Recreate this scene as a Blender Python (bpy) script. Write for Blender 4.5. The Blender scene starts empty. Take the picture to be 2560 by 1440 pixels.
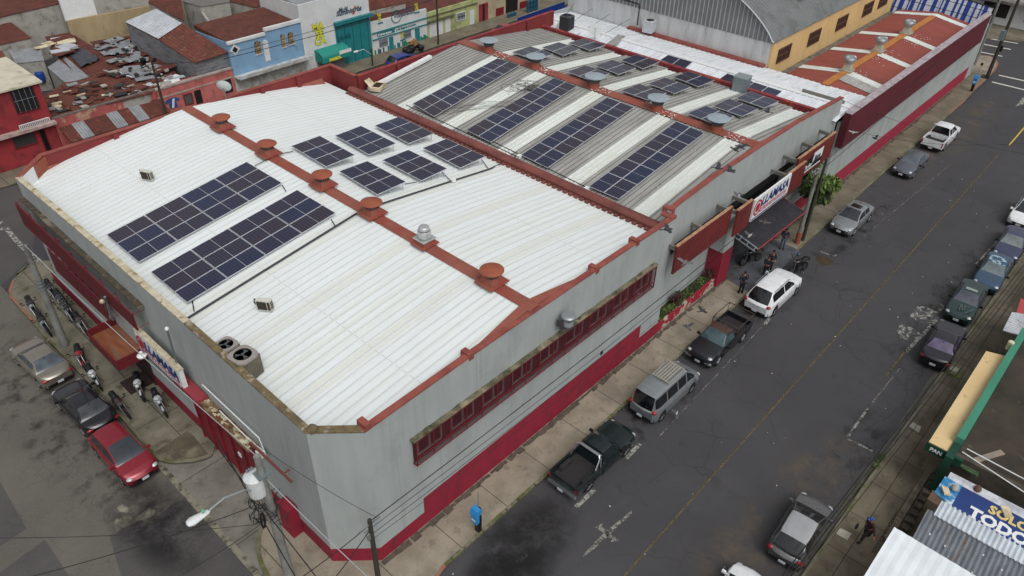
import bpy, math, random
from mathutils import Vector, Matrix, noise as mnoise
random.seed(7)
R_ = random.Random(11)
S = bpy.context.scene
COL = S.collection
# ---------------------------------------------------------------- camera model (measured from parallel lines of the street)
F = 1898.; TH = .644073; RO = .0227065; YA = .732032; CH = 30.
_fw = Vector((math.cos(TH)*math.cos(YA), math.cos(TH)*math.sin(YA), -math.sin(TH)))
_r0 = Vector((math.sin(YA), -math.cos(YA), 0)); _u0 = _r0.cross(_fw)
_r = _r0*math.cos(RO)+_u0*math.sin(RO); _u = -_r0*math.sin(RO)+_u0*math.cos(RO)
CAM = Vector((0, 0, CH))
def ray(px, py): return _fw+_r*((px-1280)/F)-_u*((py-720)/F)
def gz(px, py, z=0.):
    d = ray(px, py); return CAM+d*((z-CH)/d.z)
def gy(px, py, y):
    d = ray(px, py); return CAM+d*(y/d.y)
def gx(px, py, x):
    d = ray(px, py); return CAM+d*(x/d.x)
def on(px, py, f, lift=0.):
    z = 8.
    for _ in range(25):
        p = gz(px, py, z+lift); z = .5*z+.5*f(p.x, p.y)
    return gz(px, py, z+lift)
cd = bpy.data.cameras.new('camera'); cam = bpy.data.objects.new('camera', cd); COL.objects.link(cam)
cam.matrix_world = Matrix(((_r.x, _u.x, -_fw.x, 0), (_r.y, _u.y, -_fw.y, 0), (_r.z, _u.z, -_fw.z, CH), (0, 0, 0, 1)))
cd.sensor_width = 36; cd.lens = 36*F/2560; cd.clip_start = .5; cd.clip_end = 1500
S.camera = cam
# ---------------------------------------------------------------- light
W = bpy.data.worlds.new('World'); S.world = W; W.use_nodes = True
nt = W.node_tree; nt.nodes.clear()
SUN_EL, SUN_AZ = math.radians(56), math.radians(-112)      # azimuth measured from +x towards +y
sky = nt.nodes.new('ShaderNodeTexSky'); sky.sky_type = 'NISHITA'; sky.sun_disc = False
sky.sun_elevation = SUN_EL; sky.sun_rotation = math.radians(90)-SUN_AZ; sky.air_density = 1.; sky.dust_density = 5.; sky.ozone_density = 1.
hs = nt.nodes.new('ShaderNodeHueSaturation'); hs.inputs['Saturation'].default_value = .12
bg = nt.nodes.new('ShaderNodeBackground'); bg.inputs[1].default_value = .15
wo = nt.nodes.new('ShaderNodeOutputWorld')
nt.links.new(sky.outputs[0], hs.inputs['Color']); nt.links.new(hs.outputs[0], bg.inputs[0]); nt.links.new(bg.outputs[0], wo.inputs[0])
sl = bpy.data.lights.new('sun', 'SUN'); sl.energy = .6; sl.angle = math.radians(35); sl.color = (1., .97, .93)
so = bpy.data.objects.new('sun', sl); COL.objects.link(so)
sd = Vector((math.cos(SUN_EL)*math.cos(SUN_AZ), math.cos(SUN_EL)*math.sin(SUN_AZ), math.sin(SUN_EL)))
so.rotation_euler = sd.to_track_quat('Z', 'Y').to_euler(); so.location = (0, 0, 60)
vs = S.view_settings; vs.view_transform = 'Standard'; vs.look = 'None'; vs.exposure = -.1; vs.gamma = 1; vs.use_curve_mapping = False
# ---------------------------------------------------------------- materials
MC = {}
def hx(c):
    return tuple(((x/255)/12.92 if x/255 <= .04045 else ((x/255+.055)/1.055)**2.4) for x in c)
class NT:
    def __init__(s, name):
        s.m = bpy.data.materials.new(name); s.m.use_nodes = True; s.t = s.m.node_tree
        s.b = s.t.nodes['Principled BSDF']; s.co = s.n('ShaderNodeTexCoord')
    def n(s, t, **k):
        x = s.t.nodes.new(t)
        for a, v in k.items(): setattr(x, a, v)
        return x
    def l(s, a, b): s.t.links.new(a, b)
    def vec(s, stretch=(1, 1, 1), space='Object', rot=0):
        mp = s.n('ShaderNodeMapping'); mp.inputs['Scale'].default_value = stretch; mp.inputs['Rotation'].default_value = (0, 0, rot)
        s.l(s.co.outputs[space], mp.inputs[0]); return mp.outputs[0]
    def noise(s, scale, vec=None, detail=5, rough=.6, dist=0.):
        x = s.n('ShaderNodeTexNoise'); x.inputs['Scale'].default_value = scale; x.inputs['Detail'].default_value = detail
        x.inputs['Roughness'].default_value = rough; x.inputs['Distortion'].default_value = dist
        s.l(vec or s.vec(), x.inputs['Vector']); return x.outputs[0]
    def ramp(s, fac, a, b, c0=(0, 0, 0), c1=(1, 1, 1)):
        x = s.n('ShaderNodeValToRGB'); e = x.color_ramp.elements
        e[0].position = a; e[1].position = b; e[0].color = (*c0, 1); e[1].color = (*c1, 1); s.l(fac, x.inputs[0]); return x.outputs[0]
    def mix(s, fac, a, b, mode='MIX'):
        x = s.n('ShaderNodeMix', data_type='RGBA', blend_type=mode)
        for sock, v in ((x.inputs[0], fac), (x.inputs[6], a), (x.inputs[7], b)):
            if hasattr(v, 'is_linked') or hasattr(v, 'links'): s.l(v, sock)
            elif isinstance(v, tuple): sock.default_value = (*v, 1)
            else: sock.default_value = v
        return x.outputs[2]
    def math(s, op, a, b=0.):
        x = s.n('ShaderNodeMath', operation=op)
        for sock, v in ((x.inputs[0], a), (x.inputs[1], b)):
            if hasattr(v, 'links'): s.l(v, sock)
            else: sock.default_value = v
        return x.outputs[0]
    def bump(s, h, st, dist=.02):
        x = s.n('ShaderNodeBump'); x.inputs['Strength'].default_value = st; x.inputs['Distance'].default_value = dist
        s.l(h, x.inputs['Height']); s.l(x.outputs[0], s.b.inputs['Normal'])
    def fin(s, col, rough=.7, metal=0., spec=.4, coat=0., alpha=None):
        bs = s.b.inputs
        if hasattr(col, 'links'): s.l(col, bs['Base Color'])
        else: bs['Base Color'].default_value = (*col, 1)
        if hasattr(rough, 'links'): s.l(rough, bs['Roughness'])
        else: bs['Roughness'].default_value = rough
        bs['Metallic'].default_value = metal; bs['Specular IOR Level'].default_value = spec; bs['Coat Weight'].default_value = coat
        if alpha is not None:
            if hasattr(alpha, 'links'): s.l(alpha, bs['Alpha'])
            else: bs['Alpha'].default_value = alpha
        return s.m
def pm(name, c1, c2=None, scale=3., r=(.4, .65), rough=.7, metal=0., bump=0., stretch=(1, 1, 1), c3=None, s3=.7, r3=(.5, .62), coat=0., spec=.4, alpha=None, detail=6):
    """generic painted / weathered surface: base colour, second colour in noise, third colour as larger stains"""
    if name in MC: return MC[name]
    c1 = hx(c1); c2 = hx(c2) if c2 else tuple(x*.8 for x in c1)
    s = NT(name); v = s.vec(stretch)
    nz = s.noise(scale, v, detail); col = s.mix(s.ramp(nz, *r), c1, c2)
    if c3: col = s.mix(s.ramp(s.noise(s3, v, 7, .65), *r3), col, hx(c3))
    if bump: s.bump(nz, bump)
    MC[name] = s.fin(col, rough, metal, spec, coat, alpha); return MC[name]
def plain(name, c, rough=.5, metal=0., coat=0., spec=.4, alpha=None):
    if name in MC: return MC[name]
    s = NT(name); c = hx(c)
    col = s.mix(s.ramp(s.noise(6.), .35, .75), c, tuple(x*.82 for x in c))
    MC[name] = s.fin(col, rough, metal, spec, coat, alpha); return MC[name]
def paintm(name, c, metal=.0, rough=.28, coat=.6, dirt=.25):
    if name in MC: return MC[name]
    s = NT(name); c = hx(c); k = tuple(x*.75+.01 for x in c)
    n1 = s.noise(2.2, detail=8, rough=.7)
    col = s.mix(s.ramp(n1, .42, .8), c, k)
    rg = s.math('ADD', s.math('MULTIPLY', s.noise(5.), dirt), rough-dirt*.5+.05)
    MC[name] = s.fin(col, rg, metal, .5, coat); MC[name].node_tree.nodes['Principled BSDF'].inputs['Coat Roughness'].default_value = .12
    return MC[name]
def asphalt(name, c1, c2, crack, cscale, seed=0., stain=None):
    s = NT(name); c1 = hx(c1); c2 = hx(c2)
    big = s.noise(.16, detail=5); fine = s.noise(14., detail=4, rough=.8)
    col = s.mix(s.ramp(big, .38, .64), c1, c2)
    col = s.mix(s.math('MULTIPLY', s.ramp(fine, .35, .7), .35), col, tuple(x*1.9 for x in c1))
    wv = s.n('ShaderNodeMapping'); s.l(s.co.outputs['Object'], wv.inputs[0])
    ds = s.mix(.06, wv.outputs[0], s.n('ShaderNodeTexNoise').outputs[1], 'ADD')
    vo = s.n('ShaderNodeTexVoronoi', feature='DISTANCE_TO_EDGE'); vo.inputs['Scale'].default_value = cscale
    nz = s.n('ShaderNodeTexNoise'); nz.inputs['Scale'].default_value = 1.3; nz.inputs['Detail'].default_value = 6
    s.l(s.co.outputs['Object'], nz.inputs['Vector'])
    vv = s.mix(.5, s.co.outputs['Object'], nz.outputs[1], 'ADD'); s.l(vv, vo.inputs['Vector'])
    edge = s.ramp(vo.outputs[0], .0, .016, (1, 1, 1), (0, 0, 0))
    msk = s.ramp(s.noise(.35, detail=3), .45, .58)
    if crack > .8: msk = s.ramp(s.noise(.5, detail=3), .3, .5)
    col = s.mix(s.math('MULTIPLY', s.math('MULTIPLY', edge, msk), crack), col, tuple(x*.3 for x in c1))
    st = s.ramp(s.noise(.9, detail=9, rough=.7), .6, .68)
    col = s.mix(s.math('MULTIPLY', st, .4), col, stain or tuple(x*.45 for x in c1)); lt_ = s.ramp(s.noise(.28, detail=8, rough=.7), .52, .7); col = s.mix(s.math('MULTIPLY', lt_, .3), col, tuple(x*1.6 for x in c1))
    s.bump(fine, .25, .01)
    return s.fin(col, .82, 0, .3)
M_ASPH = asphalt('road asphalt', (65, 64, 66), (58, 57, 59), .42, .33)
M_ASPHL = asphalt('cracked old asphalt', (94, 90, 84), (80, 77, 72), .8, 1.5)
M_PATCH = asphalt('asphalt patch', (76, 74, 73), (67, 65, 65), .2, .4)
def concrete(name, c1, c2, c3, joint=(3.05, 50.), off=(0, 0), seam=.022, moss=None):
    s = NT(name); c1, c2, c3 = hx(c1), hx(c2), hx(c3)
    col = s.mix(s.ramp(s.noise(.55, detail=7), .4, .6), c1, c2)
    col = s.mix(s.math('MULTIPLY', s.ramp(s.noise(1.5, detail=10, rough=.75), .54, .68), .75), col, c3)
    col = s.mix(s.math('MULTIPLY', s.ramp(s.noise(9., detail=6, rough=.8), .5, .75), .35), col, c3)
    if joint:
        sx = s.n('ShaderNodeSeparateXYZ'); s.l(s.co.outputs['Object'], sx.inputs[0])
        m = None
        for k in (0, 1):
            w = s.math('ABSOLUTE', s.math('SUBTRACT', s.math('FRACT', s.math('DIVIDE', s.math('ADD', sx.outputs[k], 500*joint[k]+off[k]), joint[k])), .5))
            e = s.math('LESS_THAN', w, seam/joint[k]); m = e if m is None else s.math('MAXIMUM', m, e)
        col = s.mix(s.math('MULTIPLY', m, .75), col, tuple(x*.25 for x in c3))
    if moss: col = s.mix(s.ramp(s.noise(1.1, detail=8), .6, .7), col, hx(moss))
    s.bump(s.noise(9., detail=6), .2, .01)
    return s.fin(col, .88, 0, .25)
M_PAVE = concrete('pavement concrete', (150, 141, 125), (128, 120, 106), (96, 88, 76))
M_PAVEF = concrete('pavement concrete far', (120, 113, 97), (103, 97, 83), (78, 73, 62), (2.2, 60.))
M_PAVEL = concrete('mossy pavement concrete', (128, 123, 108), (104, 100, 87), (78, 76, 62), (5.6, 4.3), moss=(78, 74, 52))
M_DRIVE = concrete('driveway concrete', (128, 125, 117), (108, 105, 97), (78, 75, 68), (40, 5.))
M_PAVER = concrete('pavement concrete right side', (118, 110, 94), (96, 89, 76), (66, 60, 50), (2.45, 1.6), (.4, .2), .018)
M_KERB = pm('kerb concrete', (120, 115, 98), (98, 96, 76), 1.5, rough=.9, c3=(84, 88, 48), s3=.9, bump=.2)
M_KERBR = pm('red painted kerb', (150, 92, 72), (124, 108, 92), 1.5, rough=.9, c3=(100, 96, 70), bump=.2)
def greywall(name, c1, c2, c3):
    s = NT(name); v = s.vec((1.2, 1.2, .18)); c1, c2, c3 = hx(c1), hx(c2), hx(c3)
    col = s.mix(s.ramp(s.noise(1.2, v, 6), .4, .65), c1, c2)
    col = s.mix(s.math('MULTIPLY', s.ramp(s.noise(1., s.vec((5, 5, .1)), 5, .6), .56, .78), .6), col, c3)      # rain streaks
    col = s.mix(s.math('MULTIPLY', s.ramp(s.noise(.5, s.vec(), 8, .7), .52, .66), .35), col, c3)               # repaint patches
    f = s.noise(7., s.vec(), 4, .7); col = s.mix(s.math('MULTIPLY', s.ramp(f, .6, .72), .25), col, tuple(x*.7 for x in c3)); s.bump(f, .12, .01); return s.fin(col, .8, 0, .3)
M_GREY = greywall('grey painted wall', (162, 168, 167), (153, 159, 158), (134, 139, 137))
M_GREY2 = greywall('grey painted block wall', (164, 169, 167), (150, 156, 154), (128, 133, 130))
M_CRIM = pm('crimson painted plinth', (140, 30, 52), (126, 28, 48), 1.3, rough=.7, stretch=(1, 1, .4), c3=(104, 34, 46), s3=1.4, r3=(.52, .7))
def peel():
    s = NT('peeling crimson paint'); v = s.vec((1, 1, 1.2))
    m = s.ramp(s.noise(1.25, v, 9, .62, .6), .545, .555)
    col = s.mix(m, hx((148, 30, 52)), hx((176, 168, 150))); s.bump(m, .5, .01); return s.fin(col, .7)
M_PEEL = peel()
M_COPE = pm('oxide red coping', (142, 78, 68), (128, 66, 60), 1.6, rough=.8, c3=(124, 62, 54), s3=1.1, bump=.15)
M_COPED = pm('dark red coping', (134, 52, 56), (118, 44, 50), 1.6, rough=.8, c3=(150, 66, 56), s3=1.1, bump=.15)
M_BACKW = pm('dark red parapet paint', (124, 48, 48), (112, 44, 46), 1.1, rough=.8, stretch=(1, 1, .5), c3=(134, 68, 50), s3=.6, r3=(.6, .75))
M_MOSSC = pm('mossy cream coping', (196, 188, 166), (170, 160, 132), 2.5, rough=.9, c3=(140, 112, 70), s3=1.4, r3=(.55, .63), bump=.2)
M_MOSSD = pm('mossy brown coping', (116, 100, 70), (84, 76, 60), 3.5, rough=.9, c3=(148, 140, 122), s3=2.2, r3=(.55, .63), bump=.3)
M_ORNG = pm('orange ridge capping', (142, 82, 67), (128, 74, 63), 1.2, rough=.65, c3=(138, 66, 54), s3=.8, bump=.1)
M_ORNG2 = pm('orange vent metal', (148, 80, 58), (134, 72, 54), 3., rough=.55, c3=(140, 70, 52), s3=1.5)
def whiteroof():
    s = NT('white sheet roof')
    sx = s.n('ShaderNodeSeparateXYZ'); s.l(s.co.outputs['Object'], sx.inputs[0])
    n1 = s.noise(1., s.vec((.0, .75, 0)), 2, .4)
    # object space: y = 0 at the middle of the hall, the street end is negative
    front = s.ramp(s.math('ADD', s.math('MULTIPLY', sx.outputs[1], 1/30.), .5), .35, .75, (1, 1, 1), (.15, .15, .15))
    a = s.mix(s.math('MULTIPLY', s.ramp(n1, .5, .54), front), hx((220, 226, 226)), hx((214, 217, 209)))
    # lap seams half way down each slope
    for c in (-5.6, 6.6):
        e = s.math('LESS_THAN', s.math('ABSOLUTE', s.math('SUBTRACT', sx.outputs[0], c)), .025); a = s.mix(s.math('MULTIPLY', e, .5), a, hx((176, 178, 170)))
    n2 = s.noise(.45, s.vec((.5, 1, 1)), 7, .65); a = s.mix(s.math('MULTIPLY', s.ramp(n2, .45, .8), .35), a, hx((196, 201, 198)))
    a = s.mix(s.math('MULTIPLY', s.ramp(s.noise(2.2, s.vec((.12, 1.6, 1)), 5, .6), .52, .8), .22), a, hx((182, 184, 174)))
    return s.fin(a, .62, 0, .25)
M_WROOF = whiteroof()
M_WROOF2 = pm('bright white sheet roof', (222, 226, 232), (206, 210, 216), 1.2, rough=.45, stretch=(.5, 2, 1), c3=(176, 180, 186), s3=1.2, r3=(.55, .75))
M_GROOF = pm('grey fibre cement sheet', (160, 160, 156), (143, 143, 139), .9, rough=.85, stretch=(.35, 1.5, 1), c3=(122, 121, 116), s3=1.1, r3=(.52, .78), bump=.15)
M_GRIB = pm('dark grey rib', (112, 110, 105), (100, 98, 94), 1., rough=.9)
M_WRIB = pm('pale rib', (188, 193, 192), (194, 198, 196), 1., rough=.6)
M_SKYL = pm('white translucent sheet', (210, 214, 209), (201, 205, 199), 1., rough=.5, stretch=(.3, 1, 1), c3=(202, 205, 196), s3=.7)
M_RROOF = pm('red painted sheet roof', (140, 72, 60), (128, 66, 57), .8, rough=.7, stretch=(1, .4, 1), c3=(128, 62, 54), s3=.9, r3=(.55, .75))
M_MAROON = pm('maroon cladding', (100, 32, 42), (88, 28, 38), .7, rough=.6, c3=(78, 28, 36), s3=.6)
M_MAROON2 = pm('red brown ribbed cladding', (124, 44, 40), (108, 38, 36), 1., rough=.6, c3=(96, 36, 34), s3=.8)
M_SCREEN = pm('maroon mesh screen', (88, 32, 42), (76, 28, 36), 2., rough=.7, alpha=.42)
M_ALU = plain('aluminium frame', (196, 199, 204), .5, .1)
M_STEEL = plain('galvanised steel', (176, 182, 184), .38, .7)
M_STEELP = plain('bright steel', (196, 200, 200), .4, .6)
M_STEELD = plain('weathered grey metal', (130, 142, 146), .5, .5)
M_DARK = plain('black rubber', (24, 24, 26), .85)
M_BLACK = plain('black plastic', (22, 22, 25), .45)
M_GLASS = plain('dark window glass', (26, 30, 34), .08, 0, .5, .6)
M_WHITE = plain('white paint', (226, 228, 228), .5)
M_CREAM = pm('cream paint', (214, 202, 172), (198, 186, 156), 1.5, rough=.8, c3=(160, 146, 118), s3=1.)
M_WIRE = plain('black cable', (26, 26, 28), .7)
M_POLEC = pm('concrete pole', (132, 132, 128), (114, 114, 110), 1.5, rough=.9, c3=(96, 96, 92))
M_WOOD = pm('dark tarred wood', (64, 58, 50), (46, 42, 36), 5., rough=.9, stretch=(3, 3, .3))
M_DRED = plain('dark red steel', (118, 30, 40), .6)
M_GATE = pm('crimson gate steel', (132, 28, 44), (116, 26, 40), 1.2, rough=.55, c3=(98, 26, 38))
def rustm(name, c1, c2, c3, wscale=11., axis=0):
    if name in MC: return MC[name]
    s = NT(name)
    col = s.mix(s.ramp(s.noise(.9, detail=7, rough=.7), .4, .62), hx(c1), hx(c2))
    col = s.mix(s.ramp(s.noise(2.6, detail=8, rough=.7), .57, .66), col, hx(c3))
    w = s.n('ShaderNodeTexWave', wave_type='BANDS', bands_direction='XYZ'[axis]); w.inputs['Scale'].default_value = wscale/6.28
    s.l(s.co.outputs['Object'], w.inputs['Vector'])
    col = s.mix(s.math('MULTIPLY', w.outputs[1], .28), col, tuple(x*.3 for x in hx(c2))); s.bump(w.outputs[1], .8, .04)
    MC[name] = s.fin(col, .8, 0, .3); return MC[name]
# ---------------------------------------------------------------- mesh builder
class M:
    def __init__(s): s.v = []; s.f = []; s.mi = []; s.uv = None
    def add(s, vs, fs, m=0):
        o = len(s.v); s.v += [tuple(v) for v in vs]; s.f += [tuple(i+o for i in f) for f in fs]; s.mi += [m]*len(fs); return s
    def quad(s, a, b, c, d, m=0): return s.add([a, b, c, d], [(0, 1, 2, 3)], m)
    def poly(s, p, m=0): return s.add(p, [tuple(range(len(p)))], m)
    def hexa(s, b, t, m=0):
        return s.add(list(b)+list(t), [(3, 2, 1, 0), (4, 5, 6, 7), (0, 1, 5, 4), (1, 2, 6, 5), (2, 3, 7, 6), (3, 0, 4, 7)], m)
    def box(s, x0, y0, z0, x1, y1, z1, m=0):
        return s.hexa([(x0, y0, z0), (x1, y0, z0), (x1, y1, z0), (x0, y1, z0)], [(x0, y0, z1), (x1, y0, z1), (x1, y1, z1), (x0, y1, z1)], m)
    def cbox(s, c, sz, rz=0., m=0, taper=1.):
        ca, sa = math.cos(rz), math.sin(rz); p = []
        for z, k in ((-.5, 1.), (.5, taper)):
            for x, y in ((-.5, -.5), (.5, -.5), (.5, .5), (-.5, .5)):
                X, Y = x*sz[0]*k, y*sz[1]*k; p.append((c[0]+X*ca-Y*sa, c[1]+X*sa+Y*ca, c[2]+z*sz[2]))
        return s.hexa(p[:4], p[4:], m)
    def prism(s, pts, z0, z1, m=0, mt=None):
        """pts: 2d polygon counter clockwise"""
        n = len(pts); zt = z1 if callable(z1) else (lambda x, y: z1)
        zb = z0 if callable(z0) else (lambda x, y: z0)
        s.add([(p[0], p[1], zb(p[0], p[1])) for p in pts]+[(p[0], p[1], zt(p[0], p[1])) for p in pts],
              [tuple(range(n-1, -1, -1))]+[(i, (i+1) % n, (i+1) % n+n, i+n) for i in range(n)], m)
        o = len(s.v)-n; s.f.append(tuple(range(o, o+n))); s.mi.append(m if mt is None else mt); return s
    def slab(s, a, b, t, z0, z1, m=0):
        """wall from a to b (2d), thickness t to the left of a->b; z1 may be a pair"""
        a = Vector(a[:2]); b = Vector(b[:2]); n = Vector((-(b-a).y, (b-a).x)).normalized()*t
        za, zb = z1 if isinstance(z1, tuple) else (z1, z1); ya, yb = z0 if isinstance(z0, tuple) else (z0, z0)
        c, d = b+n, a+n
        return s.hexa([(a.x, a.y, ya), (b.x, b.y, yb), (c.x, c.y, yb), (d.x, d.y, ya)], [(a.x, a.y, za), (b.x, b.y, zb), (c.x, c.y, zb), (d.x, d.y, za)], m)
    def cyl(s, p0, p1, r0, r1=None, n=10, m=0, cap=True):
        r1 = r0 if r1 is None else r1; p0 = Vector(p0); p1 = Vector(p1); d = (p1-p0).normalized()
        a = d.orthogonal().normalized(); b = d.cross(a); vs = []
        for p, r in ((p0, r0), (p1, r1)):
            for i in range(n):
                t = 2*math.pi*i/n; vs.append(p+a*(r*math.cos(t))+b*(r*math.sin(t)))
        fs = [(i, (i+1) % n, (i+1) % n+n, i+n) for i in range(n)]
        if cap: fs += [tuple(range(n-1, -1, -1)), tuple(range(n, 2*n))]
        return s.add(vs, fs, m)
    def tube(s, pts, r, n=6, m=0, closed=False):
        pts = [Vector(p) for p in pts]; k = len(pts); vs = []; ref = Vector((0, 0, 1))
        rr = r if isinstance(r, (list, tuple)) else [r]*k
        for i, p in enumerate(pts):
            d = (pts[(i+1) % k]-pts[i-1]) if closed else (pts[min(i+1, k-1)]-pts[max(i-1, 0)])
            d = d.normalized() if d.length > 1e-9 else Vector((1, 0, 0))
            a = d.cross(ref); a = a.normalized() if a.length > .05 else d.orthogonal().normalized(); b = d.cross(a)
            for j in range(n):
                t = 2*math.pi*j/n; vs.append(p+a*(rr[i]*math.cos(t))+b*(rr[i]*math.sin(t)))
        fs = []
        for i in range(k if closed else k-1):
            i2 = (i+1) % k
            fs += [(i*n+j, i*n+(j+1) % n, i2*n+(j+1) % n, i2*n+j) for j in range(n)]
        if not closed: fs += [tuple(range(n-1, -1, -1)), tuple((k-1)*n+j for j in range(n))]
        return s.add(vs, fs, m)
    def lathe(s, prof, c=(0, 0, 0), axis='z', n=16, m=0, sc=(1, 1, 1)):
        vs = []
        for r, h in prof:
            for j in range(n):
                t = 2*math.pi*j/n; a, b = r*math.cos(t), r*math.sin(t)
                v = {'z': (a, b, h), 'y': (a, h, b), 'x': (h, a, b)}[axis]
                vs.append((c[0]+v[0]*sc[0], c[1]+v[1]*sc[1], c[2]+v[2]*sc[2]))
        k = len(prof); fs = []
        for i in range(k-1):
            for j in range(n):
                q = (i*n+j, i*n+(j+1) % n, (i+1)*n+(j+1) % n, (i+1)*n+j); fs.append(q if axis != 'y' else q[::-1])
        if prof[0][0] > 1e-6: fs.append(tuple(range(n-1, -1, -1)))
        if prof[-1][0] > 1e-6: fs.append(tuple((k-1)*n+j for j in range(n)))
        return s.add(vs, fs, m)
    def ball(s, c, r, n=12, k=7, m=0):
        r = r if isinstance(r, (tuple, list)) else (r, r, r)
        return s.lathe([(math.sin(math.pi*i/k), -math.cos(math.pi*i/k)) for i in range(k+1)], c, 'z', n, m, r)
    def obj(s, name, mats, parent=None, smooth=False, local=False, sharp=None):
        mats = mats if isinstance(mats, (list, tuple)) else [mats]
        off = Vector((0, 0, 0))
        if parent is not None and not local:
            q = parent
            while q is not None: off += q.location; q = q.parent
        me = bpy.data.meshes.new(name); me.from_pydata([(v[0]-off.x, v[1]-off.y, v[2]-off.z) for v in s.v], [], s.f)
        for x in mats: me.materials.append(x)
        me.polygons.foreach_set('material_index', [min(i, len(mats)-1) for i in s.mi])
        if smooth:
            me.polygons.foreach_set('use_smooth', [True]*len(s.f))
            me.set_sharp_from_angle(angle=math.radians(sharp or 40))
        if s.uv:
            u = me.uv_layers.new(name='UVMap')
            for i, w in enumerate(s.uv): u.data[i].uv = w
        me.update(); o = bpy.data.objects.new(name, me); COL.objects.link(o)
        if parent is not None: o.parent = parent
        return o
def thing(name, label, cat, loc=(0, 0, 0), group=None, rz=0.):
    o = bpy.data.objects.new(name, None); COL.objects.link(o); o.location = loc; o.rotation_euler = (0, 0, rz)
    o.empty_display_size = .3; o['label'] = label; o['category'] = cat
    if group: o['group'] = group
    return o
def tag(o, label, cat, group=None):
    o['label'] = label; o['category'] = cat
    if group: o['group'] = group
    return o
def struct(o): o['kind'] = 'structure'; return o
def copy_tree(o, parent=None):
    c = o.copy(); COL.objects.link(c); c.parent = parent
    for ch in list(o.children): copy_tree(ch, c)
    return c
def text_mesh(txt, size, mat, name, parent, origin, ux, uy, align='LEFT', ext=.01, bold=0., shear=0., sx=1., lift=.012, space=1.):
    """flat lettering: origin, unit vectors of the baseline and of up"""
    cu = bpy.data.curves.new(name, 'FONT'); cu.body = txt; cu.size = size; cu.align_x = align; cu.extrude = ext; cu.offset = bold; cu.shear = shear; cu.resolution_u = 2; cu.space_character = space
    to = bpy.data.objects.new(name, cu); COL.objects.link(to); dg = bpy.context.evaluated_depsgraph_get()
    me = bpy.data.meshes.new_from_object(to.evaluated_get(dg)); bpy.data.objects.remove(to); bpy.data.curves.remove(cu)
    ux = Vector(ux).normalized(); uy = Vector(uy).normalized(); n = ux.cross(uy); og = Vector(origin)+n*lift
    off = Vector((0, 0, 0)); q = parent
    while q is not None: off += q.location; q = q.parent
    for v in me.vertices: v.co = og+ux*(v.co.x*sx)+uy*v.co.y+n*v.co.z-off
    me.materials.clear(); me.materials.append(mat); o = bpy.data.objects.new(name, me); COL.objects.link(o); o.parent = parent
    return o
# ================================================================ GROUND
def sheet(name, pts, z, mat):
    m = M(); m.poly([(p[0], p[1], z) for p in pts]); return struct(m.obj(name, mat))
def pxs(*q, z=0.): return [tuple(gz(a, b, z)[:2]) for a, b in q]
sheet('ground', [(-250, -250), (500, -250), (500, 500), (-250, 500)], -.03, M_ASPH)
sheet('main_road', [(6.9, 3.17), (100, 3.17), (160, 3.17), (160, 15.1), (12, 15.1), (6.9, 14.8)], .0, M_ASPH)
sheet('side_road', [(-60, -60), (6.85, -60), (6.85, 50), (6.85, 120), (-60, 120)], .004, M_ASPHL)
sheet('rear_road', [(6.85, 50), (140, 46.9), (140, 64.2), (6.85, 64.2)], .004, M_ASPH)
for i, pp in enumerate(([(273, 1340), (300, 1330), (352, 1318), (385, 1300), (430, 1262), (480, 1235), (560, 1330), (636, 1436), (700, 1540), (340, 1560)],
                        [(0, 1205), (10, 1222), (66, 1322), (0, 1366), (-60, 1400), (-60, 1160)], [(-40, 1462), (112, 1350), (172, 1440), (200, 1500), (-20, 1560)],
                        [(0, 470), (100, 455), (90, 560), (80, 640), (20, 700), (-60, 760), (-120, 560)])):
    sheet('asphalt_patch', pxs(*pp), .008+.003*i, M_PATCH)
M_SAND = pm('dried cement stain', (150, 146, 130), (124, 120, 106), 1.5, rough=.95, c3=(100, 96, 86), s3=1.4)
sheet('cement_stain', pxs((286, 1308), (290, 1298), (318, 1288), (345, 1290), (372, 1272), (388, 1276), (384, 1290), (350, 1302), (318, 1316), (292, 1330)), .022, M_SAND)
sheet('cement_stain', pxs((292, 1270), (306, 1262), (322, 1270), (318, 1282), (300, 1280)), .022, M_SAND)
def kerbline(pts, w=.17, h=.15, mat=M_KERB, name='kerb', inward=1):
    m = M(); n = len(pts); P = [Vector(p[:2]) for p in pts]; L = []
    for i, p in enumerate(P):
        d = (P[min(i+1, n-1)]-P[max(i-1, 0)]).normalized(); L.append(p+Vector((-d.y, d.x))*w*inward)
    for i in range(n-1):
        a, b, c, d = P[i], P[i+1], L[i+1], L[i]
        q = [a, b, c, d] if inward > 0 else [b, a, d, c]
        m.hexa([(v.x, v.y, -.02) for v in q], [(v.x, v.y, h+.012) for v in q])
    return struct(m.obj(name, mat))
def raised(name, pts, mat, h=.15):
    m = M(); m.prism(pts, -.02, h); return struct(m.obj(name, mat))
# front pavement (wall y=17.13, kerb y~14.95) incl. the corner and the block's far end
arcF = pxs((2407, 260), (2440, 222), (2470, 196), (2488, 178), (2495, 163), (2490, 152), (2474, 143), (2452, 141))
kF = [(10.4, 12.2), (10.9, 13.6), (11.6, 14.6), (12.6, 14.86), (28, 14.95), (45, 15.0), (60, 15.1)]+[(80., 15.15)]+arcF
arcS = pxs((650, 1324), (644, 1342), (641, 1362), (642, 1390), (650, 1417), (661, 1440), (676, 1470), (700, 1500))
raised('pavement_front', [arcS[0]]+arcS[1:]+[(7.6, 15.6), (8.4, 13.), (10.4, 12.2)]+kF[1:]+[(97.5, 19.5), (97.5, 46), (55, 46), (55, 17.8), (12, 17.8), (9.6, 19.6), (9.3, 22.6)], M_PAVE)
sheet('pavement_worn', [(47.4, 15.2), (93, 15.35), (93, 17.1), (55.3, 17.1), (55.3, 17.45), (47.4, 17.45)], .156, M_PAVEF)
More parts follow.
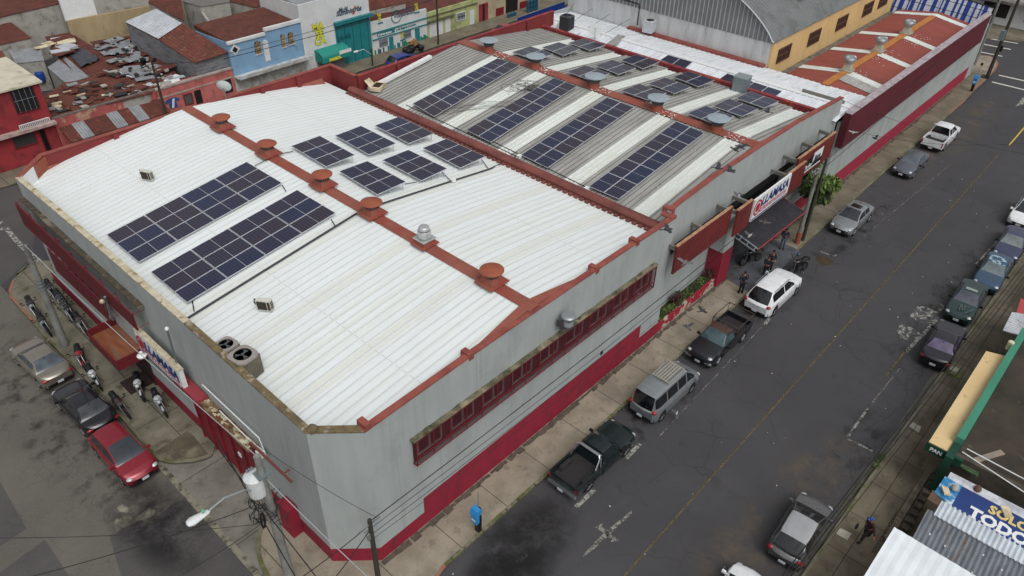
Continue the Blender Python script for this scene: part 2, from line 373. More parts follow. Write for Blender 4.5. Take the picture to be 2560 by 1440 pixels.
kerbline(kF[3:8], .16, .15, M_KERB); kerbline(kF[7:], .16, .15, M_KERBR, 'kerb'); kerbline(kF[:4], .16, .15, M_KERBR, 'kerb')
kerbline(arcS, .2, .17, M_KERB)
mg = M()          # dirty gravelly strip along the foot of the front wall
for i in range(210):
    x = 11+i*.4+R_.uniform(-.1, .1); w = R_.uniform(.1, .34)
    if x < 86: mg.cbox((x, 17.02-w*.3, .155), (.45, w, .016+R_.random()*.03), R_.uniform(-.2, .2))
struct(mg.obj('gravel_strip', pm('dirty rubble', (92, 84, 74), (66, 60, 52), 3., rough=.95, bump=.3)))
# side pavement along x 6.7 .. 9.4
kS = pxs((82, 660), (56, 682), (32, 708), (24, 730), (27, 748), (53, 778), (84, 812), (116, 850), (224, 962), (305, 1050), (380, 1139), z=0)
kS = [(8.9, 51.5), (8.0, 50.9)]+kS[:]
arcD = pxs((400, 1157), (422, 1162), (443, 1163), (483, 1160), (512, 1153), (530, 1145))
raised('pavement_side', [tuple(p) for p in kS+arcD]+[(10.5, 29.5), (11.5, 49.5), (9.6, 51.6)], M_PAVEL)
kerbline(kS, .14, .15, M_KERB); kerbline(kS[4:9], .15, .158, M_KERBR); kerbline([kS[-1]]+arcD, .2, .17, M_KERB)
raised('driveway', [(6.62, 14.4), (8.2, 13.), (10.2, 17.2), (9.6, 30.5), (7.6, 30.2), (6.72, 29.5)], M_DRIVE, .05)
kerbline([(6.62, 32.0), (6.62, 24), (6.6, 20.), (6.55, 14)], .28, .06, pm('cracked gutter concrete', (132, 128, 112), (106, 102, 90), 3., rough=.9, c3=(70, 66, 58), s3=3.), 'gutter')
# rear street pavements
raised('pavement_rear', [(6.9, 63.8), (140, 63.2), (140, 67), (6.9, 67.2)], M_PAVEF)
raised('pavement_rear_near', [(9.6, 48.6), (34, 48.6), (34, 45.4), (97, 45.4), (97, 46.9), (35, 50.2), (11, 51.6)], M_PAVEF)
kerbline([(140, 63.2), (6.9, 63.8)], .15, .15, M_KERB, 'kerb', -1)
# right-hand pavement y 3.17 .. 0.6
raised('pavement_right', [(14, 3.17), (14, -6), (170, -6), (170, 3.17)], M_PAVER)
kerbline([(170, 3.2), (14, 3.2)], .13, .155, M_KERB, 'kerb', 1)
m = M(); m.box(14, 3.2, -.01, 170, 3.5, .022); struct(m.obj('gutter', pm('worn gutter concrete', (92, 89, 82), (66, 65, 62), 1.6, rough=.9, c3=(60, 62, 44), s3=.8, stretch=(.4, 2, 1))))
raised('pavement_far', pxs((2455, 70), (2440, 96), (2500, 99), (2535, 104), (2570, 104), (2640, 112), (2700, 60), (2600, -40), (2400, 20)), M_PAVEF)
sheet('pavement_mossy', pxs((386, 1131), (467, 1078), (480, 1085), (524, 1139), (483, 1150), (440, 1153), (404, 1146), z=.15), .157, pm('dark mossy concrete', (92, 86, 70), (74, 70, 56), 1.5, rough=.9, c3=(120, 114, 96)))
# drain slot beside the side wall
m = M(); m.box(8.72, 30.6, .12, 9.32, 49.3, .165); 
def pq(m, q, z, mi=0): m.poly([tuple(p)+(z,) for p in pxs(*q, z=z)], mi)
# ---------------------------------------------------------------- road markings
def worn(name, c, lo=.46, hi=.56, sc=3.):
    s = NT(name); f = s.ramp(s.noise(sc, detail=9, rough=.75), lo, hi); return s.fin(hx(c), .8, 0, .2, alpha=f)
M_YEL = worn('worn yellow paint', (100, 89, 64), .28, .56, 2.5); M_YEL2 = plain('yellow road paint', (196, 168, 70), .8)
M_WMK = worn('worn white paint', (150, 150, 144), .42, .54, 4.); M_WMK2 = plain('white road paint', (200, 200, 192), .8)
M_WMKF = worn('faded white paint', (120, 118, 112), .46, .6, 3.)
def stripe(name, a, b, w, mat, z=.012):
    m = M(); a = Vector(a); b = Vector(b); n = Vector((-(b-a).y, (b-a).x)).normalized()*w/2
    k = max(1, int((b-a).length/4)); 
    m.quad(*[(p.x, p.y, z) for p in (a-n, b-n, b+n, a+n)]); return struct(m.obj(name, mat))
def pstripe(a, b, w, mat, z=.012, name='road_marking'): return stripe(name, gz(*a)[:2], gz(*b)[:2], w, mat, z)
c1 = gz(1740, 1290); c2 = gz(2520, 365)
pstripe((1560, 1440), (2497, 385), .09, M_YEL); pstripe((2523, 363), (2620, 250), .13, M_YEL2)
for a, b in (((1565, 1146), (1600, 1110)), ((1440, 1268), (1486, 1224)), ((1290, 1408), (1316, 1386)), ((1806, 889), (1827, 869)), ((1912, 812), (1927, 792))): pstripe(a, b, .22, M_WMK)
for a, b in (((1640, 1100), (1920, 800)), ((2160, 590), (2390, 400)), ((2390, 330), (2462, 282)), ((2462, 282), (2483, 258)), ((2483, 258), (2444, 246))): pstripe(a, b, .09, M_WMKF)
pstripe((2117, 1096), (2182, 1128), .12, M_WMK); pstripe((2117, 1096), (2170, 1020), .12, M_WMK); pstripe((2170, 1020), (2250, 920), .10, M_WMKF)
pstripe((2215, 940), (2265, 875), .10, M_YEL); pstripe((2265, 880), (2340, 800), .2, M_WMK); pstripe((2440, 660), (2552, 540), .12, M_WMK)
pstripe((2040, 625), (2085, 641), .09, M_WMK); pstripe((2085, 641), (2093, 634), .14, M_WMK)
for q in ([(2233, 836), (2252, 808), (2285, 822), (2318, 834), (2290, 858), (2262, 848)], [(2274, 790), (2294, 765), (2330, 768), (2345, 755), (2362, 764), (2352, 780), (2338, 806), (2310, 808)]):
    m = M(); pq(m, q, .014); struct(m.obj('worn_letter_marking', worn('worn white patch', (150, 150, 144), .48, .58, 2.6)))
m = M()  # two-headed lane arrow
for q in ([(1456, 1393), (1470, 1372), (1496, 1346), (1505, 1352), (1484, 1374)], [(1496, 1346), (1516, 1326), (1530, 1332), (1512, 1350)],
          [(1522, 1322), (1560, 1292), (1578, 1276), (1580, 1284), (1548, 1312), (1530, 1330)],
          [(1486, 1318), (1510, 1306), (1504, 1316), (1524, 1328), (1518, 1338), (1492, 1322)], [(1520, 1334), (1536, 1342), (1545, 1350), (1550, 1330), (1546, 1352), (1524, 1356), (1532, 1348), (1514, 1340)]): pq(m, q, .013)
struct(m.obj('lane_arrow', worn('worn arrow paint', (134, 132, 126), .42, .54, 6.)))
for a, b in (((2497, 188), (2600, 211)), ((2480, 205), (2590, 232)), ((2440, 128), (2506, 141)), ((2460, 111), (2527, 124)), ((2445, 92), (2545, 109))): pstripe(a, b, .3, M_WMK2)
m = M(); pq(m, [(2538, 268), (2556, 244), (2570, 236), (2580, 262), (2552, 262)], .013); struct(m.obj('lane_arrow', M_WMK))
for a, b in (((0, 575), (14, 570)), ((14, 570), (50, 612)), ((50, 612), (100, 655)), ((-10, 562), (8, 556))): pstripe(a, b, .34, M_WMK, .03, 'crossing_marking')
def stainm(name, c, lo, hi, sc, rough=.6, k=.5):
    s = NT(name); f = s.ramp(s.noise(sc, detail=9, rough=.7), lo, hi); mp = s.n('ShaderNodeMapping'); s.l(s.co.outputs['Generated'], mp.inputs[0]); mp.inputs['Location'].default_value = (-1, -1, 0); mp.inputs['Scale'].default_value = (2, 2, 0)
    ln = s.n('ShaderNodeVectorMath', operation='LENGTH'); s.l(mp.outputs[0], ln.inputs[0]); return s.fin(hx(c), rough, 0, .4, alpha=s.math('MULTIPLY', s.math('MULTIPLY', f, k), s.ramp(ln.outputs['Value'], .45, 1., (1, 1, 1), (0, 0, 0))))
M_WET = stainm('damp dark stain', (30, 29, 30), .36, .56, .6, .5, .62); M_TAN = stainm('dusty tan stain', (118, 106, 90), .45, .64, .7, .9, .4); M_OILY = stainm('oily drips', (30, 29, 30), .5, .62, .9, .5, .4)
def px_w(a, b, r=0): p = gz(a, b); return p.x, p.y
for k, (x0, y0, x1, y1, mt) in enumerate(((12.5, 11.2, 19.5, 15.2, M_WET), (11, 9.5, 16, 14.5, M_WET), (19, 12.2, 34, 15.2, M_OILY), (33, 12., 45, 15.1, M_OILY), (44, 11.6, 62, 15.2, M_OILY), (26, 3.0, 33, 7.5, M_TAN), (28, 3.1, 36, 6.0, M_OILY), (60, 11, 90, 15.3, M_TAN),
        (3.2, 22, 7.0, 30, M_WET), (2.2, 24, 6.8, 50, M_OILY), (36, 3.2, 60, 7, M_OILY), (18, 3, 27, 8, M_TAN))):
    sheet('road_stain', [(x0, y0), (x1, y0), (x1, y1), (x0, y1)], .026+.0013*k, mt)
# utility covers and litter
M_COV = pm('pale concrete cover', (176, 172, 160), (150, 146, 134), 3., rough=.9)
for q in ([(2273, 1066), (2281, 1056), (2303, 1068), (2296, 1083)], [(2373, 924), (2379, 916), (2398, 922), (2393, 932)], [(2090, 1335), (2100, 1321), (2128, 1335), (2118, 1351)]):
    m = M(); p = pxs(*q, z=.15); m.prism(p[::-1], .14, .185); tag(m.obj('utility_cover', M_COV), {2273: 'pale concrete cover in the right pavement, midway between parked sedan and bakery corner', 2373: 'small white cover ringed by grass at the kerb beside the dark sedan', 2090: 'square concrete cover in the pavement beside the walking man'}[q[0][0]], 'utility cover', 'covers in the right pavement')
m = M(); m.lathe([(.0, .0), (.62, .002), (.6, .012), (0, .013)], (*gz(2061, 651)[:2], 0), n=18); tag(m.obj('manhole_cover', pm('rusty dark iron', (70, 58, 44), (58, 50, 42), 3., rough=.9)), 'dark round manhole cover in the road behind the parked motorcycle', 'manhole cover')
m = M()
for i in range(60):
    x, y = R_.uniform(12, 70), R_.uniform(4.3, 14.5); s_ = R_.uniform(.02, .07); m.cbox((x, y, .02), (s_, s_*.7, .01), R_.uniform(0, 3))
lt = m.obj('litter', M_WHITE); lt['kind'] = 'stuff'
# ================================================================ BIG CORNER BUILDING (white roof hall)
XA0, XA1, XR = 9.37, 32.4, 20.75
YF = 17.13
def fA(x, y=0): return 8.62-1.35*min(1.2, abs(x-XR)/11.3)**1.25
hallA = thing('warehouse', 'grey corner warehouse with white sheet roof, crimson plinth and orange ridge', 'warehouse', (20, 30, 0))
ZT = 8.38
m = M()
pf = [(10.87, 8.33), (14, 8.42), (17, 8.5), (20.6, 8.52), (24, 8.5), (28, 8.48), (32.3, 8.38)]
for (xa, za), (xb, zb) in zip(pf, pf[1:]): m.slab((xa, YF), (xb, YF), .3, 0, (za, zb))
m.slab((9.37, 18.65), (10.87, YF), .3, 0, (8.31, 8.33))
pl = [(47.2, 8.2), (41, 8.4), (35, 8.5), (28, 8.48), (22.5, 8.38), (18.65, 8.31)]
for (ya, za), (yb, zb) in zip(pl, pl[1:]): m.slab((XA0, ya), (XA0, yb), .3, 0, (za, zb))
m.obj('wall', M_GREY, hallA)
m = M()
m.slab((11.3, 48.7), (XA0, 47.2), .25, 0, (8.45, 8.2)); m.slab((32.7, 48.7), (11.3, 48.7), .25, 0, 8.45)
m.slab((32.7, 45.5), (32.7, 48.7), .25, 0, 8.45)
for px in (275, 548, 668, 760): 
    p = gy(px, 300, 48.4); m.box(p.x-.15, 48.2, 6, p.x+.15, 48.45, 8.42)
m.obj('rear_parapet', M_BACKW, hallA)
m = M(); zc = .07
for (xa, za), (xb, zb) in zip(pf, pf[1:]): m.slab((xa+(.02 if xa < 11 else 0), YF-.03), (xb, YF-.03), .32, (za, zb), (za+zc, zb+zc))
for x in (11.1, 16.6, 25.3, 28.7): m.box(x-.14, YF-.02, 8.3, x+.14, YF+.5, 8.62)
m.obj('coping', M_COPE, hallA)
m = M(); m.slab((9.35, 18.68), (10.88, YF-.02), .36, (8.31, 8.34), (8.37, 8.40)); m.slab((XA0-.02, 27.7), (XA0-.02, 18.68), .31, (8.48, 8.31), (8.55, 8.37)); m.ball((9.62, 18.6, 8.42), .22, 8, 5)
m.obj('coping', M_MOSSD, hallA)
m = M(); m.slab((XA0-.02, 47.2), (XA0-.02, 41), .31, (8.2, 8.4), (8.26, 8.47)); m.slab((XA0-.02, 41), (XA0-.02, 35), .31, (8.4, 8.5), (8.47, 8.57)); m.slab((XA0-.02, 35), (XA0-.02, 27.7), .31, (8.5, 8.48), (8.57, 8.55))
m.obj('coping', M_MOSSC, hallA)
m = M(); m.slab((32.75, 48.73), (11.28, 48.73), .34, 8.45, 8.50); m.slab((11.33, 48.73), (XA0-.03, 47.2), .34, (8.45, 8.2), (8.5, 8.26)); m.slab((32.73, 45.4), (32.73, 48.7), .32, 8.45, 8.51)
m.obj('coping', M_COPE, hallA)
# white mark painted on the inside of the clipped rear corner
m = M()
a = Vector((11.47, 48.48)); b = Vector((9.54, 46.98)); d = (b-a); m.quad((a.x+.1, a.y-.02, 7.2), (b.x+.0, b.y+.0, 7.2), (b.x, b.y, 8.22), (a.x+.1, a.y-.02, 8.4)); m.obj('orange_panel', M_ORNG2, hallA); m = M()
def cp(t, z): p = a+d*t; n_ = Vector((-d.y, d.x)).normalized()*(.02); return (p.x+n_.x*2, p.y+n_.y*2, z)
for t0, t1, z0, z1 in ((.42, .98, 7.25, 8.3), (.2, .5, 7.9, 8.25), (.12, .5, 7.25, 7.5), (.24, .5, 7.62, 7.8)): m.quad(cp(t0, z0), cp(t1, z0), cp(t1, z1), cp(t0, z1))
m.obj('painted_mark', M_WHITE, hallA)
# roof sheets: real ribs running from eave to ridge
def roof(name, fz, x0, x1, ya, yb, pitch, rib, mat, parent, nx=14, xlo=None, wide=False):
    m = M(); ys = []
    y = ya
    while y < yb-1e-6:
        for dy, h in ((0, 0), (pitch*.62, 0), (pitch*.7, rib), (pitch*.86, rib), (pitch*.94, 0)): 
            if y+dy < yb: ys.append((y+dy, h))
        y += pitch
    ys.append((yb, 0)); rows = []
    for y, h in ys:
        a = xlo(y) if xlo else x0; row = []
        for i in range(nx+1):
            x = a+(x1-a)*i/nx; row.append((x, y, fz(x, y)+h))
        rows.append(row)
    vs = [p for r in rows for p in r]; w = nx+1
    ribm = len(mat) > 1 if isinstance(mat, list) else False
    for j in range(len(rows)-1):
        up = ribm and ((ys[j][1] > 0) != (ys[j+1][1] > 0) or (wide and ys[j][1] > 0))
        for i in range(nx): m.f.append((j*w+i, j*w+i+1, (j+1)*w+i+1, (j+1)*w+i)); m.mi.append(1 if up else 0)
    m.v = vs
    return m.obj(name, mat, parent)
M_WRIB2 = pm('soft grey rib line', (203, 208, 207), (208, 212, 210), 1., rough=.65)
def xl(y): return 9.6 if y > 18.7 else 9.6+(18.7-y)*1.0
roof('roof', fA, 9.6, XR, 17.4, 48.45, .46, .012, [M_WROOF, M_WRIB2], hallA, 14, xl, True)
roof('roof', fA, XR, 31.9, 17.4, 48.45, .46, .012, [M_WROOF, M_WRIB2], hallA, 14, None, True)
def ridge(name, x, ya, yb, za, zb, w, parent, mat, h=.1, seg=14):
    m = M()
    for i in range(seg):
        y0 = ya+(yb-ya)*i/seg; y1 = ya+(yb-ya)*(i+1)/seg+.04; z0 = za+(zb-za)*i/seg+.004*(i % 2); z1 = za+(zb-za)*(i+1)/seg+.004*(i % 2)
        for s in (-1, 1):
            q = [(x, y0, z0+h), (x+s*w*.5, y0, z0+h*.85), (x+s*w, y0, z0+.035), (x+s*w, y1, z1+.035), (x+s*w*.5, y1, z1+h*.85), (x, y1, z1+h)]
            m.quad(q[0], q[1], q[4], q[5]); m.quad(q[1], q[2], q[3], q[4])
        m.box(x-w*.9, y1-.09, z1, x+w*.9, y1-.06, z1+h+.004) if 0 else None
    return m.obj(name, mat, parent, smooth=False)
ridge('ridge_cap', XR, 17.2, 48.5, 8.62, 8.62, .36, hallA, M_ORNG)
# flashing wedge behind the front parapet and along the rear wall
m = M()
for s in (-1, 1):
    for i in range(8):
        xa, xb = XR+s*i*.55, XR+s*(i+1)*.55; ta, tb = 1-i/8, 1-(i+1)/8
        m.quad((xa, 17.34, max(8.5, fA(xa)+.06)), (xb, 17.34, max(8.5, fA(xb)+.06)), (xb, 17.42+.45*tb, fA(xb)+.09), (xa, 17.42+.45*ta, fA(xa)+.09))
m.obj('flashing', M_ORNG, hallA); m = M(); m.quad((9.7, 48.44, 7.7), (31.6, 48.44, 7.7), (31.6, 48.0, 7.3), (9.7, 48.0, 7.3))
m.obj('flashing', M_ORNG, hallA)
# dividing gutter wall between the two halls
m = M(); m.box(31.75, 17.42, 5, 32.35, 45.5, 7.58)
yy = 17.5
while yy < 45.3: m.box(31.5, yy, 7.34, 31.76, yy+.22, 7.47); yy += .42
m.lathe([(0, 0), (.34, 0), (.34, 28), (0, 28)], (32.05, 17.45, 7.6), 'y', 10, 0, (1, 1, .55))
m.obj('divider_wall', pm('weathered red brown divider', (126, 72, 64), (110, 62, 57), 1.2, rough=.8, c3=(98, 58, 52), s3=.8, stretch=(1, .6, 1)), hallA)
# crimson plinth, a hair proud of the wall
m = M(); e = .012
m.slab((10.87+e, YF-e), (13.45, YF-e), e, 0, 1.03); m.slab((13.45, YF-e), (30.3, YF-e), e, 0, 2.0); m.slab((30.3, YF-e), (32.38, YF-e), e, 0, 1.03)
m.slab((9.37-e, 18.65-e), (10.87, YF-e), e, 0, 1.03); m.slab((XA0-e, 23.2), (XA0-e, 18.66), e, 0, 1.1); m.slab((XA0-e, 48.3), (XA0-e, 29.6), e, 0, 1.0)
m.obj('plinth', M_CRIM, hallA)
m = M(); m.cbox((9.1, 21.3, 1.0), (.5, .9, 2.0), 0, 0, .92); m.obj('buttress', M_CRIM, hallA)
m = M()
m.box(26.4, YF-.04, 2.2, 26.6, YF-.012, 2.45); m.box(20.0, YF-.035, 3.1, 20.03, YF, 3.13); m.obj('wall_vent', M_BLACK, hallA)
# long band of windows behind a maroon mesh screen on the front
bx0, bx1, bz0, bz1 = 13.1, 30.6, 4.72, 6.22
m = M(); m.box(bx0-.1, YF-.27, bz1-.02, bx1+.1, YF-.01, bz1+.04)
for i in range(60): m.cbox((R_.uniform(bx0, bx1), YF-R_.uniform(.05, .18), bz1+.05+R_.uniform(0, .012)), (R_.uniform(.15, .6), .1, R_.uniform(.02, .04)), 0)
m.obj('window_ledge', pm('mossy ledge', (120, 112, 92), (64, 66, 48), 2.5, rough=.95, c3=(150, 140, 116), s3=1.2, bump=.3), hallA)
m = M(); m.box(bx0, YF-.03, bz0, bx1, YF-.006, bz1-.02); m.obj('window_band', plain('dull maroon backing', (88, 52, 56), .8), hallA)
nW = 9; pw = (bx1-bx0)/nW
for i in range(nW):
    x0 = bx0+i*pw+.22; x1 = x0+1.3; z0, z1 = bz0+.42, bz1-.14
    m = M(); m.box(x0, YF-.05, z0, x1, YF-.033, z1); w = m.obj('window', M_GLASS, hallA)
    m = M()
    for a, b, c, d in ((x0-.02, x0+.03, z0, z1), (x1-.03, x1+.05, z0-.05, z1), ((x0+x1)/2-.04, (x0+x1)/2+.05, z0, z1), (x0-.05, x1+.05, z0-.08, z0+.01)): m.box(a, YF-.1, c, b, YF-.052, d)
    m.obj('window_frame', plain('aged white window frame', (196, 186, 180), .6), w)
m = M(); m.box(bx0, YF-.24, bz0, bx1, YF-.235, bz1-.03)
m.obj('mesh_screen', M_SCREEN, hallA)
m = M()
for i in range(19):
    x = bx0+i*(bx1-bx0)/18; m.box(x-.02, YF-.27, bz0, x+.02, YF-.24, bz1-.03)
for z in (bz0, bz0+.42, bz1-.06): m.box(bx0, YF-.265, z-.02, bx1, YF-.242, z+.02)
for x in (bx0, bx1): m.box(x-.03, YF-.26, bz0-.02, x+.03, YF-.01, bz0+.02); m.box(x-.02, YF-.26, bz0, x+.02, YF-.22, bz1)
m.obj('screen_frame', M_DRED, hallA)
# two maroon screens hung off the side wall
def side_screen(y0, y1, z0, z1, off, z0b=None, z1b=None):
    z0b = z0 if z0b is None else z0b; z1b = z1 if z1b is None else z1b
    x = XA0-off; m = M(); m.quad((x, y0, z0), (x, y1, z0b), (x, y1, z1b), (x, y0, z1)); m.quad((x+.015, y1, z0b), (x+.015, y0, z0), (x+.015, y0, z1), (x+.015, y1, z1b))
    sc = m.obj('louvre_screen', M_SCR2, hallA); m = M(); n = 9
    for i in range(n):
        t = i/(n-1); y = y0+(y1-y0)*t; a = z0+(z0b-z0)*t; b = z1+(z1b-z1)*t
        m.box(x+.02, y-.025, a, x+.06, y+.025, b); m.tube([(x+.05, y, a+.1), (XA0, y, a+.1)], .02, 4); m.tube([(x+.05, y, b-.05), (XA0, y, b-.05)], .02, 4)
        if i < n-1: m.tube([(x+.12, y, b), (x+.2, y0+(y1-y0)*(i+.5)/(n-1), a), (x+.12, y0+(y1-y0)*(i+1)/(n-1), b)], .018, 4)
    for z, zb in ((z0, z0b), (z1, z1b)): m.tube([(x+.02, y0, z), (x+.02, y1, zb)], .03, 4)
    m.obj('screen_frame', M_DRED, sc)
M_SCR2 = pm('maroon ribbed plastic screen', (104, 30, 40), (88, 26, 36), 1.5, rough=.6, stretch=(1, 6, 1), alpha=.9)
side_screen(46.8, 32.4, 5.5, 7.0, .62, 5.75, 6.75); side_screen(44., 37., 3.5, 5.1, .55, 3.7, 5.0)
m = M(); m.box(XA0-.3, 32.2, 6.98, XA0, 46.9, 7.06)
for i in range(0): m.cbox((XA0-R_.uniform(.08, .22), R_.uniform(32.5, 46.5), 7.07), (.1, R_.uniform(.2, .7), .04), 0)
m.obj('screen_ledge', pm('dark mossy ledge', (84, 76, 62), (58, 54, 44), 3., rough=.95, c3=(120, 112, 96)), hallA)
# rusty canopy over the side door
M_RUSTC = pm('rusty canopy sheet', (122, 66, 42), (140, 88, 62), 1.2, rough=.8, stretch=(3, .5, 1), c3=(96, 92, 76), s3=.7)
m = M(); m.box(7.85, 34.5, 2.55, 9.36, 37.9, 2.62); m.obj('side_canopy', M_RUSTC, hallA)
cn = hallA.children[-1]
m = M(); m.box(7.80, 34.46, 2.35, 7.85, 37.95, 2.95); m.box(7.85, 34.42, 2.35, 9.36, 34.5, 3.0); m.box(7.85, 37.9, 2.35, 9.36, 37.98, 3.05); m.obj('canopy_fascia', plain('dark red canopy fascia', (104, 28, 36), .6), cn)
m = M(); m.box(9.3, 34.6, .15, 9.37, 36.9, 2.5); m.box(8.0, 34.9, .15, 9.3, 36.2, .22); m.obj('side_door', plain('dark recess', (52, 34, 36), .7), hallA)
# crimson gate
m = M(); m.box(9.28, 23.7, .05, 9.355, 29.3, 3.95)
for i in range(6): m.box(9.2, 23.7+i*1.1, .05, 9.28, 23.8+i*1.1, 3.95)
m.box(9.2, 23.7, 3.8, 9.28, 29.3, 3.95)
g = m.obj('gate', M_GATE, hallA)
m = M(); m.box(9.23, 25.3, 1.7, 9.275, 25.55, 1.95); m.obj('notice', M_WHITE, g)
m = M(); m.box(8.85, 23.3, 3.98, 9.36, 29.4, 4.12)
for i in range(80): m.cbox((9.1+R_.uniform(-.15, .15), R_.uniform(23.4, 27.3), 4.13+R_.uniform(0, .02)), (R_.uniform(.06, .16), R_.uniform(.1, .4), .04), 0, R_.choice((0, 1)))
m.obj('gate_ledge', [pm('rusty mossy ledge', (112, 74, 38), (84, 58, 36), 2.5, rough=.95, c3=(140, 130, 100)), M_MOSSC], hallA)
m = M(); m.box(8.75, 27.4, 4.0, 9.3, 29.6, 4.35); m.obj('gate_header', plain('faded crimson header', (148, 58, 66), .7), hallA)
m = M(); m.box(8.98, 20.1, 4.55, 9.08, 23.2, 4.62); m.box(9.05, 20.7, 4.55, 9.36, 20.76, 4.6); m.obj('gate_rail', plain('rusty rail', (120, 66, 58), .8), hallA)
# rail loop above gate (white conduit)
m = M(); m.tube([(9.2, 27.3, 5.2), (9.2, 22.6, 5.2), (9.15, 22.3, 4.6), (9.15, 23.4, 4.4), (9.15, 26, 4.45)], .03, 5); m.cbox((9.1, 22.6, 4.3), (.3, .35, .3)); m.obj('conduit', M_WHITE, hallA)
# wall-mounted exhaust on the front
ex = thing('exhaust_fan', 'shiny steel mushroom exhaust fan on a bracket on the grey front wall', 'exhaust fan', (*gy(1420, 810, 16.6),))
b = ex.location; ex.scale = (.72, .72, .78); m = M(); m.lathe([(0, .0), (.38, 0), (.38, .42), (.42, .44)], n=20); m.obj('drum', M_STEELP, ex, True, True)
m = M(); m.lathe([(.43, .44), (.43, .5)], n=20); m.obj('black_band', M_BLACK, ex, True, True); m = M(); m.lathe([(.46, .5), (.5, .56), (.5, .66), (.46, .7), (.4, .71), (.38, .74), (0, .76)], n=22); m.obj('cap', M_STEEL, ex, True, True, 25)  # plain black band between drum and cap
m = M(); m.box(-.45, -.4, -.1, .5, .55, -.02); m.box(-.55, .1, -.12, -.5, .55, .35); m.tube([(-.3, -.3, -.08), (-.3, .53, -.5)], .03, 4); m.tube([(.3, -.3, -.08), (.3, .53, -.5)], .03, 4); m.obj('bracket', plain('dark bracket', (84, 88, 86), .6, .5), ex, local=True)
# ================================================================ SECOND HALL (grey roof)
hallB = thing('warehouse', 'grey-roofed middle warehouse with white skylight strips and set-back shop front', 'warehouse', (43, 30, 0))
XB0, XB1, XRB, YB = 32.4, 53.7, 43.5, 17.5
def fB(x, y=0): return 8.42-1.25*min(1.2, abs(x-XRB)/10.8)**1.06
pb = [(32.35, 8.62), (33.5, 8.76), (37, 8.95), (42.2, 8.98), (47.7, 8.9), (54.95, 8.42)]
m = M()
for (xa, za), (xb, zb) in zip(pb, pb[1:]): m.slab((xa, YB), (xb, YB), .28, 5.4, (za, zb))
m.box(32.4, 18.05, 0, 40.3, 18.3, 5.6); m.box(32.4, 17.55, 5.35, 54.9, 18.3, 5.39); m.box(47.2, YB, 0, 54.95, YB+.28, 5.39); m.box(40.3, 21.5, 0, 47.2, 21.7, 5.4)
m.obj('wall', M_GREY, hallB)
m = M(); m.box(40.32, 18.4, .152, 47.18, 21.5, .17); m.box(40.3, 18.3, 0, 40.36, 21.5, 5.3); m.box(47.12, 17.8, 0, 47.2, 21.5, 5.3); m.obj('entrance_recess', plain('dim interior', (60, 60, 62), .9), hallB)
m = M(); m.box(39.0, 16.98, 0, 40.3, 18.2, 5.38); m.obj('column', M_GREY, hallB)
m = M(); m.box(38.985, 16.965, 0, 40.315, 18.0, 2.85); m.obj('plinth', M_CRIM, hallB); m = M(); m.box(47.1, 16.9, 0, 47.5, 17.6, 2.6); m.obj('pier', M_CRIM, hallB); m = M(); m.box(48, 17.485, 0, 54.95, 17.5, 1.4); m.obj('plinth', M_CRIM, hallB)
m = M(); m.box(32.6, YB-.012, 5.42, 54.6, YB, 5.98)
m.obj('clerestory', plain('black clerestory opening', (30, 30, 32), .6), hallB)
m = M(); m.box(32.42, YF, 0, 39.0, YF+.16, .75); m.obj('planter_wall', M_PEEL, hallB)
m = M(); m.box(32.45, YF+.16, 0, 39.0, 18.05, .66); m.obj('planter_soil', pm('planter soil', (58, 66, 36), (44, 48, 30), 4., rough=.95, bump=.5), hallB)
m = M()
for (xa, za), (xb, zb) in zip(pb, pb[1:]): m.slab((xa, YB-.03), (xb, YB-.03), .34, (za, zb), (za+.06, zb+.06))
m.box(32.38, YB-.03, 8.35, 32.7, YB+.6, 8.7); m.box(31.9, 17.16, 8.4, 32.4, 17.9, 8.5)
m.obj('coping', M_COPE, hallB)
m = M(); m.slab((55.3, 45.5), (32.7, 45.5), .25, 0, 8.4)
for px in (992, 1052, 1140, 1315): p = gy(px, 140, 45.25); m.box(p.x-.15, 45.05, 6, p.x+.15, 45.27, 8.38)
m.obj('rear_parapet', M_BACKW, hallB)
m = M(); m.slab((55.33, 45.53), (32.7, 45.53), .32, 8.4, 8.46); m.obj('coping', M_COPED, hallB)
# skylight strips: rows of y measured from the photograph
# grey sheets between strips (each its own length of roof), strips as separate parts
def bands(lo, hi, cents, w):
    out = []; y = lo
    for c in sorted(cents):
        out.append(('g', y, c-w/2)); out.append(('s', c-w/2, c+w/2)); y = c+w/2
    out.append(('g', y, hi)); return out
CB = [19.8, 25.0, 30.7, 36.1, 40.8]
for x0, x1 in ((32.3, XRB), (XRB, 53.4)):
    y = 17.8
    for c in CB+[None]:
        ye = (c-.55) if c else 45.25
        roof('roof', fB, x0, x1, y, ye, .36, .05, [M_GROOF, M_GRIB], hallB, 12)
        if c: roof('skylight_strip', lambda a, b: fB(a, b)+.015, x0+.5, x1-.5, c-.55, c+.55, .36, .04, [M_SKYL, M_SKYL], hallB, 12); y = c+.55
ridge('ridge_cap', XRB, 17.6, 45.3, 8.42, 8.42, .5, hallB, M_ORNG)
m = M()
for i in range(8):
    for s in (-1, 1):
        xa, xb = XRB+s*i*.8, XRB+s*(i+1)*.8; ta, tb = 1-i/8, 1-(i+1)/8
        m.quad((xa, 17.75, 8.7), (xb, 17.75, 8.7), (xb, 17.8+.4*tb, fB(xb)+.07), (xa, 17.8+.4*ta, fB(xa)+.07))
m.obj('flashing', M_COPE, hallB)
m = M(); m.box(53.5, 17.8, 5, 53.85, 45.25, 7.55); m.obj('divider_wall', M_COPED, hallB)
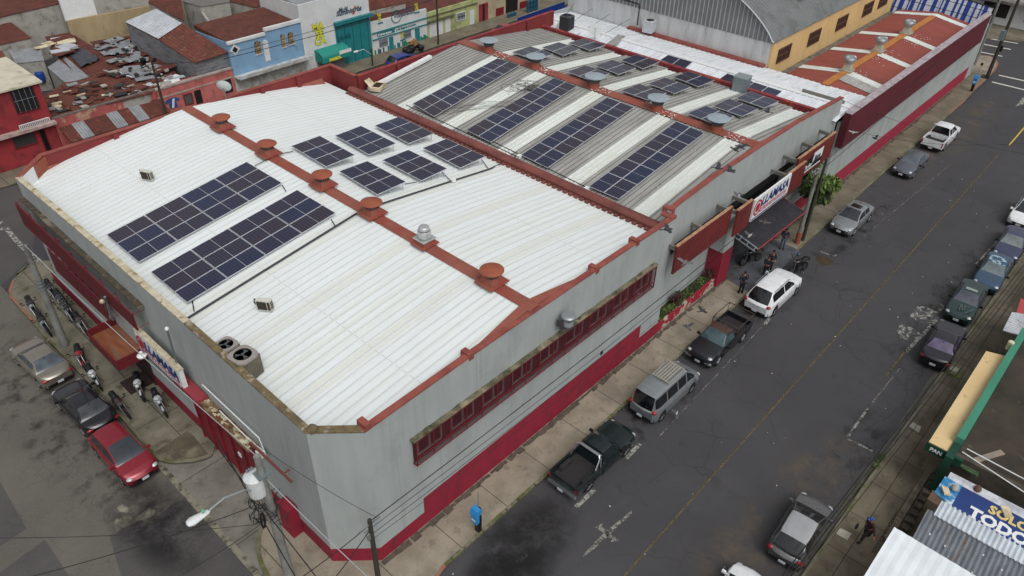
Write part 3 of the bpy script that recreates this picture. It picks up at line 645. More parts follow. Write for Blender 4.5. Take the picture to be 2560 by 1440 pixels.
# white bird-spattered dashes on the ridge cap beside each strip
m = M()
for c in CB:
    for i in range(42): x, y = XRB+R_.uniform(-.55, .55), c+R_.uniform(-.75, .75); m.cbox((x, y, 8.42+.105-abs(x-XRB)*.13), (R_.uniform(.03, .09), R_.uniform(.04, .1), .03), R_.uniform(0, 3))
    for i in range(16): x, y = R_.uniform(34, 52), c+R_.uniform(-1.3, 1.3); m.cbox((x, y, fB(x)+.055), (.07, .05, .02), R_.uniform(0, 3))
o = m.obj('bird_droppings', M_WHITE); o['kind'] = 'stuff'
# ---------------------------------------------------------------- solar arrays
def solarmat():
    s = NT('solar cells'); uv = s.n('ShaderNodeSeparateXYZ'); s.l(s.co.outputs['UV'], uv.inputs[0])
    def lines(o, k, w): 
        f = s.math('ABSOLUTE', s.math('SUBTRACT', s.math('FRACT', s.math('MULTIPLY', o, k)), .5)); return s.math('GREATER_THAN', f, .5-w)
    l = s.math('MAXIMUM', lines(uv.outputs[0], 12., .04), lines(uv.outputs[1], 6., .045))
    oi = s.n('ShaderNodeObjectInfo'); base = s.mix(s.ramp(s.math('ADD', s.math('MULTIPLY', s.noise(.7, detail=3), .5), s.math('MULTIPLY', oi.outputs['Random'], .5)), .25, .75), hx((28, 36, 64)), hx((46, 38, 48)))
    col = s.mix(s.math('MULTIPLY', l, .35), base, hx((92, 98, 120)))
    return s.fin(col, .16, 0, .42, .2)
M_SOL = solarmat()
def lerp4(q, u, v): return (q[0]*(1-u)+q[1]*u)*(1-v)+(q[3]*(1-u)+q[2]*u)*v
def solar(q, nu, nv, label, group, lift=0., mid=True, legs=False, ground=None):
    """q: four corners (3d), nu x nv modules; each module is a part"""
    q = [Vector(p) for p in q]; c = sum(q, Vector())/4
    t = thing('solar_array', label, 'solar panels', c, group); n = (q[1]-q[0]).cross(q[3]-q[0]).normalized()
    if n.z < 0: n = -n
    for i in range(nu):
        for j in range(nv):
            g = .004; u0, u1 = i/nu+g/nu*2, (i+1)/nu-g/nu*2; v0, v1 = j/nv+g/nv*3, (j+1)/nv-g/nv*3
            A = [lerp4(q, a, b)-c for a, b in ((u0, v0), (u1, v0), (u1, v1), (u0, v1))]
            m = M(); m.hexa([p-n*.04 for p in A], A, 0)
            b = .022; fu = b/((A[1]-A[0]).length); fv = b/((A[3]-A[0]).length); L = []; uvs = [(0, 0)]*24
            spans = ((fu, .5-fu*.5), (.5+fu*.5, 1-fu)) if mid else ((fu, 1-fu),)
            for a0, a1 in spans:
                I = [lerp4(A, a, bb)+n*.003 for a, bb in ((a0, fv), (a1, fv), (a1, 1-fv), (a0, 1-fv))]
                if (I[1]-I[0]).cross(I[3]-I[0]).dot(n) < 0: I = I[::-1]; uvs += [(a0, 1), (a1, 1), (a1, 0), (a0, 0)]
                else: uvs += [(a0, 0), (a1, 0), (a1, 1), (a0, 1)]
                m.quad(*I, 1)
            m.uv = uvs; m.obj('solar_panel', [M_ALU, M_SOL], t, local=True)
    m = M()
    for v in (.12, .5, .88) if nv > 1 else (.25, .75):
        a, b = lerp4(q, .005, v)-c-n*.07, lerp4(q, .995, v)-c-n*.07; m.tube([a, b], .025, 4)
    if ground:
        for u in (.05, .5, .95):
            for v in (.06, .94):
                p = lerp4(q, u, v); m.tube([p-c-n*.05, Vector((p.x, p.y, ground(p.x, p.y)+.02))-c], .025, 4)
    m.obj('mounting_rail', M_ALU, t, local=True); return t
def arr(px, f, l): return [on(*p, f, l) for p in px]
solar(arr([(265, 587), (617, 404), (706, 457), (346, 656)], fA, .22), 4, 3, 'long dark solar array of twelve modules on the white roof, nearer the rear wall', 'long solar arrays on the white roof', ground=fA)
solar(arr([(376, 680), (743, 474), (840, 532), (467, 757)], fA, .22), 4, 3, 'long dark solar array on the white roof, nearer the black conduit and the small condenser', 'long solar arrays on the white roof', ground=fA)
def tilt(px, f, h0, h1):
    a, b, c, d = px; return [on(*a, f, h0), on(*b, f, h1), on(*c, f, h1), on(*d, f, h0)]
smA = [[(727, 365), (800, 339), (888, 387), (815, 417)], [(837, 339), (903, 314), (991, 358), (922, 387)], [(936, 314), (998, 291), (1086, 333), (1022, 359)],
       [(847, 428), (919, 402), (1016, 454), (943, 487)], [(955, 400), (1021, 374), (1119, 421), (1053, 452)], [(1056, 370), (1117, 346), (1214, 391), (1151, 420)]]
rows = ['back row', 'front row']; pos = ['closest to the orange ridge', 'in the middle', 'closest to the divider wall']
for i, q in enumerate(smA):
    a, b, c, d = tilt(q, fA, .25, .65)
    solar([a, b, c, d][0:4], 1, 3, 'small tilted solar array on the white roof, %s, %s' % (rows[i//3], pos[i % 3]), 'small tilted arrays on the white roof', ground=fA)
names = ['rearmost, beside the first pale strip', 'second from rear, beside tangled cables', 'third from the rear', 'nearest the shop front']
for i, q in enumerate([[(1031, 259), (1244, 145), (1300, 162), (1085, 292)], [(1165, 325), (1385, 194), (1443, 215), (1227, 356)], [(1302, 387), (1518, 243), (1586, 268), (1369, 420)], [(1472, 466), (1690, 303), (1762, 332), (1547, 498)]]):
    solar(arr(q, fB, .25), 5, 2, 'long solar array on the grey roof, %s' % names[i], 'long solar arrays on the grey roof', ground=fB)
smB = [[(1279, 130), (1326, 115), (1384, 135), (1337, 150)], [(1354, 118), (1397, 105), (1452, 122), (1409, 139)], [(1420, 107), (1458, 96), (1515, 112), (1475, 126)],
       [(1417, 179), (1463, 163), (1526, 183), (1478, 202)], [(1488, 164), (1530, 149), (1591, 170), (1547, 186)], [(1552, 150), (1592, 136), (1650, 154), (1608, 172)],
       [(1552, 226), (1598, 209), (1667, 232), (1619, 250)], [(1620, 209), (1662, 193), (1729, 217), (1687, 234)], [(1682, 192), (1722, 178), (1787, 200), (1747, 217)],
       [(1717, 283), (1764, 264), (1837, 290), (1790, 312)], [(1781, 265), (1823, 246), (1896, 272), (1856, 291)], [(1839, 245), (1877, 228), (1948, 253), (1912, 270)]]
gr = ['rearmost trio', 'second trio from rear', 'third trio from rear', 'trio nearest the street']; pp = ['ridge side', 'middle one', 'red divider side']
for i, q in enumerate(smB):
    solar(tilt(q, fB, .3, .55), 1, 2, 'raised solar array beyond the grey ridge, %s, %s' % (gr[i//3], pp[i % 3]), 'small raised arrays on the grey roof', ground=fB)
# ---------------------------------------------------------------- narrow white roof, lane C
XC0, XC1, XRC = 53.85, 60.9, 56.3
def fC(x, y=0): return 7.3-.28*max(0, (XRC-x)/2.4)-.62*max(0, (x-XRC)/4.6)
hallC = thing('annex_building', 'narrow bright white sheet roof between the grey hall and the yellow warehouse', 'building', (57, 30, 0))
roof('roof', fC, XC0, XRC, 17.2, 47.6, .5, .04, [M_WROOF2, M_WRIB], hallC, 4)
roof('roof', fC, XRC, XC1, 17.2, 47.6, .5, .04, [M_WROOF2, M_WRIB], hallC, 5)
m = M(); m.box(XRC-.22, 17.3, 7.3, XRC+.22, 47.5, 7.37); m.obj('ridge_cap', M_WHITE, hallC)
m = M(); m.box(54.95, 17.15, 0, 55.8, 17.4, 6.6); m.obj('wall', M_GREY, hallC); m = M(); m.box(53.9, 47.6, 0, 60.9, 47.8, 7.2); m.obj('wall', M_GREY, hallC)
m = M(); m.tube([(56.6, 17.9, 7.42), (56.6, 21.2, 7.42)], .16, 6); m.obj('gutter_pipe', M_GRIB, hallC)
solar(arr([(1650, 150), (1670, 137), (1732, 155), (1712, 172)], fC, .12), 1, 2, 'pair of black solar modules on the narrow white roof, on their own', 'arrays on the narrow white roof', mid=False)
solar(arr([(1797, 198), (1818, 183), (1956, 228), (1937, 243)], fC, .12), 1, 4, 'row of four black solar modules on the narrow white roof behind the metal box', 'arrays on the narrow white roof', mid=False)
m = M(); q = [on(a, b, fC, .1) for a, b in ((1517, 112), (1545, 89), (1562, 92), (1540, 117))]; m.hexa([p for p in q], [p+Vector((0, 0, .12)) for p in q]); tag(m.obj('sheet_stack', M_GROOF), 'stack of grey roofing sheets lying on the narrow white roof by the dish', 'roofing sheets')
# ---------------------------------------------------------------- warehouse with the barrel roof
XW, YW0, YW1, XWE = 61., 26.4, 48.2, 88.5
wh = thing('warehouse', 'barrel-roofed warehouse with yellow side wall and white end wall', 'warehouse', (75, 36, 0))
m = M(); m.box(XW, YW0+.01, 0, XW+.3, YW1, 8.7); m.obj('end_wall', pm('stained white wall', (196, 198, 198), (176, 179, 180), .8, rough=.85, stretch=(1, 1.5, .3), c3=(134, 132, 122), s3=1.1, r3=(.56, .78)), wh)
yel = pm('yellow painted wall', (208, 176, 124), (198, 166, 116), .8, rough=.8, c3=(178, 144, 96), s3=1.3, r3=(.58, .8), stretch=(1, 1, .5))
m = M(); m.box(XW+.02, YW0-.2, 4.6, XWE, YW0, 8.75); m.box(XWE, YW0-.2, 0, XWE+.3, YW1, 8.75); m.obj('side_wall', yel, wh)
yc, hw = (YW0+YW1)/2, (YW1-YW0)/2
def barrel(y): t = (y-yc)/(hw+.15); return 8.9+4.5*max(0., 1-t*t)**.8
m = M(); n = 34; ysb = [YW0-.05+(YW1-YW0+.1)*(.5-.5*math.cos(math.pi*i/n)) for i in range(n+1)]
for i in range(n): m.quad((XW-.02, ysb[i], 8.7), (XW-.02, ysb[i], barrel(ysb[i])), (XW-.02, ysb[i+1], barrel(ysb[i+1])), (XW-.02, ysb[i+1], 8.7))
yy = YW0
while yy < YW1: m.box(XW-.09, yy, 8.72, XW-.02, yy+.09, barrel(yy)-.05, 1); yy += .42
m.obj('gable_cladding', [pm('grey gable sheet', (122, 124, 124), (112, 114, 114), 1., rough=.7), pm('pale gable rib', (160, 162, 162), (150, 152, 152), 1.)], wh)
m = M(); ye_ = [YW0-.3+(YW1-YW0+.6)*(.5-.5*math.cos(math.pi*i/n)) for i in range(n+1)]; m.tube([(XW-.28, y, barrel(y)+.03) for y in ye_], .05, 5); m.obj('roof_edge', M_ALU, wh)
m = M(); xs = []; x = XW-.25
while x < XWE+.2: xs += [(x, 0), (x+.25, 0), (x+.3, .05), (x+.38, .05)]; x += .42
xs.append((XWE+.3, 0)); w = n+1
ysb = [YW0-.3+(YW1-YW0+.6)*(.5-.5*math.cos(math.pi*i/n)) for i in range(n+1)]
for X_, h in xs: m.v += [(X_, y, barrel(y)+h+(0.02 if 0 < i < n else -.1)) for i, y in enumerate(ysb)]
for j in range(len(xs)-1):
    for i in range(n): m.f.append((j*w+i, (j+1)*w+i, (j+1)*w+i+1, j*w+i+1)); m.mi.append(1 if xs[j][1] != xs[j+1][1] else 0)
m.obj('roof', [pm('blue grey sheet roof', (112, 118, 120), (102, 108, 110), .6, rough=.6, c3=(90, 95, 96)), M_GRIB], wh)
p = [gy(1885+dx, 0+dy, 28.5) for dx, dy in ((0, 0), (0, 0))]
m = M(); m.cbox((68.0, 28.7, barrel(28.7)+.2), (.9, 3., .08)); o = m.obj('skylight', M_SKYL, wh)
for i, (a, b) in enumerate(((1943, 147), (2021, 103), (2092, 63), (2158, 30), (2200, 0))):
    pa = gy(a, b, YW0-.2)
    if pa.x > XWE-1.5: continue
    m = M(); m.box(pa.x, YW0-.27, pa.z-.15, pa.x+2.2, YW0-.21, pa.z+1.15) if 0 else m.box(pa.x-.1, YW0-.24, 6.75, pa.x+2.2, YW0-.2, 7.95); wi = m.obj('window', plain('dark recess', (52, 34, 36), .7), wh)
    m = M(); xx = pa.x-.1
    for k in range(6): m.box(xx+k*.46-.03, YW0-.29, 6.75, xx+k*.46+.03, YW0-.241, 7.95)
    for z in (6.75, 7.33, 7.9): m.box(xx-.05, YW0-.3, z-.03, xx+2.35, YW0-.25, z+.06)
    m.obj('window_bars', plain('rusty brown bars', (92, 62, 44), .8), wi)
m = M(); m.box(60.9, 25.1, 0, XWE, YW0-.2, 5.6); m.box(60.9, 25.0, 5.4, XWE, 25.35, 5.95)
for i in range(34): m.box(61+i*.8, 24.97, 5.4, 61.03+i*.8, 25.02, 5.97)
m.obj('block_ledge', pm('grey block ledge', (122, 112, 104), (98, 92, 86), 1.5, rough=.95, c3=(84, 74, 62), s3=1.4), wh)
m = M(); m.box(60.4, 26.5, 6.5, 61., 40.5, 6.95); 
yy = 26.5
while yy < 40: m.box(60.3, yy, 6.62, 60.42, yy+.2, 6.74); yy += .42
m.obj('gutter', M_COPE, wh)
m = M(); m.tube([(60.9, 46., 9.2), (60.9, 39.8, 9.1), (60.9, 39.7, 8.9), (60.9, 39.7, 7.2)], .05, 5); m.tube([(60.9, 47, 9.6), (60.9, 43, 9.3), (60.9, 39.8, 9.1)], .03, 5); m.obj('drain_pipe', M_BLACK, wh)
for y_ in (46.4, 44.3, 42.3, 40.3):
    pass
for i, (a, b) in enumerate((((1435, 9), (1391, 68)), ((1480, 22), (1420, 62)), ((1525, 35), (1445, 86)), ((1574, 48), (1500, 90)))):
    pa = gx(*a, 60.95); pb_ = on(*b, fC, .05); m = M(); m.tube([pa, pb_], .022, 4); tag(m.obj('guy_wire', M_WIRE), 'thin stay wire down the white end wall, %s from the rear' % ('first second third fourth'.split()[i]), 'stay wire', 'stay wires on the white end wall')
# ---------------------------------------------------------------- red roofed building with the long maroon fascia
rb = thing('commercial_building', 'long red-roofed building with maroon fascia along the street', 'building', (74, 21, 0))
YD0, YD1, YRD = 17.2, 25.0, 21.1
def fD(x, y): return 6.75-.6*abs(y-YRD)/3.9
def roofx(name, f, ya, yb, x0, x1, mat, parent, h=.03, pitch=.4):
    m = M(); xs = []; x = x0
    while x < x1-1e-6:
        for d, hh in ((0, 0), (pitch*.6, 0), (pitch*.75, h)):
            if x+d < x1: xs.append((x+d, hh))
        x += pitch
    xs.append((x1, 0))
    for X_, hh in xs: m.v += [(X_, ya, f(X_, ya)+hh), (X_, yb, f(X_, yb)+hh)]
    for j in range(len(xs)-1): m.f.append((2*j, 2*j+2, 2*j+3, 2*j+1)); m.mi.append(0)
    return m.obj(name, mat, parent)
px_s = [on(a, b, fD).x for a, b in ((2050, 178), (2215, 118), (2290, 83))]
strips = [64.8, 71.2, 77.6, 86.6]
for y0, y1 in ((YD0, YRD), (YRD, YD1)):
    x = 60.6
    for c in strips:
        if y0 == YD0 and c == 64.8:
            roofx('roof', fD, y0, y1, x, c-2.1, M_RROOF, rb); roofx('grey_sheet', lambda a, b: fD(a, b)+.04, y0, y1, c-2.1, c-.5, M_GROOF, rb)
        else: roofx('roof', fD, y0, y1, x, c-.5, M_RROOF, rb)
        roofx('skylight_strip', lambda a, b: fD(a, b)+.03, y0, y1, c-.5, c+.5, M_SKYL, rb); x = c+.5
    if x < 88: roofx('roof', fD, y0, y1, x, 88., M_RROOF, rb)
m = M(); m.box(60.7, YRD-.3, 6.75, 86, YRD+.3, 6.82); m.obj('ridge_cap', pm('ochre ridge cap', (176, 118, 60), (162, 100, 54), 1., rough=.7), rb)
m = M()
for c in strips[:3]:
    for i in range(46): x, y = c+R_.gauss(0, .9), YRD-R_.uniform(-.2, 2.); m.cbox((x, y, fD(x, y)+.05), (.07, .06, .02), R_.uniform(0, 3))
o = m.obj('bird_droppings', M_WHITE); o['kind'] = 'stuff'
m = M(); m.box(55.5, 17.13, 0, 92, 17.43, 5.6)
m.box(91.7, 17.43, 0, 92, 26, 5.5); m.obj('wall', M_GREY2, rb)
m = M(); m.box(55.2, 17.118, .0, 90.3, 17.13, 1.5); m.obj('plinth', pm('bright crimson plinth', (150, 38, 62), (140, 34, 58), 1.2, rough=.7, c3=(166, 70, 86), s3=1.2, r3=(.62, .7), stretch=(3, 1, .4)), rb)
def fasc():
    s = NT('ribbed maroon fascia'); w = s.n('ShaderNodeTexWave', wave_type='BANDS', bands_direction='X'); w.inputs['Scale'].default_value = 1.9; s.l(s.co.outputs['Object'], w.inputs['Vector'])
    c = s.mix(s.ramp(s.noise(.6, detail=5), .35, .7), hx((100, 32, 44)), hx((84, 28, 38))); c = s.mix(s.math('MULTIPLY', w.outputs[1], .3), c, hx((66, 22, 30))); s.bump(w.outputs[1], .5, .03); return s.fin(c, .6)
m = M(); m.box(54.75, 16.55, 4.75, 88.2, 17.05, 7.5); m.box(54.7, 16.5, 7.5, 88.25, 17.1, 7.54, 1)
m.obj('fascia', [fasc(), pm('pale fascia trim', (170, 160, 164), (140, 128, 134), 2.)], rb)
m = M(); m.box(60, 17.43, 5.9, 88, 17.6, 6.1); m.obj('box_gutter', M_GRIB, rb)
# striped screen wall behind the red roof
def stripes():
    s = NT('blue and white stripes'); sx = s.n('ShaderNodeSeparateXYZ'); s.l(s.co.outputs['Object'], sx.inputs[0])
    cmb = s.n('ShaderNodeCombineXYZ'); s.l(s.math('MULTIPLY', sx.outputs[1], 1.9), cmb.inputs[0])
    f = s.noise(1., cmb.outputs[0], 2, .3); c = s.mix(s.ramp(f, .49, .50), hx((34, 58, 138)), hx((186, 192, 200))); return s.fin(c, .6)
m = M(); sw = thing('screen_wall', 'blue and white vertically striped sheet wall behind the red roof', 'screen wall', (89, 22, 5))
m.hexa([(88.3, 16.9, 4), (88.5, 16.9, 4), (88.5, 26.2, 4), (88.3, 26.2, 4)], [(89.6, 16.9, 7.7), (89.8, 16.9, 7.7), (90.2, 26.2, 8.6), (90, 26.2, 8.6)]); m.obj('sheet', stripes(), sw)
m = M()
for k in range(3): m.tube([(88.25+k*.45, 17, 6+k*.7), (88.4+k*.5, 26, 6.2+k*.85)], .03, 4)
m.tube([(89.6, 16.9, 7.75), (90, 26.2, 8.65)], .05, 4); m.obj('wire_lattice', M_WIRE, sw)
# ---------------------------------------------------------------- shop-front panels, signs and canopy
def ribfas():
    s = NT('fine ribbed cladding'); w = s.n('ShaderNodeTexWave', wave_type='BANDS', bands_direction='X'); w.inputs['Scale'].default_value = 1.6; s.l(s.co.outputs['Object'], w.inputs['Vector'])
    c = s.mix(s.ramp(s.noise(.7, detail=6), .35, .7), hx((128, 46, 42)), hx((104, 38, 36))); c = s.mix(s.math('MULTIPLY', s.ramp(w.outputs[1], .3, .6), .55), c, hx((66, 26, 26))); s.bump(w.outputs[1], .8, .04); return s.fin(c, .6)
M_RIBF = ribfas(); M_RIBTOP = pm('rusty cream edge', (176, 140, 110), (140, 96, 74), 3.)
def panel(x0, x1, z0, z1, y, nm, zs=0.):
    m = M(); m.box(x0, y, z0, x1, y+.12, z1); m.box(x0, y-.02, z1, x1, y+.16, z1+.05, 1); o = m.obj(nm, [M_RIBF, M_RIBTOP], hallB)
    k = max(2, int((x1-x0)/2.8)+1)
    for i in range(k): m = M(); x = x0+.15+(x1-x0-.3)*i/(k-1); m.box(x-.09, y+.15, z1-.35, x+.09, YB, z1-.12); m.obj('bracket', pm('weathered grey beam', (122, 122, 116), (98, 96, 90), 2.), o)
    return o
panel(31.95, 38.0, 5.05, 6.9, 16.55, 'cladding_panel'); panel(38.1, 39.95, 4.85, 6.7, 16.2, 'cladding_panel'); panel(44.75, 47.3, 4.8, 6.6, 16.2, 'cladding_panel')
panel(46.2, 52.0, 5.2, 7.1, 16.35, 'cladding_panel')
M_NAVY = plain('navy sign lettering', (34, 52, 112), .5); M_SRED = plain('red sign lettering', (178, 34, 52), .5); M_BLK = plain('black sign lettering', (26, 26, 30), .5)
def sign_ll(t, o, ux, uz, w, h):
    """white board: ring mark, name, red strap line, navy foot line"""
    ux = Vector(ux).normalized(); uz = Vector(uz).normalized(); n = ux.cross(uz); o = Vector(o); base = t.location
    def q(x0, y0, x1, y1, d, mat, nm, sh=0.):
        m = M(); P = [o+ux*(a+sh*b)+uz*b+n*d for a, b in ((x0, y0), (x1, y0), (x1, y1), (x0, y1))]; m.quad(*[p-base for p in P]); return m.obj(nm, mat, t, local=True)
    def ring(cx, cy, r, r2, mat, nm):
        m = M(); k = 28
        for i in range(k):
            a, b = 2*math.pi*i/k, 2*math.pi*(i+1)/k
            m.quad(*[o+ux*(cx+rr*.9*math.cos(t_))+uz*(cy+rr*math.sin(t_))+n*.014-base for rr, t_ in ((r2, a), (r, a), (r, b), (r2, b))])
        return m.obj(nm, mat, t, local=True)
    ring(w*.115, h*.53, h*.36, h*.27, M_SRED, 'ring_mark'); ring(w*.115, h*.53, h*.2, .001, M_SRED, 'dot_mark')
    text_mesh('LLAMASA', h*.56, M_NAVY, 'lettering', t, o+ux*w*.2+uz*h*.47, ux, uz, bold=h*.022, sx=w*.72/(h*2.28), shear=.18, ext=.004)
    q(w*.19, h*.2, w*.93, h*.37, .013, M_SRED, 'red_strap'); text_mesh('M\u00c1S QUE ABASTECIMIENTO', h*.15, M_WHITE, 'strap_lettering', t, o+ux*w*.21+uz*h*.235, ux, uz, sx=w*.70/(h*1.75), ext=.002, lift=.018, bold=.003)
    q(0, h*.04, w, h*.1, .013, M_NAVY, 'navy_line')
sg = thing('shop_sign', 'white sign with navy and red lettering over the shop entrance on the main street', 'sign', (39.9, 16.05, 5.2), 'white company signs with navy lettering')
m = M(); m.box(0, 0, 0, 4.85, .12, 1.55); m.obj('board', M_WHITE, sg, local=True); sign_ll(sg, (39.9, 16.05, 5.2), (1, 0, 0), (0, 0, 1), 4.85, 1.55)
s2 = thing('shop_sign', 'white sign with navy and red lettering hung on the side street wall above the canopy', 'sign', (8.75, 33.1, 4.0), 'white company signs with navy lettering')
m = M(); m.box(8.78, 28.6, 4.0, 9.0, 33.1, 5.4); m.box(8.77, 28.6, 5.4, 9.06, 33.1, 5.44, 1); m.obj('board', [M_WHITE, M_MOSSC], s2); sign_ll(s2, (8.76, 33.1, 4.0), (0, -1, 0), (0, 0, 1), 4.5, 1.4)
s3 = thing('shop_sign', 'small black and white shop sign on ribbed red cladding right of the tree', 'sign', (47.35, 16.3, 5.55))
m = M(); m.box(0, 0, .12, 2.7, .05, .95); m.box(0, -.005, 0, 2.7, .045, .1, 1); m.obj('board', [M_BLK, M_WHITE], s3, local=True)
m = M(); m.box(1.25, -.02, .5, 2.7, -.004, 1.2); m.obj('white_field', M_WHITE, s3, local=True)
text_mesh('Parker', .52, M_WHITE, 'lettering', s3, (47.45, 16.29, 5.78), (1, 0, 0), (0, 0, 1), sx=.8, shear=.25, bold=.012, ext=.003)
text_mesh('Store', .56, M_BLK, 'lettering', s3, (48.72, 16.27, 6.1), (1, 0, 0), (0, 0, 1), sx=.78, shear=.25, bold=.01, ext=.003)
cn = thing('entrance_canopy', 'dark sloping sheet canopy over the shop entrance under the white sign', 'canopy', (43.8, 16.4, 3.3))
m = M(); m.hexa([(40.5, 15.45, 3.15), (47.0, 15.35, 3.15), (47.3, 17.45, 3.45), (40.6, 17.3, 3.45)], [(40.5, 15.45, 3.22), (47.0, 15.35, 3.22), (47.3, 17.45, 3.52), (40.6, 17.3, 3.52)]); m.obj('canopy_sheet', rustm('dark ribbed sheet', (58, 56, 62), (48, 47, 52), (72, 70, 74), 14., 0), cn)
m = M(); m.tube([(40.5, 15.4, 3.16), (47.05, 15.3, 3.16), (47.35, 17.4, 3.46)], .05, 5); m.obj('edge_trim', plain('dusky red trim', (136, 62, 66), .7), cn)
m = M(); m.tube([(40.35, 15.35, 3.3), (40.45, 17.2, 3.75)], .06, 5); m.tube([(40.1, 15.4, 3.2), (40.2, 17.2, 3.6)], .05, 5); 
for k in range(4): m.tube([(40.1+.02*k, 15.5+k*.55, 3.22+k*.13), (40.38+.02*k, 15.5+k*.55, 3.42+k*.14)], .03, 4)
m.obj('steel_rail', M_STEELD, cn)
M_DKPV = pm('dark painted concrete apron', (88, 90, 96), (78, 80, 85), 1.3, rough=.8, c3=(66, 66, 66), s3=1.)
struct((lambda m: m.obj('entrance_apron', M_DKPV))(M().poly([(40.0, 14.75, .168), (46.9, 14.8, .168), (47.1, 15.4, .168), (47.1, 18.4, .168), (40.32, 18.4, .168), (40.32, 16.9, .168)])))
# ---------------------------------------------------------------- roof ventilators
def vent_o(label, px, py, dent=0.):
    p = gz(px, py, 9.42); y = p.y; t = thing('roof_ventilator', label, 'roof ventilator', (XR, y, 8.66), 'orange mushroom ventilators on the white roof')
    m = M(); m.cbox((0, 0, .12), (1.25, 1.15, .05)); m.cbox((0, 0, .3), (.86, .86, .34), 0, 0, .72); m.obj('skirt', M_ORNG2 if 0 else M_ORNG, t, local=True)
    m = M(); m.lathe([(.30, .42), (.42, .72)], n=22); m.obj('louvre_drum', M_STEELD, t, True, True)
    m = M()
    for k in range(22): a = 2*math.pi*k/22; m.tube([(.31*math.cos(a), .31*math.sin(a), .44), (.44*math.cos(a), .44*math.sin(a), .72)], .018, 4)
    m.obj('louvre_fins', M_BLACK, t, local=True)
    m = M(); m.lathe([(.4, .70), (.58, .74), (.59, .79), (.46, .86), (0, .91)], n=26); 
    if dent: m.v = [(x, y, z-max(0, x)*dent) for x, y, z in m.v]
    m.obj('cap', M_ORNG2, t, True, True)
od = ['farthest back on the orange ridge of the white roof', 'second from the back on the orange ridge', 'third from the back on the orange ridge, above the two-row arrays', 'beside the black conduit crossing the orange ridge', 'nearest the street, alone in front of the steel one']
for i, (a, b) in enumerate(((545, 296), (657, 362), (795, 440), (917, 511), (1215, 684))): vent_o('orange mushroom vent, '+od[i], a, b, (0, .08, 0, .05, 0)[i])
p = gz(1047, 590, 9.35); t = thing('roof_ventilator', 'shiny steel drum ventilator on the orange ridge between two orange mushroom vents', 'roof ventilator', (XR, p.y, 8.66))
m = M(); m.cbox((0, 0, .12), (1.1, 1.0, .05)); m.cbox((0, 0, .25), (.8, .8, .28), 0, 0, .8); m.obj('skirt', M_ORNG, t, local=True)
m = M(); m.cbox((0, 0, .42), (.85, .85, .05)); m.lathe([(.26, .44), (.3, .5), (.34, .52), (.34, .84), (.31, .86)], n=20); m.obj('steel_drum', M_STEELP, t, True, True, 25); m = M(); m.lathe([(.31, .84), (.26, .86), (.26, .9)], n=20); m.obj('dark_gap', M_BLACK, t, True, True); m = M(); m.lathe([(.27, .9), (.28, 1.04), (.24, 1.1), (.1, 1.13), (0, 1.14)], n=20); m.obj('steel_cap', M_STEELP, t, True, True, 25)
def vent_g(label, px, py):
    p = gz(px, py, 9.45); t = thing('roof_ventilator', label, 'roof ventilator', (XRB, p.y, 8.45), 'grey capped ventilators on the grey roof')
    m = M(); m.lathe([(.42, 0), (.36, .3), (.34, .42)], n=20); m.obj('neck', M_ORNG2, t, True, True)
    m = M(); m.lathe([(.36, .42), (.52, .82)], n=24)
    for k in range(26): a = 2*math.pi*k/26; m.tube([(.37*math.cos(a), .37*math.sin(a), .44), (.54*math.cos(a), .54*math.sin(a), .82)], .02, 4)
    m.obj('louvre_drum', plain('dark slate louvres', (88, 96, 100), .6, .3), t, True, True)
    m = M(); m.lathe([(.5, .8), (.76, .84), (.76, .88), (.4, .95), (0, .97)], n=26); m.obj('cap', pm('grey cap with red streaks', (150, 162, 170), (136, 148, 156), 2., rough=.5, c3=(150, 96, 100), s3=3., r3=(.6, .66), stretch=(1, 3, 1)), t, True, True)
gd = ['farthest back at the red rear wall', 'second from the back', 'in the middle, third from the back', 'fourth from the back', 'nearest the street']
for i, (a, b) in enumerate(((1207, 101), (1320, 143), (1464, 196), (1626, 250), (1779, 301))): vent_g('grey flat-capped vent on the grey roof ridge, '+gd[i], a, b)
def turbine(label, px, py):
    p = gz(px, py, 7.85); t = thing('turbine_ventilator', label, 'turbine ventilator', (p.x, YRD, 6.8), 'turbine vents on the red roof')
    m = M(); m.cbox((0, 0, .05), (1., 1., .1)); m.cbox((0, 0, .35), (.75, .75, .5), 0, 0, .65); m.obj('base', pm('pale galvanised base', (168, 162, 146), (140, 136, 122), 2.), t, local=True)
    m = M(); m.lathe([(.26, .58), (.3, .7), (.44, .82), (.5, 1.0), (.44, 1.16), (.28, 1.24), (0, 1.27)], n=28)
    for k in range(18): a = 2*math.pi*k/18; m.tube([((r)*math.cos(a+q), r*math.sin(a+q), z) for r, z, q in ((.31, .72, 0), (.46, .84, .1), (.52, 1., .2), (.45, 1.17, .3), (.28, 1.25, .4))], .016, 4)
    m.obj('turbine_head', M_STEEL, t, True, True, 30)
for i, (a, b) in enumerate(((2152, 152), (2230, 104), (2302, 61))): turbine('ribbed metal turbine vent on the red roof, '+('nearest the narrow white roof', 'middle one of three', 'farthest, by the striped wall')[i], a, b)
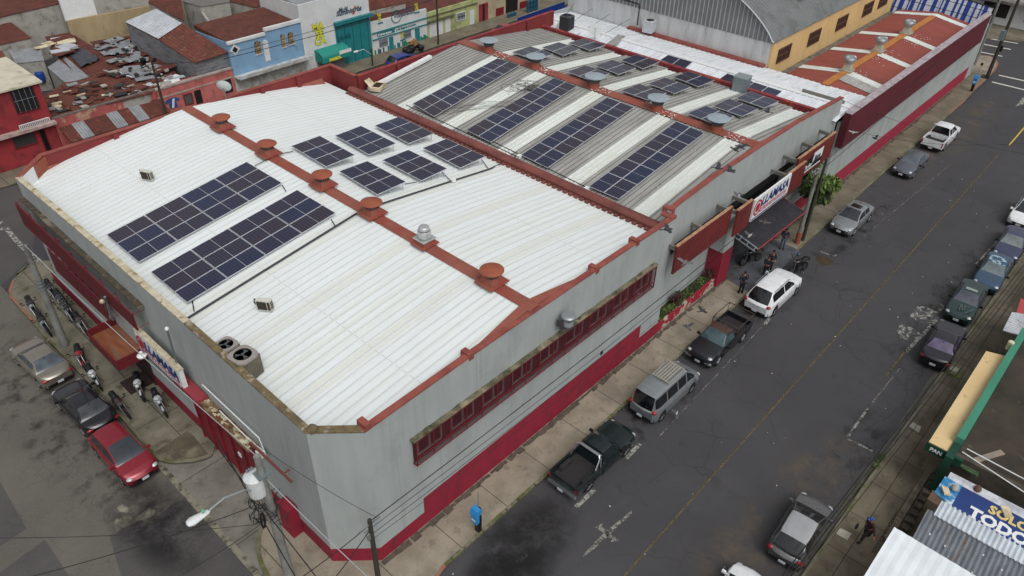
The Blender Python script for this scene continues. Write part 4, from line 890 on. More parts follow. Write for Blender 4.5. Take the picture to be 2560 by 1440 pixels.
# ---------------------------------------------------------------- condensers, dishes, odds on the roofs
M_ACB = pm('brown grey slatted metal', (112, 106, 92), (94, 88, 76), 2., rough=.6); M_ACT = plain('warm grey top', (150, 142, 138), .5)
def cube_ac(label, px, py, s, h, grp=None, body=None, top=None, ground=None, rz=.15, f=fA):
    p = on(px, py, f, h*.0); p.z = f(p.x, p.y)+.08; t = thing('condenser_unit', label, 'air conditioner', p, grp, rz)
    m = M(); m.cbox((0, 0, h/2), (s, s, h)); 
    for k in range(9):
        x = -s/2+s*(k+.5)/9; m.box(x-.012, -s/2-.02, .06, x+.012, -s/2, h-.1); m.box(x-.012, s/2, .06, x+.012, s/2+.02, h-.1); m.box(-s/2-.02, x-.012, .06, -s/2, x+.012, h-.1); m.box(s/2, x-.012, .06, s/2+.02, x+.012, h-.1)
    m.obj('casing', body or M_ACB, t, local=True)
    m = M(); n = 24; r = s*.39; vs = [(r*math.cos(2*math.pi*i/n), r*math.sin(2*math.pi*i/n), h+.07) for i in range(n)]; q = s/2+.03; out = []
    for i in range(n):
        a = 2*math.pi*i/n; k = q/max(abs(math.cos(a)), abs(math.sin(a))); k = min(k, q*1.22); out.append((k*math.cos(a), k*math.sin(a), h+.06))
    m.add(vs+out, [(i, n+i, n+(i+1) % n, (i+1) % n) for i in range(n)]); m.add(out+[(x, y, h-.04) for x, y, z in out], [(i, n+i, n+(i+1) % n, (i+1) % n) for i in range(n)]); m.obj('top_panel', top or M_ACT, t, local=True)
    m = M(); m.lathe([(r*1.01, h+.02), (0, h+.02)], n=20); m.obj('fan_well', M_BLACK, t, local=True)
    m = M()
    for k in range(3): a = k*2.09; m.add([(0, 0, h+.05), (r*.85*math.cos(a), r*.85*math.sin(a), h+.04), (r*.85*math.cos(a+.7), r*.85*math.sin(a+.7), h+.06)], [(0, 1, 2)])
    m.lathe([(.07, h+.04), (.07, h+.09), (0, h+.1)], n=10); m.obj('fan', plain('dark fan blades', (74, 78, 82), .5), t, local=True); return t
cube_ac('square condenser with round top fan at the white roof edge, the farther of two', 576, 903, .82, .85, 'square condensers at the edge of the white roof')
cube_ac('large square condenser with round top fan at the white roof edge, the nearer of two', 620, 938, .98, 1.05, 'square condensers at the edge of the white roof')
t = cube_ac('dark round-topped condenser behind the red divider on the narrow white roof', 1416, 74, 1., 1.15, None, plain('charcoal slats', (58, 60, 62), .6), plain('charcoal top', (74, 76, 78), .5), f=fC)
t = cube_ac('pale condenser with top fan against the white end wall of the warehouse', 1621, 88, .95, 1.0, None, M_ALU, M_ALU, f=fC); t.location.z += .25
def slim(label, px, py, rz, dark):
    p = on(px, py, fA, .05); t = thing('condenser_unit', label, 'air conditioner', p, 'slim condensers standing on the white roof', rz); t.rotation_euler = (0, -.06, rz)
    t.scale = (.85, .85, .9); m = M(); m.box(-.42, -.16, .06, .42, .16, .68); m.obj('casing', plain('off white casing', (206, 204, 192), .5), t, local=True)
    m = M(); m.box(-.38, -.175, .12, .2, -.161, .62); m.lathe([(.24, -.18), (0, -.185)], (-.1, 0, .36), 'y', 16); m.box(.25, -.175, .12, .4, -.161, .62); m.obj('grille', plain('dark brass grille', dark, .6), t, local=True)
    m = M()
    for k in range(4): m.box(.421, -.12+k*.07, .14, .43, -.08+k*.07, .6)
    m.obj('side_vent', M_BLACK, t, local=True)
    m = M(); m.tube([(-.42, .05, .55), (-.6, .05, .6), (-.66, .05, .4), (-.5, .05, .2)], .05, 6); m.obj('hose', M_BLACK, t, local=True)
slim('slim off-white condenser alone on the white roof in front of the black conduit', 666, 775, -1.05, (52, 44, 32)); slim('slim pale condenser alone on the white roof left of the solar arrays', 372, 450, -1.2, (110, 110, 100))
p = on(945, 222, fB, .1); t = thing('condenser_unit', 'old broken white condenser lying in the red wall corner of the grey roof', 'air conditioner', p, None, .5)
m = M(); m.box(-.6, -.4, 0, .6, .4, .3); m.quad((-.6, .4, .3), (.3, .4, .3), (.25, .75, .7), (-.55, .8, .75)); m.obj('casing', M_CREAM, t, local=True)
m = M(); m.box(-.45, -.3, .3, .45, .3, .31); m.obj('grille', plain('dark brass grille', (52, 44, 32), .6), t, local=True)
m = M(); m.box(33.2, 44.6, 7.3, 39.5, 44.95, 7.55); m.v = [(x, y, z+(x-33.2)*.14) for x, y, z in m.v]; m.obj('flashing_board', M_WHITE, hallB)
p = on(1850, 228, fB, 0); t = thing('metal_box', 'pale grey sheet metal box on the far edge of the grey roof', 'metal box', p, None, .1)
m = M(); m.cbox((0, 0, .6), (1.0, 1.05, 1.15)); m.obj('duct_box', M_STEELD, t, local=True); m = M(); m.cbox((0, 0, 1.2), (1.06, 1.1, .05)); m.obj('lid', M_STEEL, t, local=True)
def dish(label, p, rz, r, tiltx=.9, z=.9):
    t = thing('satellite_dish', label, 'satellite dish', p, None, rz); m = M(); prof = [(r*k/6, .18*r*(k/6)**2*2) for k in range(7)]
    m.lathe(prof, n=20); R3 = Matrix.Rotation(tiltx, 3, 'X'); m.v = [tuple(R3 @ Vector(v)+Vector((0, 0, z))) for v in m.v]; m.obj('reflector', plain('pale dish grey', (188, 194, 192), .5), t, True, True)
    m = M(); m.tube([(0, 0, 0), (0, 0, z)], .03, 6); e = R3 @ Vector((0, 0, r*.9))+Vector((0, 0, z)); m.tube([R3 @ Vector((0, -r*.95, .3*r))+Vector((0, 0, z)), e], .015, 4); m.cbox(e, (.08, .08, .1)); m.obj('mast', M_STEELD, t, local=True)
p = gy(572, 245, 48.0); dish('pale satellite dish on a thin mast behind the red rear wall of the white roof', (p.x, 48.45, 8.3), 2.4, .5, 1.2)
p = on(1487, 97, fC, .3); dish('grey-white satellite dish on the narrow white roof behind the small arrays', p, -1.0, .55, 1.0, .75)
# black conduit across the white roof and the cable offshoots
def rope(pts, r, mat, name, lab, cat, grp=None, n=5): return tag(M().tube(pts, r, n).obj(name, mat), lab, cat, grp)
def online(a, b, f, k=14, l=.1): return [on(a[0]+(b[0]-a[0])*i/k, a[1]+(b[1]-a[1])*i/k, f, l) for i in range(k+1)]
m = M(); m.tube(online((460, 801), (905, 525), fA, 16), .055, 6); m.tube(online((905, 525), (1137, 450), fA, 10), .05, 6); m.tube(online((1137, 450), (1225, 422), fA, 4)+online((1240, 415), (1262, 405), fB, 3, .4), .05, 6)
tag(m.obj('conduit', plain('dark grey conduit', (56, 58, 64), .6)), 'long dark conduit pipe running across the white roof over the orange ridge', 'conduit')
m = M()
for a, b in (((485, 778), (480, 748)), ((828, 548), (838, 565)), ((1105, 430), (1127, 452)), ((1204, 398), (1220, 420)), ((1012, 460), (1042, 455)), ((978, 320), (992, 347)), ((700, 385), (733, 378)), ((637, 414), (668, 398)), ((705, 462), (715, 478))):
    m.tube(online(a, b, fA, 4, .08), .025, 4)
o = m.obj('panel_leads', M_WIRE); o['kind'] = 'stuff'
m = M(); m.cbox(on(1298, 391, fB, .15), (.3, .25, .2)); m.cbox(on(1466, 472, fB, .15), (.3, .25, .2)); m.cbox(on(1133, 451, fA, .15), (.25, .2, .15)); o = m.obj('junction_boxes', M_WHITE); o['kind'] = 'stuff'
m = M(); rr = random.Random(3)
for k in range(26):
    cx, cy = rr.gauss(1312, 16), rr.gauss(218, 9); rx, ry = rr.uniform(8, 26), rr.uniform(4, 10); a0 = rr.uniform(0, 6)
    m.tube([on(cx+rx*math.cos(a0+j*.5), cy+ry*math.sin(a0+j*.5)+rr.uniform(-2, 2), fB, .06+rr.random()*.1) for j in range(rr.randint(6, 13))], .012, 4)
for k in range(5): m.tube([on(1080+j*22, 285-j*2-k*4+rr.uniform(-3, 3), fB, .08) for j in range(12)], .012, 3)
o = tag(m.obj('cable_tangle', M_WIRE), 'tangle of thin black cables lying on the grey roof beside a solar array', 'cables')
for a, b, l in (((1015, 262), (1295, 392), 'first thin dark cable along the lower edge of the grey roof'), ((1230, 352), (1470, 470), 'second thin dark cable along the lower edge of the grey roof, nearer the street')):
    rope(online(a, b, fB, 10, .06), .025, M_WIRE, 'roof_cable', l, 'cable', 'cables along the grey roof')
rope([on(955+i*6, 425-0*i, fA, .05) for i in range(1)]+online((745, 218), (800, 235), fA, 5, .05)+online((810, 240), (880, 262), fA, 5, .05), .015, M_WIRE, 'roof_cable', 'thin dark wire lying loose across the back of the white roof', 'cable') if 0 else None

# small fixtures on the side street wall
def wallbit(name, label, cat, pts, r, mat, extra=None):
    t = thing(name, label, cat, pts[0]); m = M(); m.tube(pts, r, 6); m.obj('arm', mat, t)
    if extra: extra(t)
    return t
a = gx(441, 905, 9.0); b = gx(417, 822, 8.9)
wallbit('wall_mast', 'thin grey steel mast standing off the side wall above the white sign', 'mast', [a, b], .05, M_STEELD, lambda t: M().ball(b, .1, 8, 5).obj('mast_cap', M_WHITE, t))
a = gx(283, 800, 8.8); b = gx(262, 742, 8.6)
wallbit('wall_mast', 'grey service mast with insulators between the two maroon screens', 'mast', [a, b], .06, M_STEELD, lambda t: M().ball(b-Vector((.2, 0, .2)), .13, 8, 5).obj('insulator', M_CREAM, t))
a = gx(353, 885, 8.5)
wallbit('wall_lamp', 'white round lamp on an arm by the end of the rusty canopy', 'lamp', [a, a+Vector((.8, 0, .1))], .03, M_STEELD, lambda t: M().lathe([(.09, .12), (.1, .0), (.24, -.08), (.22, -.16), (.1, -.2), (0, -.2)][::-1], a, n=14).obj('lamp_head', M_WHITE, t, True))
# ================================================================ VEHICLES
M_TYRE = plain('tyre rubber', (26, 26, 27), .9); M_RIM = plain('alloy rim', (150, 154, 158), .35, .7); M_CHROME = plain('chrome', (200, 204, 208), .15, .9)
M_TAIL = plain('red tail lamp', (150, 20, 28), .25, 0, .5); M_HEAD = plain('clear headlamp', (186, 192, 196), .15, .2, .6); M_PLATE = plain('number plate', (196, 200, 206), .5)
def cglass(name, c, r=.08):
    if name in MC: return MC[name]
    s = NT(name); cc = s.mix(s.ramp(s.noise(1.6, detail=3), .35, .65), hx(c), tuple(x*.5 for x in hx(c))); MC[name] = s.fin(cc, r, 0, .6, .5); return MC[name]
STY = dict(
 sedan=dict(L=4.4, W=1.76, H=1.44, deck=[(0, .84), (.02, .92), (.06, 1.0), (.2, 1.02), (.3, .98), (.7, .96), (.76, .94), (.9, .84), (.965, .74), (1, .58)], g=(.15, .30, .54, .735), pil=(.44,), ax=(.195, .81), wr=.315),
 oldsedan=dict(L=4.35, W=1.68, H=1.39, deck=[(0, .8), (.015, .9), (.05, .95), (.2, .97), (.3, .95), (.7, .92), (.74, .91), (.93, .82), (.98, .74), (1, .56)], g=(.185, .30, .54, .70), pil=(.42,), ax=(.2, .81), wr=.30),
 hatch=dict(L=4.0, W=1.72, H=1.50, deck=[(0, .78), (.02, .9), (.06, 1.0), (.2, 1.02), (.3, .98), (.7, .98), (.76, .96), (.9, .84), (.965, .72), (1, .56)], g=(.035, .15, .50, .76), pil=(.40,), ax=(.18, .815), wr=.31),
 suv=dict(L=4.8, W=1.94, H=1.76, deck=[(0, .9), (.02, 1.05), (.05, 1.12), (.3, 1.12), (.68, 1.12), (.72, 1.1), (.93, 1.0), (.985, .86), (1, .62)], g=(.025, .15, .56, .73), pil=(.43,), ax=(.185, .815), wr=.37),
 van=dict(L=4.7, W=1.82, H=1.92, deck=[(0, .95), (.015, 1.05), (.03, 1.1), (.3, 1.1), (.76, 1.1), (.84, 1.04), (.95, .86), (.985, .74), (1, .58)], g=(.012, .05, .68, .85), pil=(.26, .48, .66), ax=(.17, .80), wr=.32),
 pickup=dict(L=5.1, W=1.78, H=1.66, deck=[(.44, 1.02), (.70, 1.02), (.74, 1.0), (.93, .94), (.985, .84), (1, .6)], g=(.43, .45, .60, .72), pil=(), ax=(.21, .815), wr=.36, bed=(.015, .415, 1.0, .62)),
 dcab=dict(L=5.2, W=1.85, H=1.78, deck=[(.34, 1.12), (.70, 1.12), (.74, 1.1), (.93, 1.0), (.985, .84), (1, .6)], g=(.325, .35, .60, .73), pil=(.47,), ax=(.21, .815), wr=.37, bed=(.015, .315, 1.1, .7)))
def interp(tab, f):
    for (a, b), (c, d) in zip(tab, tab[1:]):
        if f <= c: return b+(d-b)*(max(f, a)-a)/(c-a) if c > a else d
    return tab[-1][1]
def make_car(name, style, paint, label, cat, px=None, z=1.4, heading=0., group=None, glass=(34, 40, 46), L=None, H=None, W=None, loc=None, tail=None, roofmat=None, extra=None, plate=True, dark_bump=False, head=None):
    st = dict(STY[style]); st['L'] = L or st['L']; st['H'] = H or st['H']; st['W'] = W or st['W']
    Lc, Wc, Hc, dk, g = st['L'], st['W'], st['H'], st['deck'], st['g']; zg = st['ax']
    if loc is None: loc = gz(px[0], px[1], z)
    # roof centre was measured: shift so that the middle of the roof sits there
    rc = ((g[1]+g[2])/2-.5)*Lc; h = math.radians(heading)
    t = thing(name, label, cat, (loc[0]-rc*math.cos(h), loc[1]-rc*math.sin(h), .012), group, h)
    GL = cglass('car glass %d %d %d' % glass, glass)
    R = st['wr']+.07; bed = st.get('bed'); f0 = 0.
    xs = set([0, .006, .02, .04, .07, .1, .9, .93, .96, .98, .993, 1.] + [i/40 for i in range(41)])
    for a, b, n in ((g[0], g[1], 5), (g[2], g[3], 6)): xs |= set(a+(b-a)*i/n for i in range(n+1))
    for a in zg:
        for k in range(-6, 7): xs.add(a+R/Lc*math.sin(k*math.pi/12))
    for p in st['pil']: xs |= {p-.009, p+.009}
    xs |= {g[1]+.012, g[2]-.0}
    xs = sorted(x for x in xs if 0 <= x <= 1); xs = [x for i, x in enumerate(xs) if i == 0 or x-xs[i-1] > .0012]
    if bed: xs = [x for x in xs if x >= bed[1]+.005]; xs = [bed[1]+.005]+[x for x in xs if x > bed[1]+.008]
    def tt(f):
        if f <= g[0] or f >= g[3]: return 0.
        if f < g[1]: return (f-g[0])/(g[1]-g[0])
        if f > g[2]: return (g[3]-f)/(g[3]-g[2])
        return 1.
    def ring(f):
        e = min(f, 1-f); w = Wc/2*(1-(.24 if style in ('sedan', 'hatch', 'suv', 'van') else .15)*max(0., 1-e/.12)**2.); zd = interp(dk, f); x = (f-.5)*Lc
        zl = .24+.10*max(0., 1-e/.03); 
        for a in zg:
            dx = abs(f-a)*Lc
            if dx < R: zl = max(zl, st['wr']+math.sqrt(max(0, R*R-dx*dx)))
        t_ = tt(f); ts = t_**.85; zr = Hc-.05-.03*abs((f-(g[1]+g[2])/2)/(g[2]-g[1])); yb = w*.93; yt = Wc/2*(.65 if style == 'suv' else .70)*(1-.07*min(1., abs(f-(g[1]+g[2])/2)/(g[2]-g[1])*1.4)**3)
        ye = yb-.03+(yt-yb+.03)*ts; ze = zd+.012+(zr-zd)*ts
        sp = min(zl+.1, zd-.1); pts = [(w*.95, min(zl, zd-.12)), (w*.99, sp), (w, max(sp+.02, zd*.72)), (w*.985, zd-.10 if zd-.10 > sp+.03 else sp+.03), (yb, zd)]
        for v in (.08, .86): pts.append((yb-.02+(ye-yb+.02)*v, zd+.008+(ze-zd)*v))
        pts.append((ye, ze))
        for k, dz in ((.93, .022), (.6, .045), (0, .055)): pts.append((ye*k, ze+dz*(.6+.4*ts)))
        sg = (f-.5)*2; s3 = sg*abs(sg)**1.6 if not (bed and sg < 0) else 0
        return x, [(a, b, .15*s3*(1-(a/w)**2)-.04*s3) for a, b in pts]
    rings = [ring(f) for f in xs]; n = 11
    body, glassf = M(), {}
    vs = []
    for x, p in rings: vs += [(x+d_, -a, b) for a, b, d_ in p]+[(x+d_, a, b) for a, b, d_ in p[-2::-1]]
    N = 2*n-1
    body.v = vs
    gm = {}
    for i in range(len(xs)-1):
        fm = (xs[i]+xs[i+1])/2; t0 = tt(fm); tmin = min(tt(xs[i]), tt(xs[i+1]))
        for j in range(N-1):
            jj = j if j < n-1 else N-2-j; side = 'L' if j >= n-1 else 'R'; q = (i*N+j, (i+1)*N+j, (i+1)*N+j+1, i*N+j+1); key = None
            inp = any(abs(fm-p) < .0085 for p in st['pil'])
            if jj == 5 and t0 > .22 and not inp and fm > g[1]*(.75)+g[0]*.25:
                w_ = sum(fm > p for p in st['pil']); key = ('side_window', side, w_)
            elif jj in (8, 9) and g[2]+.004 < fm < g[3]-.004: key = ('windshield',)
            elif jj in (8, 9) and g[0] < fm < g[1]: key = ('rear_window',)
            if key: gm.setdefault(key, []).append(q)
            else: body.f.append(q); body.mi.append(1 if roofmat and jj >= 7 and g[1] <= fm <= g[2] else 0)
    o = len(body.v)
    for i in (0, len(xs)-1):
        q = tuple(i*N+j for j in range(N)); body.f.append(q if i == 0 else q[::-1]); body.mi.append(0)
    body.obj('body', [paint, roofmat or paint], t, True, True, 38)
    for key, fs in gm.items():
        m = M(); used = sorted(set(k for q in fs for k in q)); mp = {k: i for i, k in enumerate(used)}; m.v = [vs[k] for k in used]; m.f = [tuple(mp[k] for k in q) for q in fs]; m.mi = [0]*len(fs)
        m.obj(key[0], GL, t, True, True)
    u = M(); u.box(-Lc*.47, -Wc*.43, .2, Lc*.47, Wc*.43, .5); u.obj('underbody', M_BLACK, t, local=True)
    if bed:
        b0, b1, zb, zf = bed; xa, xb = (b0-.5)*Lc, (b1-.5)*Lc+.02; w = Wc/2*.97; m = M(); k = 16
        for s in (-1, 1):
            P = []
            for i in range(k+1):
                f = b0+(b1-b0)*i/k; zl = .42
                dx = abs(f-zg[0])*Lc
                if dx < R: zl = max(zl, st['wr']+math.sqrt(max(0, R*R-dx*dx)))
                P.append(((f-.5)*Lc, min(zl, zb-.1)))
            for (x0, z0), (x1, z1) in zip(P, P[1:]):
                for a, b, c, d in (((x0, s*w, z0), (x1, s*w, z1), (x1, s*w*1.01, zb), (x0, s*w*1.01, zb)), ((x0, s*(w-.07), zf), (x1, s*(w-.07), zf), (x1, s*(w-.07), zb), (x0, s*(w-.07), zb)), ((x0, s*w*1.01, zb), (x1, s*w*1.01, zb), (x1, s*(w-.07), zb), (x0, s*(w-.07), zb))): m.quad(a, b, c, d)
            m.quad((xa, s*w, .42), (xa, s*w, zb), (xa, s*(w-.07), zb), (xa, s*(w-.07), .42))
        m.box(xb-.04, -w, .45, xb, w, zb); m.obj('bed_sides', paint, t, local=True)
        m = M(); m.box(xa, -w+.07, zf-.1, xb-.04, w-.07, zf)
        for s in (-1, 1): m.cbox(((zg[0]-.5)*Lc, s*(w-.2), zf+.1), (.9, .24, .2), 0, 0, .85)
        m.obj('bed_floor', plain('dark bed liner', (44, 42, 42), .8), t, local=True)
        m = M(); m.box(xa-.05, -w, .5, xa, w, zb-.01); m.obj('tailgate', paint, t, local=True)
        m = M(); m.box(xa-.2, -w*.98, .38, xa-.05, w*.98, .5); m.obj('rear_bumper', M_BLACK if dark_bump else M_CHROME, t, local=True)
    # wheels
    wr = st['wr']; pr = [(wr*.62, -.10), (wr*.93, -.105), (wr, -.07), (wr, .07), (wr*.93, .105), (wr*.62, .10)]
    for a in zg:
        for s in (-1, 1):
            x, y = (a-.5)*Lc, s*(Wc/2-.115)
            m = M(); m.lathe(pr+[pr[0]], (x, y, wr), 'y', 20); wo = m.obj('wheel', M_TYRE, t, True, True)
            m = M(); ys = y+s*.085; m.lathe([(wr*.64, 0), (wr*.6, s*.01), (wr*.55, -s*.03), (0, -s*.03)], (x, ys, wr), 'y', 18)
            for k in range(5): q = 2*math.pi*k/5; m.tube([(x, ys, wr), (x+wr*.6*math.cos(q), ys, wr+wr*.6*math.sin(q))], .035, 4)
            m.obj('rim', M_RIM, wo, local=True)
    zf_ = interp(dk, .96); zr_ = interp(dk, .02) if not bed else bed[2]
    for s in (-1, 1):
        m = M(); m.ball(((.962-.5)*Lc, s*Wc*.355, zf_-.06), (.16, .17, .09), 10, 6); m.obj('headlight', head or M_HEAD, t, True, True)
        m = M()
        if bed: m.box(xa-.065, s*(w-.02)-.08*(s > 0)-.0*(s < 0), .62, xa-.02, s*(w-.02)+.08*(s < 0), zb-.1)
        elif style in ('suv', 'hatch', 'van'): m.ball(((.016-.5)*Lc+.05, s*Wc*.385, zr_-.08), (.13, .16, .11), 10, 6)
        else: m.ball(((.016-.5)*Lc+.02, s*Wc*.34, zr_-.14), (.1, .24, .09), 10, 6)
        m.obj('taillight', tail or M_TAIL, t, True, True)
        m = M(); xm = (g[3]-.035-.5)*Lc; m.cbox((xm, s*(Wc/2+.08), interp(dk, g[3])+.06), (.12, .2, .13), 0, 0, .8); m.cbox((xm, s*(Wc/2-.02), interp(dk, g[3])+.02), (.05, .12, .04)); m.obj('side_mirror', paint if style not in ('pickup', 'oldsedan') else M_BLACK, t, local=True)
        for p in (st['pil'] or (.5,)):
            m = M(); m.cbox(((p+.03-.5)*Lc, s*Wc*.495, .86*interp(dk, p)), (.16, .03, .03)); m.obj('door_handle', M_BLACK if style in ('pickup', 'oldsedan') else paint, t, local=True)
    m = M(); m.box(Lc*.485, -Wc*.24, .42, Lc*.51, Wc*.24, zf_-.13); m.obj('grille', M_BLACK, t, local=True)
    m = M(); m.cbox((Lc*.522 if not bed else Lc*.51, 0, .44), (.02, .32, .15)); 
    if plate: m.obj('number_plate', M_PLATE, t, local=True)
    m = M(); m.cbox((-Lc*.503-(.16 if bed else .1), 0, .52 if not bed else .45), (.02, .32, .14)); m.obj('number_plate', M_PLATE, t, local=True)
    if not bed:
        m = M(); m.box(-Lc*.505, -Wc*.36, .34, -Lc*.47, Wc*.36, .44); m.obj('bumper_trim', M_BLACK, t, local=True); m = M(); m.box(Lc*.47, -Wc*.4, .26, Lc*.502, Wc*.4, .36); m.obj('bumper_trim', M_BLACK, t, local=True)
    if g[0] < .3 and not bed:
        m = M(); m.tube([((g[0]+.03-.5)*Lc, -.1, interp(dk, g[0])+.12), ((g[0]+.055-.5)*Lc, .32, interp(dk, g[0])+.18)], .012, 3) if 0 else m.cbox(((g[1]-.02-.5)*Lc, 0, Hc-.03), (.05, .1, .02)); m.obj('roof_fin', M_BLACK, t, local=True)
    m = M()
    for y_ in (-.35, .25): m.tube([((g[3]-.004-.5)*Lc, y_, interp(dk, g[3])+.04), ((g[3]-.028-.5)*Lc, y_+.5, interp(dk, g[3])+.12)], .012, 3)
    m.obj('wipers', M_BLACK, t, local=True)
    return t
KL, KR, SL = 'cars parked along the near kerb', 'cars parked along the far kerb', 'cars parked on the side street'
pg = make_car('pickup_truck', 'pickup', paintm('very dark green paint', (20, 34, 34), .3, .25), 'dark green pickup with chrome roll bar, nearest the blue payphone', 'pickup truck', (1494, 1104), 1.6, 0, KL, H=1.58, L=5.0)
m = M()
for s in (-1, 1): m.tube([(-.95, s*.78, 1.0), (-.62, s*.72, 1.52), (-.55, s*.62, 1.6)], .045, 6); m.tube([(-.6, s*.8, 1.0), (-.48, s*.7, 1.45)], .04, 6)
m.tube([(-.55, -.62, 1.6), (-.55, .62, 1.6)], .045, 6); m.tube([(-.4, -.66, 1.5), (-.4, .66, 1.5)], .04, 6); m.obj('roll_bar', M_CHROME, pg, local=True)
vn = make_car('minivan', 'van', paintm('silver grey paint', (150, 156, 160), .55, .3), 'silver minivan with a slatted roof rack', 'minivan', (1655, 947), 1.9, 0, KL, glass=(24, 27, 30))
m = M()
for s in (-1, 1): m.tube([(-.85, s*.52, 2.02), (.75, s*.52, 2.02)], .03, 6); [m.tube([(x, s*.52, 1.86), (x, s*.52, 2.03)], .03, 5) for x in (-.8, .7)]
for x in (-.8, .7): m.tube([(x, -.55, 2.04), (x, .55, 2.04)], .035, 6)
for k in range(5): m.box(-.82, -.36+k*.16, 2.03, .72, -.26+k*.16, 2.06)
m.obj('roof_rack', plain('pale aluminium rack', (176, 172, 158), .5, .4), vn, local=True)
bp = make_car('pickup_truck', 'pickup', paintm('worn black paint', (26, 28, 34), .2, .35), 'old black pickup with rusty roof and tube rack over the bed', 'pickup truck', (1803, 819), 1.55, 180, KL, glass=(70, 92, 98), L=4.75, H=1.56, roofmat=pm('rust blistered roof', (82, 56, 50), (50, 40, 40), 2.5, rough=.6))
m = M(); 
for s in (-1, 1): m.tube([(-.4, s*.84, 1.), (-.4, s*.84, 1.62), (-2.3, s*.84, 1.62), (-2.3, s*.84, 1.)], .028, 5)
m.tube([(-2.3, -.84, 1.62), (-2.3, .84, 1.62)], .028, 5); m.tube([(-.4, -.84, 1.62), (-.4, .84, 1.62)], .028, 5); m.tube([(-.4, -.84, 1.3), (-.4, .84, 1.3)], .028, 5); m.tube([(-.35, -.84, 1.4), (-.9, -.84, 1.62)], .028, 5)
m.obj('bed_rack', pm('rusty tube', (78, 66, 58), (54, 46, 42), 4.), bp, local=True)
m = M(); m.box(2.3, -.86, .46, 2.42, .86, .58); m.obj('chrome_bumper', M_CHROME, bp, local=True)
ws = make_car('suv', 'suv', paintm('white car paint', (226, 228, 230), 0, .25), 'white sport utility vehicle with roof rails by the shop entrance', 'car', (1930, 706), 1.74, 0, KL, glass=(18, 20, 23))
m = M()
for s in (-1, 1): m.tube([(-1.6, s*.68, 1.76), (-1.5, s*.68, 1.81), (.2, s*.68, 1.81), (.35, s*.68, 1.76)], .025, 6)
m.obj('roof_rails', M_STEELD, ws, local=True)
el = make_car('sedan', 'sedan', paintm('metallic grey silver paint', (152, 156, 160), .55, .25), 'silver grey sedan with dark sunroof between the utility poles and the next sedan', 'car', (2143, 516), 1.42, 180, KL, glass=(44, 50, 58))
m = M(); m.box(-.55, -.36, 1.44, -.05, .36, 1.475); m.obj('sunroof', cglass('sunroof glass', (40, 36, 36)), el, local=True)
make_car('sedan', 'oldsedan', paintm('blue grey paint', (104, 110, 118), .5, .3), 'older blue grey sedan parked just behind the white pickup', 'car', (2289, 384), 1.38, 180, KL, glass=(92, 100, 108))
make_car('pickup_truck', 'dcab', paintm('white car paint', (226, 228, 230), 0, .25), 'white double-cab pickup, farthest along the near kerb', 'pickup truck', (2363, 313), 1.74, 0, KL, glass=(20, 22, 25), L=5.1, dark_bump=True)
make_car('hatchback', 'hatch', paintm('silver grey hatch paint', (112, 112, 112), .6, .25), 'grey hatchback with pale roof beside the walking man', 'car', (1999, 1318), 1.5, 4, KR, glass=(26, 28, 30), H=1.54, L=4.05, roofmat=paintm('pale silver roof', (176, 178, 180), .4, .3))
make_car('hatchback', 'hatch', paintm('white car paint', (226, 228, 230), 0, .25), 'white car cut off by the lower edge, behind the grey hatchback', 'car', loc=(18.65, 4.6, 0), heading=3, group=KR)
make_car('sedan', 'oldsedan', paintm('dark aubergine paint', (40, 38, 48), .4, .3), 'dark sedan with purple rear window, nearest the bakery canopy', 'car', (2366, 842), 1.36, 4, KR, glass=(98, 88, 122))
gs = make_car('sedan', 'oldsedan', paintm('dark green car paint', (44, 66, 66), .4, .3), 'dark green sedan with peeling bonnet lacquer and pale sunroof', 'car', (2431, 722), 1.38, 183, KR, glass=(78, 82, 96))
m = M(); m.box(-.3, -.34, 1.385, -.05, .34, 1.425); m.obj('sunroof', plain('pale sunroof', (150, 156, 150), .5), gs, local=True)
m = M()
for pts in ([(1.25, .3), (1.3, .12), (1.65, .16), (1.8, .05), (1.35, -.05), (1.3, -.14), (1.9, -.08), (1.75, -.25)], [(1.3, .6), (1.7, .45), (1.9, .55), (1.75, .4), (1.95, .3)]): m.tube([(x, y, .995-.075*(x-1.2)+.01*(1-abs(y))) for x, y in pts], [.03]*len(pts), 4)
m.obj('peeled_lacquer', plain('peeled grey lacquer', (106, 116, 114), .8), gs, local=True)
make_car('sedan', 'oldsedan', paintm('steel blue paint', (62, 88, 112), .4, .35), 'steel blue sedan with silver foil patches on its roof', 'car', (2497, 651), 1.38, 183, KR, glass=(108, 120, 124), roofmat=pm('silver patched roof', (176, 196, 206), (60, 92, 116), 3., (.46, .5), rough=.3, metal=.4))
make_car('sedan', 'oldsedan', paintm('dull violet blue paint', (66, 70, 100), .4, .35), 'dull violet blue sedan behind the foil-roofed blue one', 'car', (2543, 582), 1.38, 183, KR, glass=(120, 128, 130))
make_car('hatchback', 'hatch', paintm('white car paint', (226, 228, 230), 0, .25), 'white car whose front end just shows at the right edge', 'car', loc=(gz(2551, 552, .6).x+2.3, gz(2551, 552, .6).y, 0), heading=180, group=KR)
make_car('sedan', 'sedan', paintm('beige metallic paint', (140, 134, 122), .5, .28), 'beige sedan parked on the side street by the leaning lamp post', 'car', (97, 882), 1.42, 93, SL, glass=(74, 84, 94))
make_car('sedan', 'sedan', paintm('black car paint', (20, 20, 26), .2, .2), 'black sedan between the beige sedan and the red hatchback', 'car', (208, 996), 1.42, 92, SL, glass=(50, 52, 60), roofmat=paintm('glossy black roof', (26, 26, 32), .1, .15))
make_car('hatchback', 'hatch', paintm('candy red paint', (140, 30, 46), .35, .25), 'red hatchback facing the driveway on the side street', 'car', (279, 1086), 1.46, 272, SL, glass=(40, 48, 56), L=3.95)
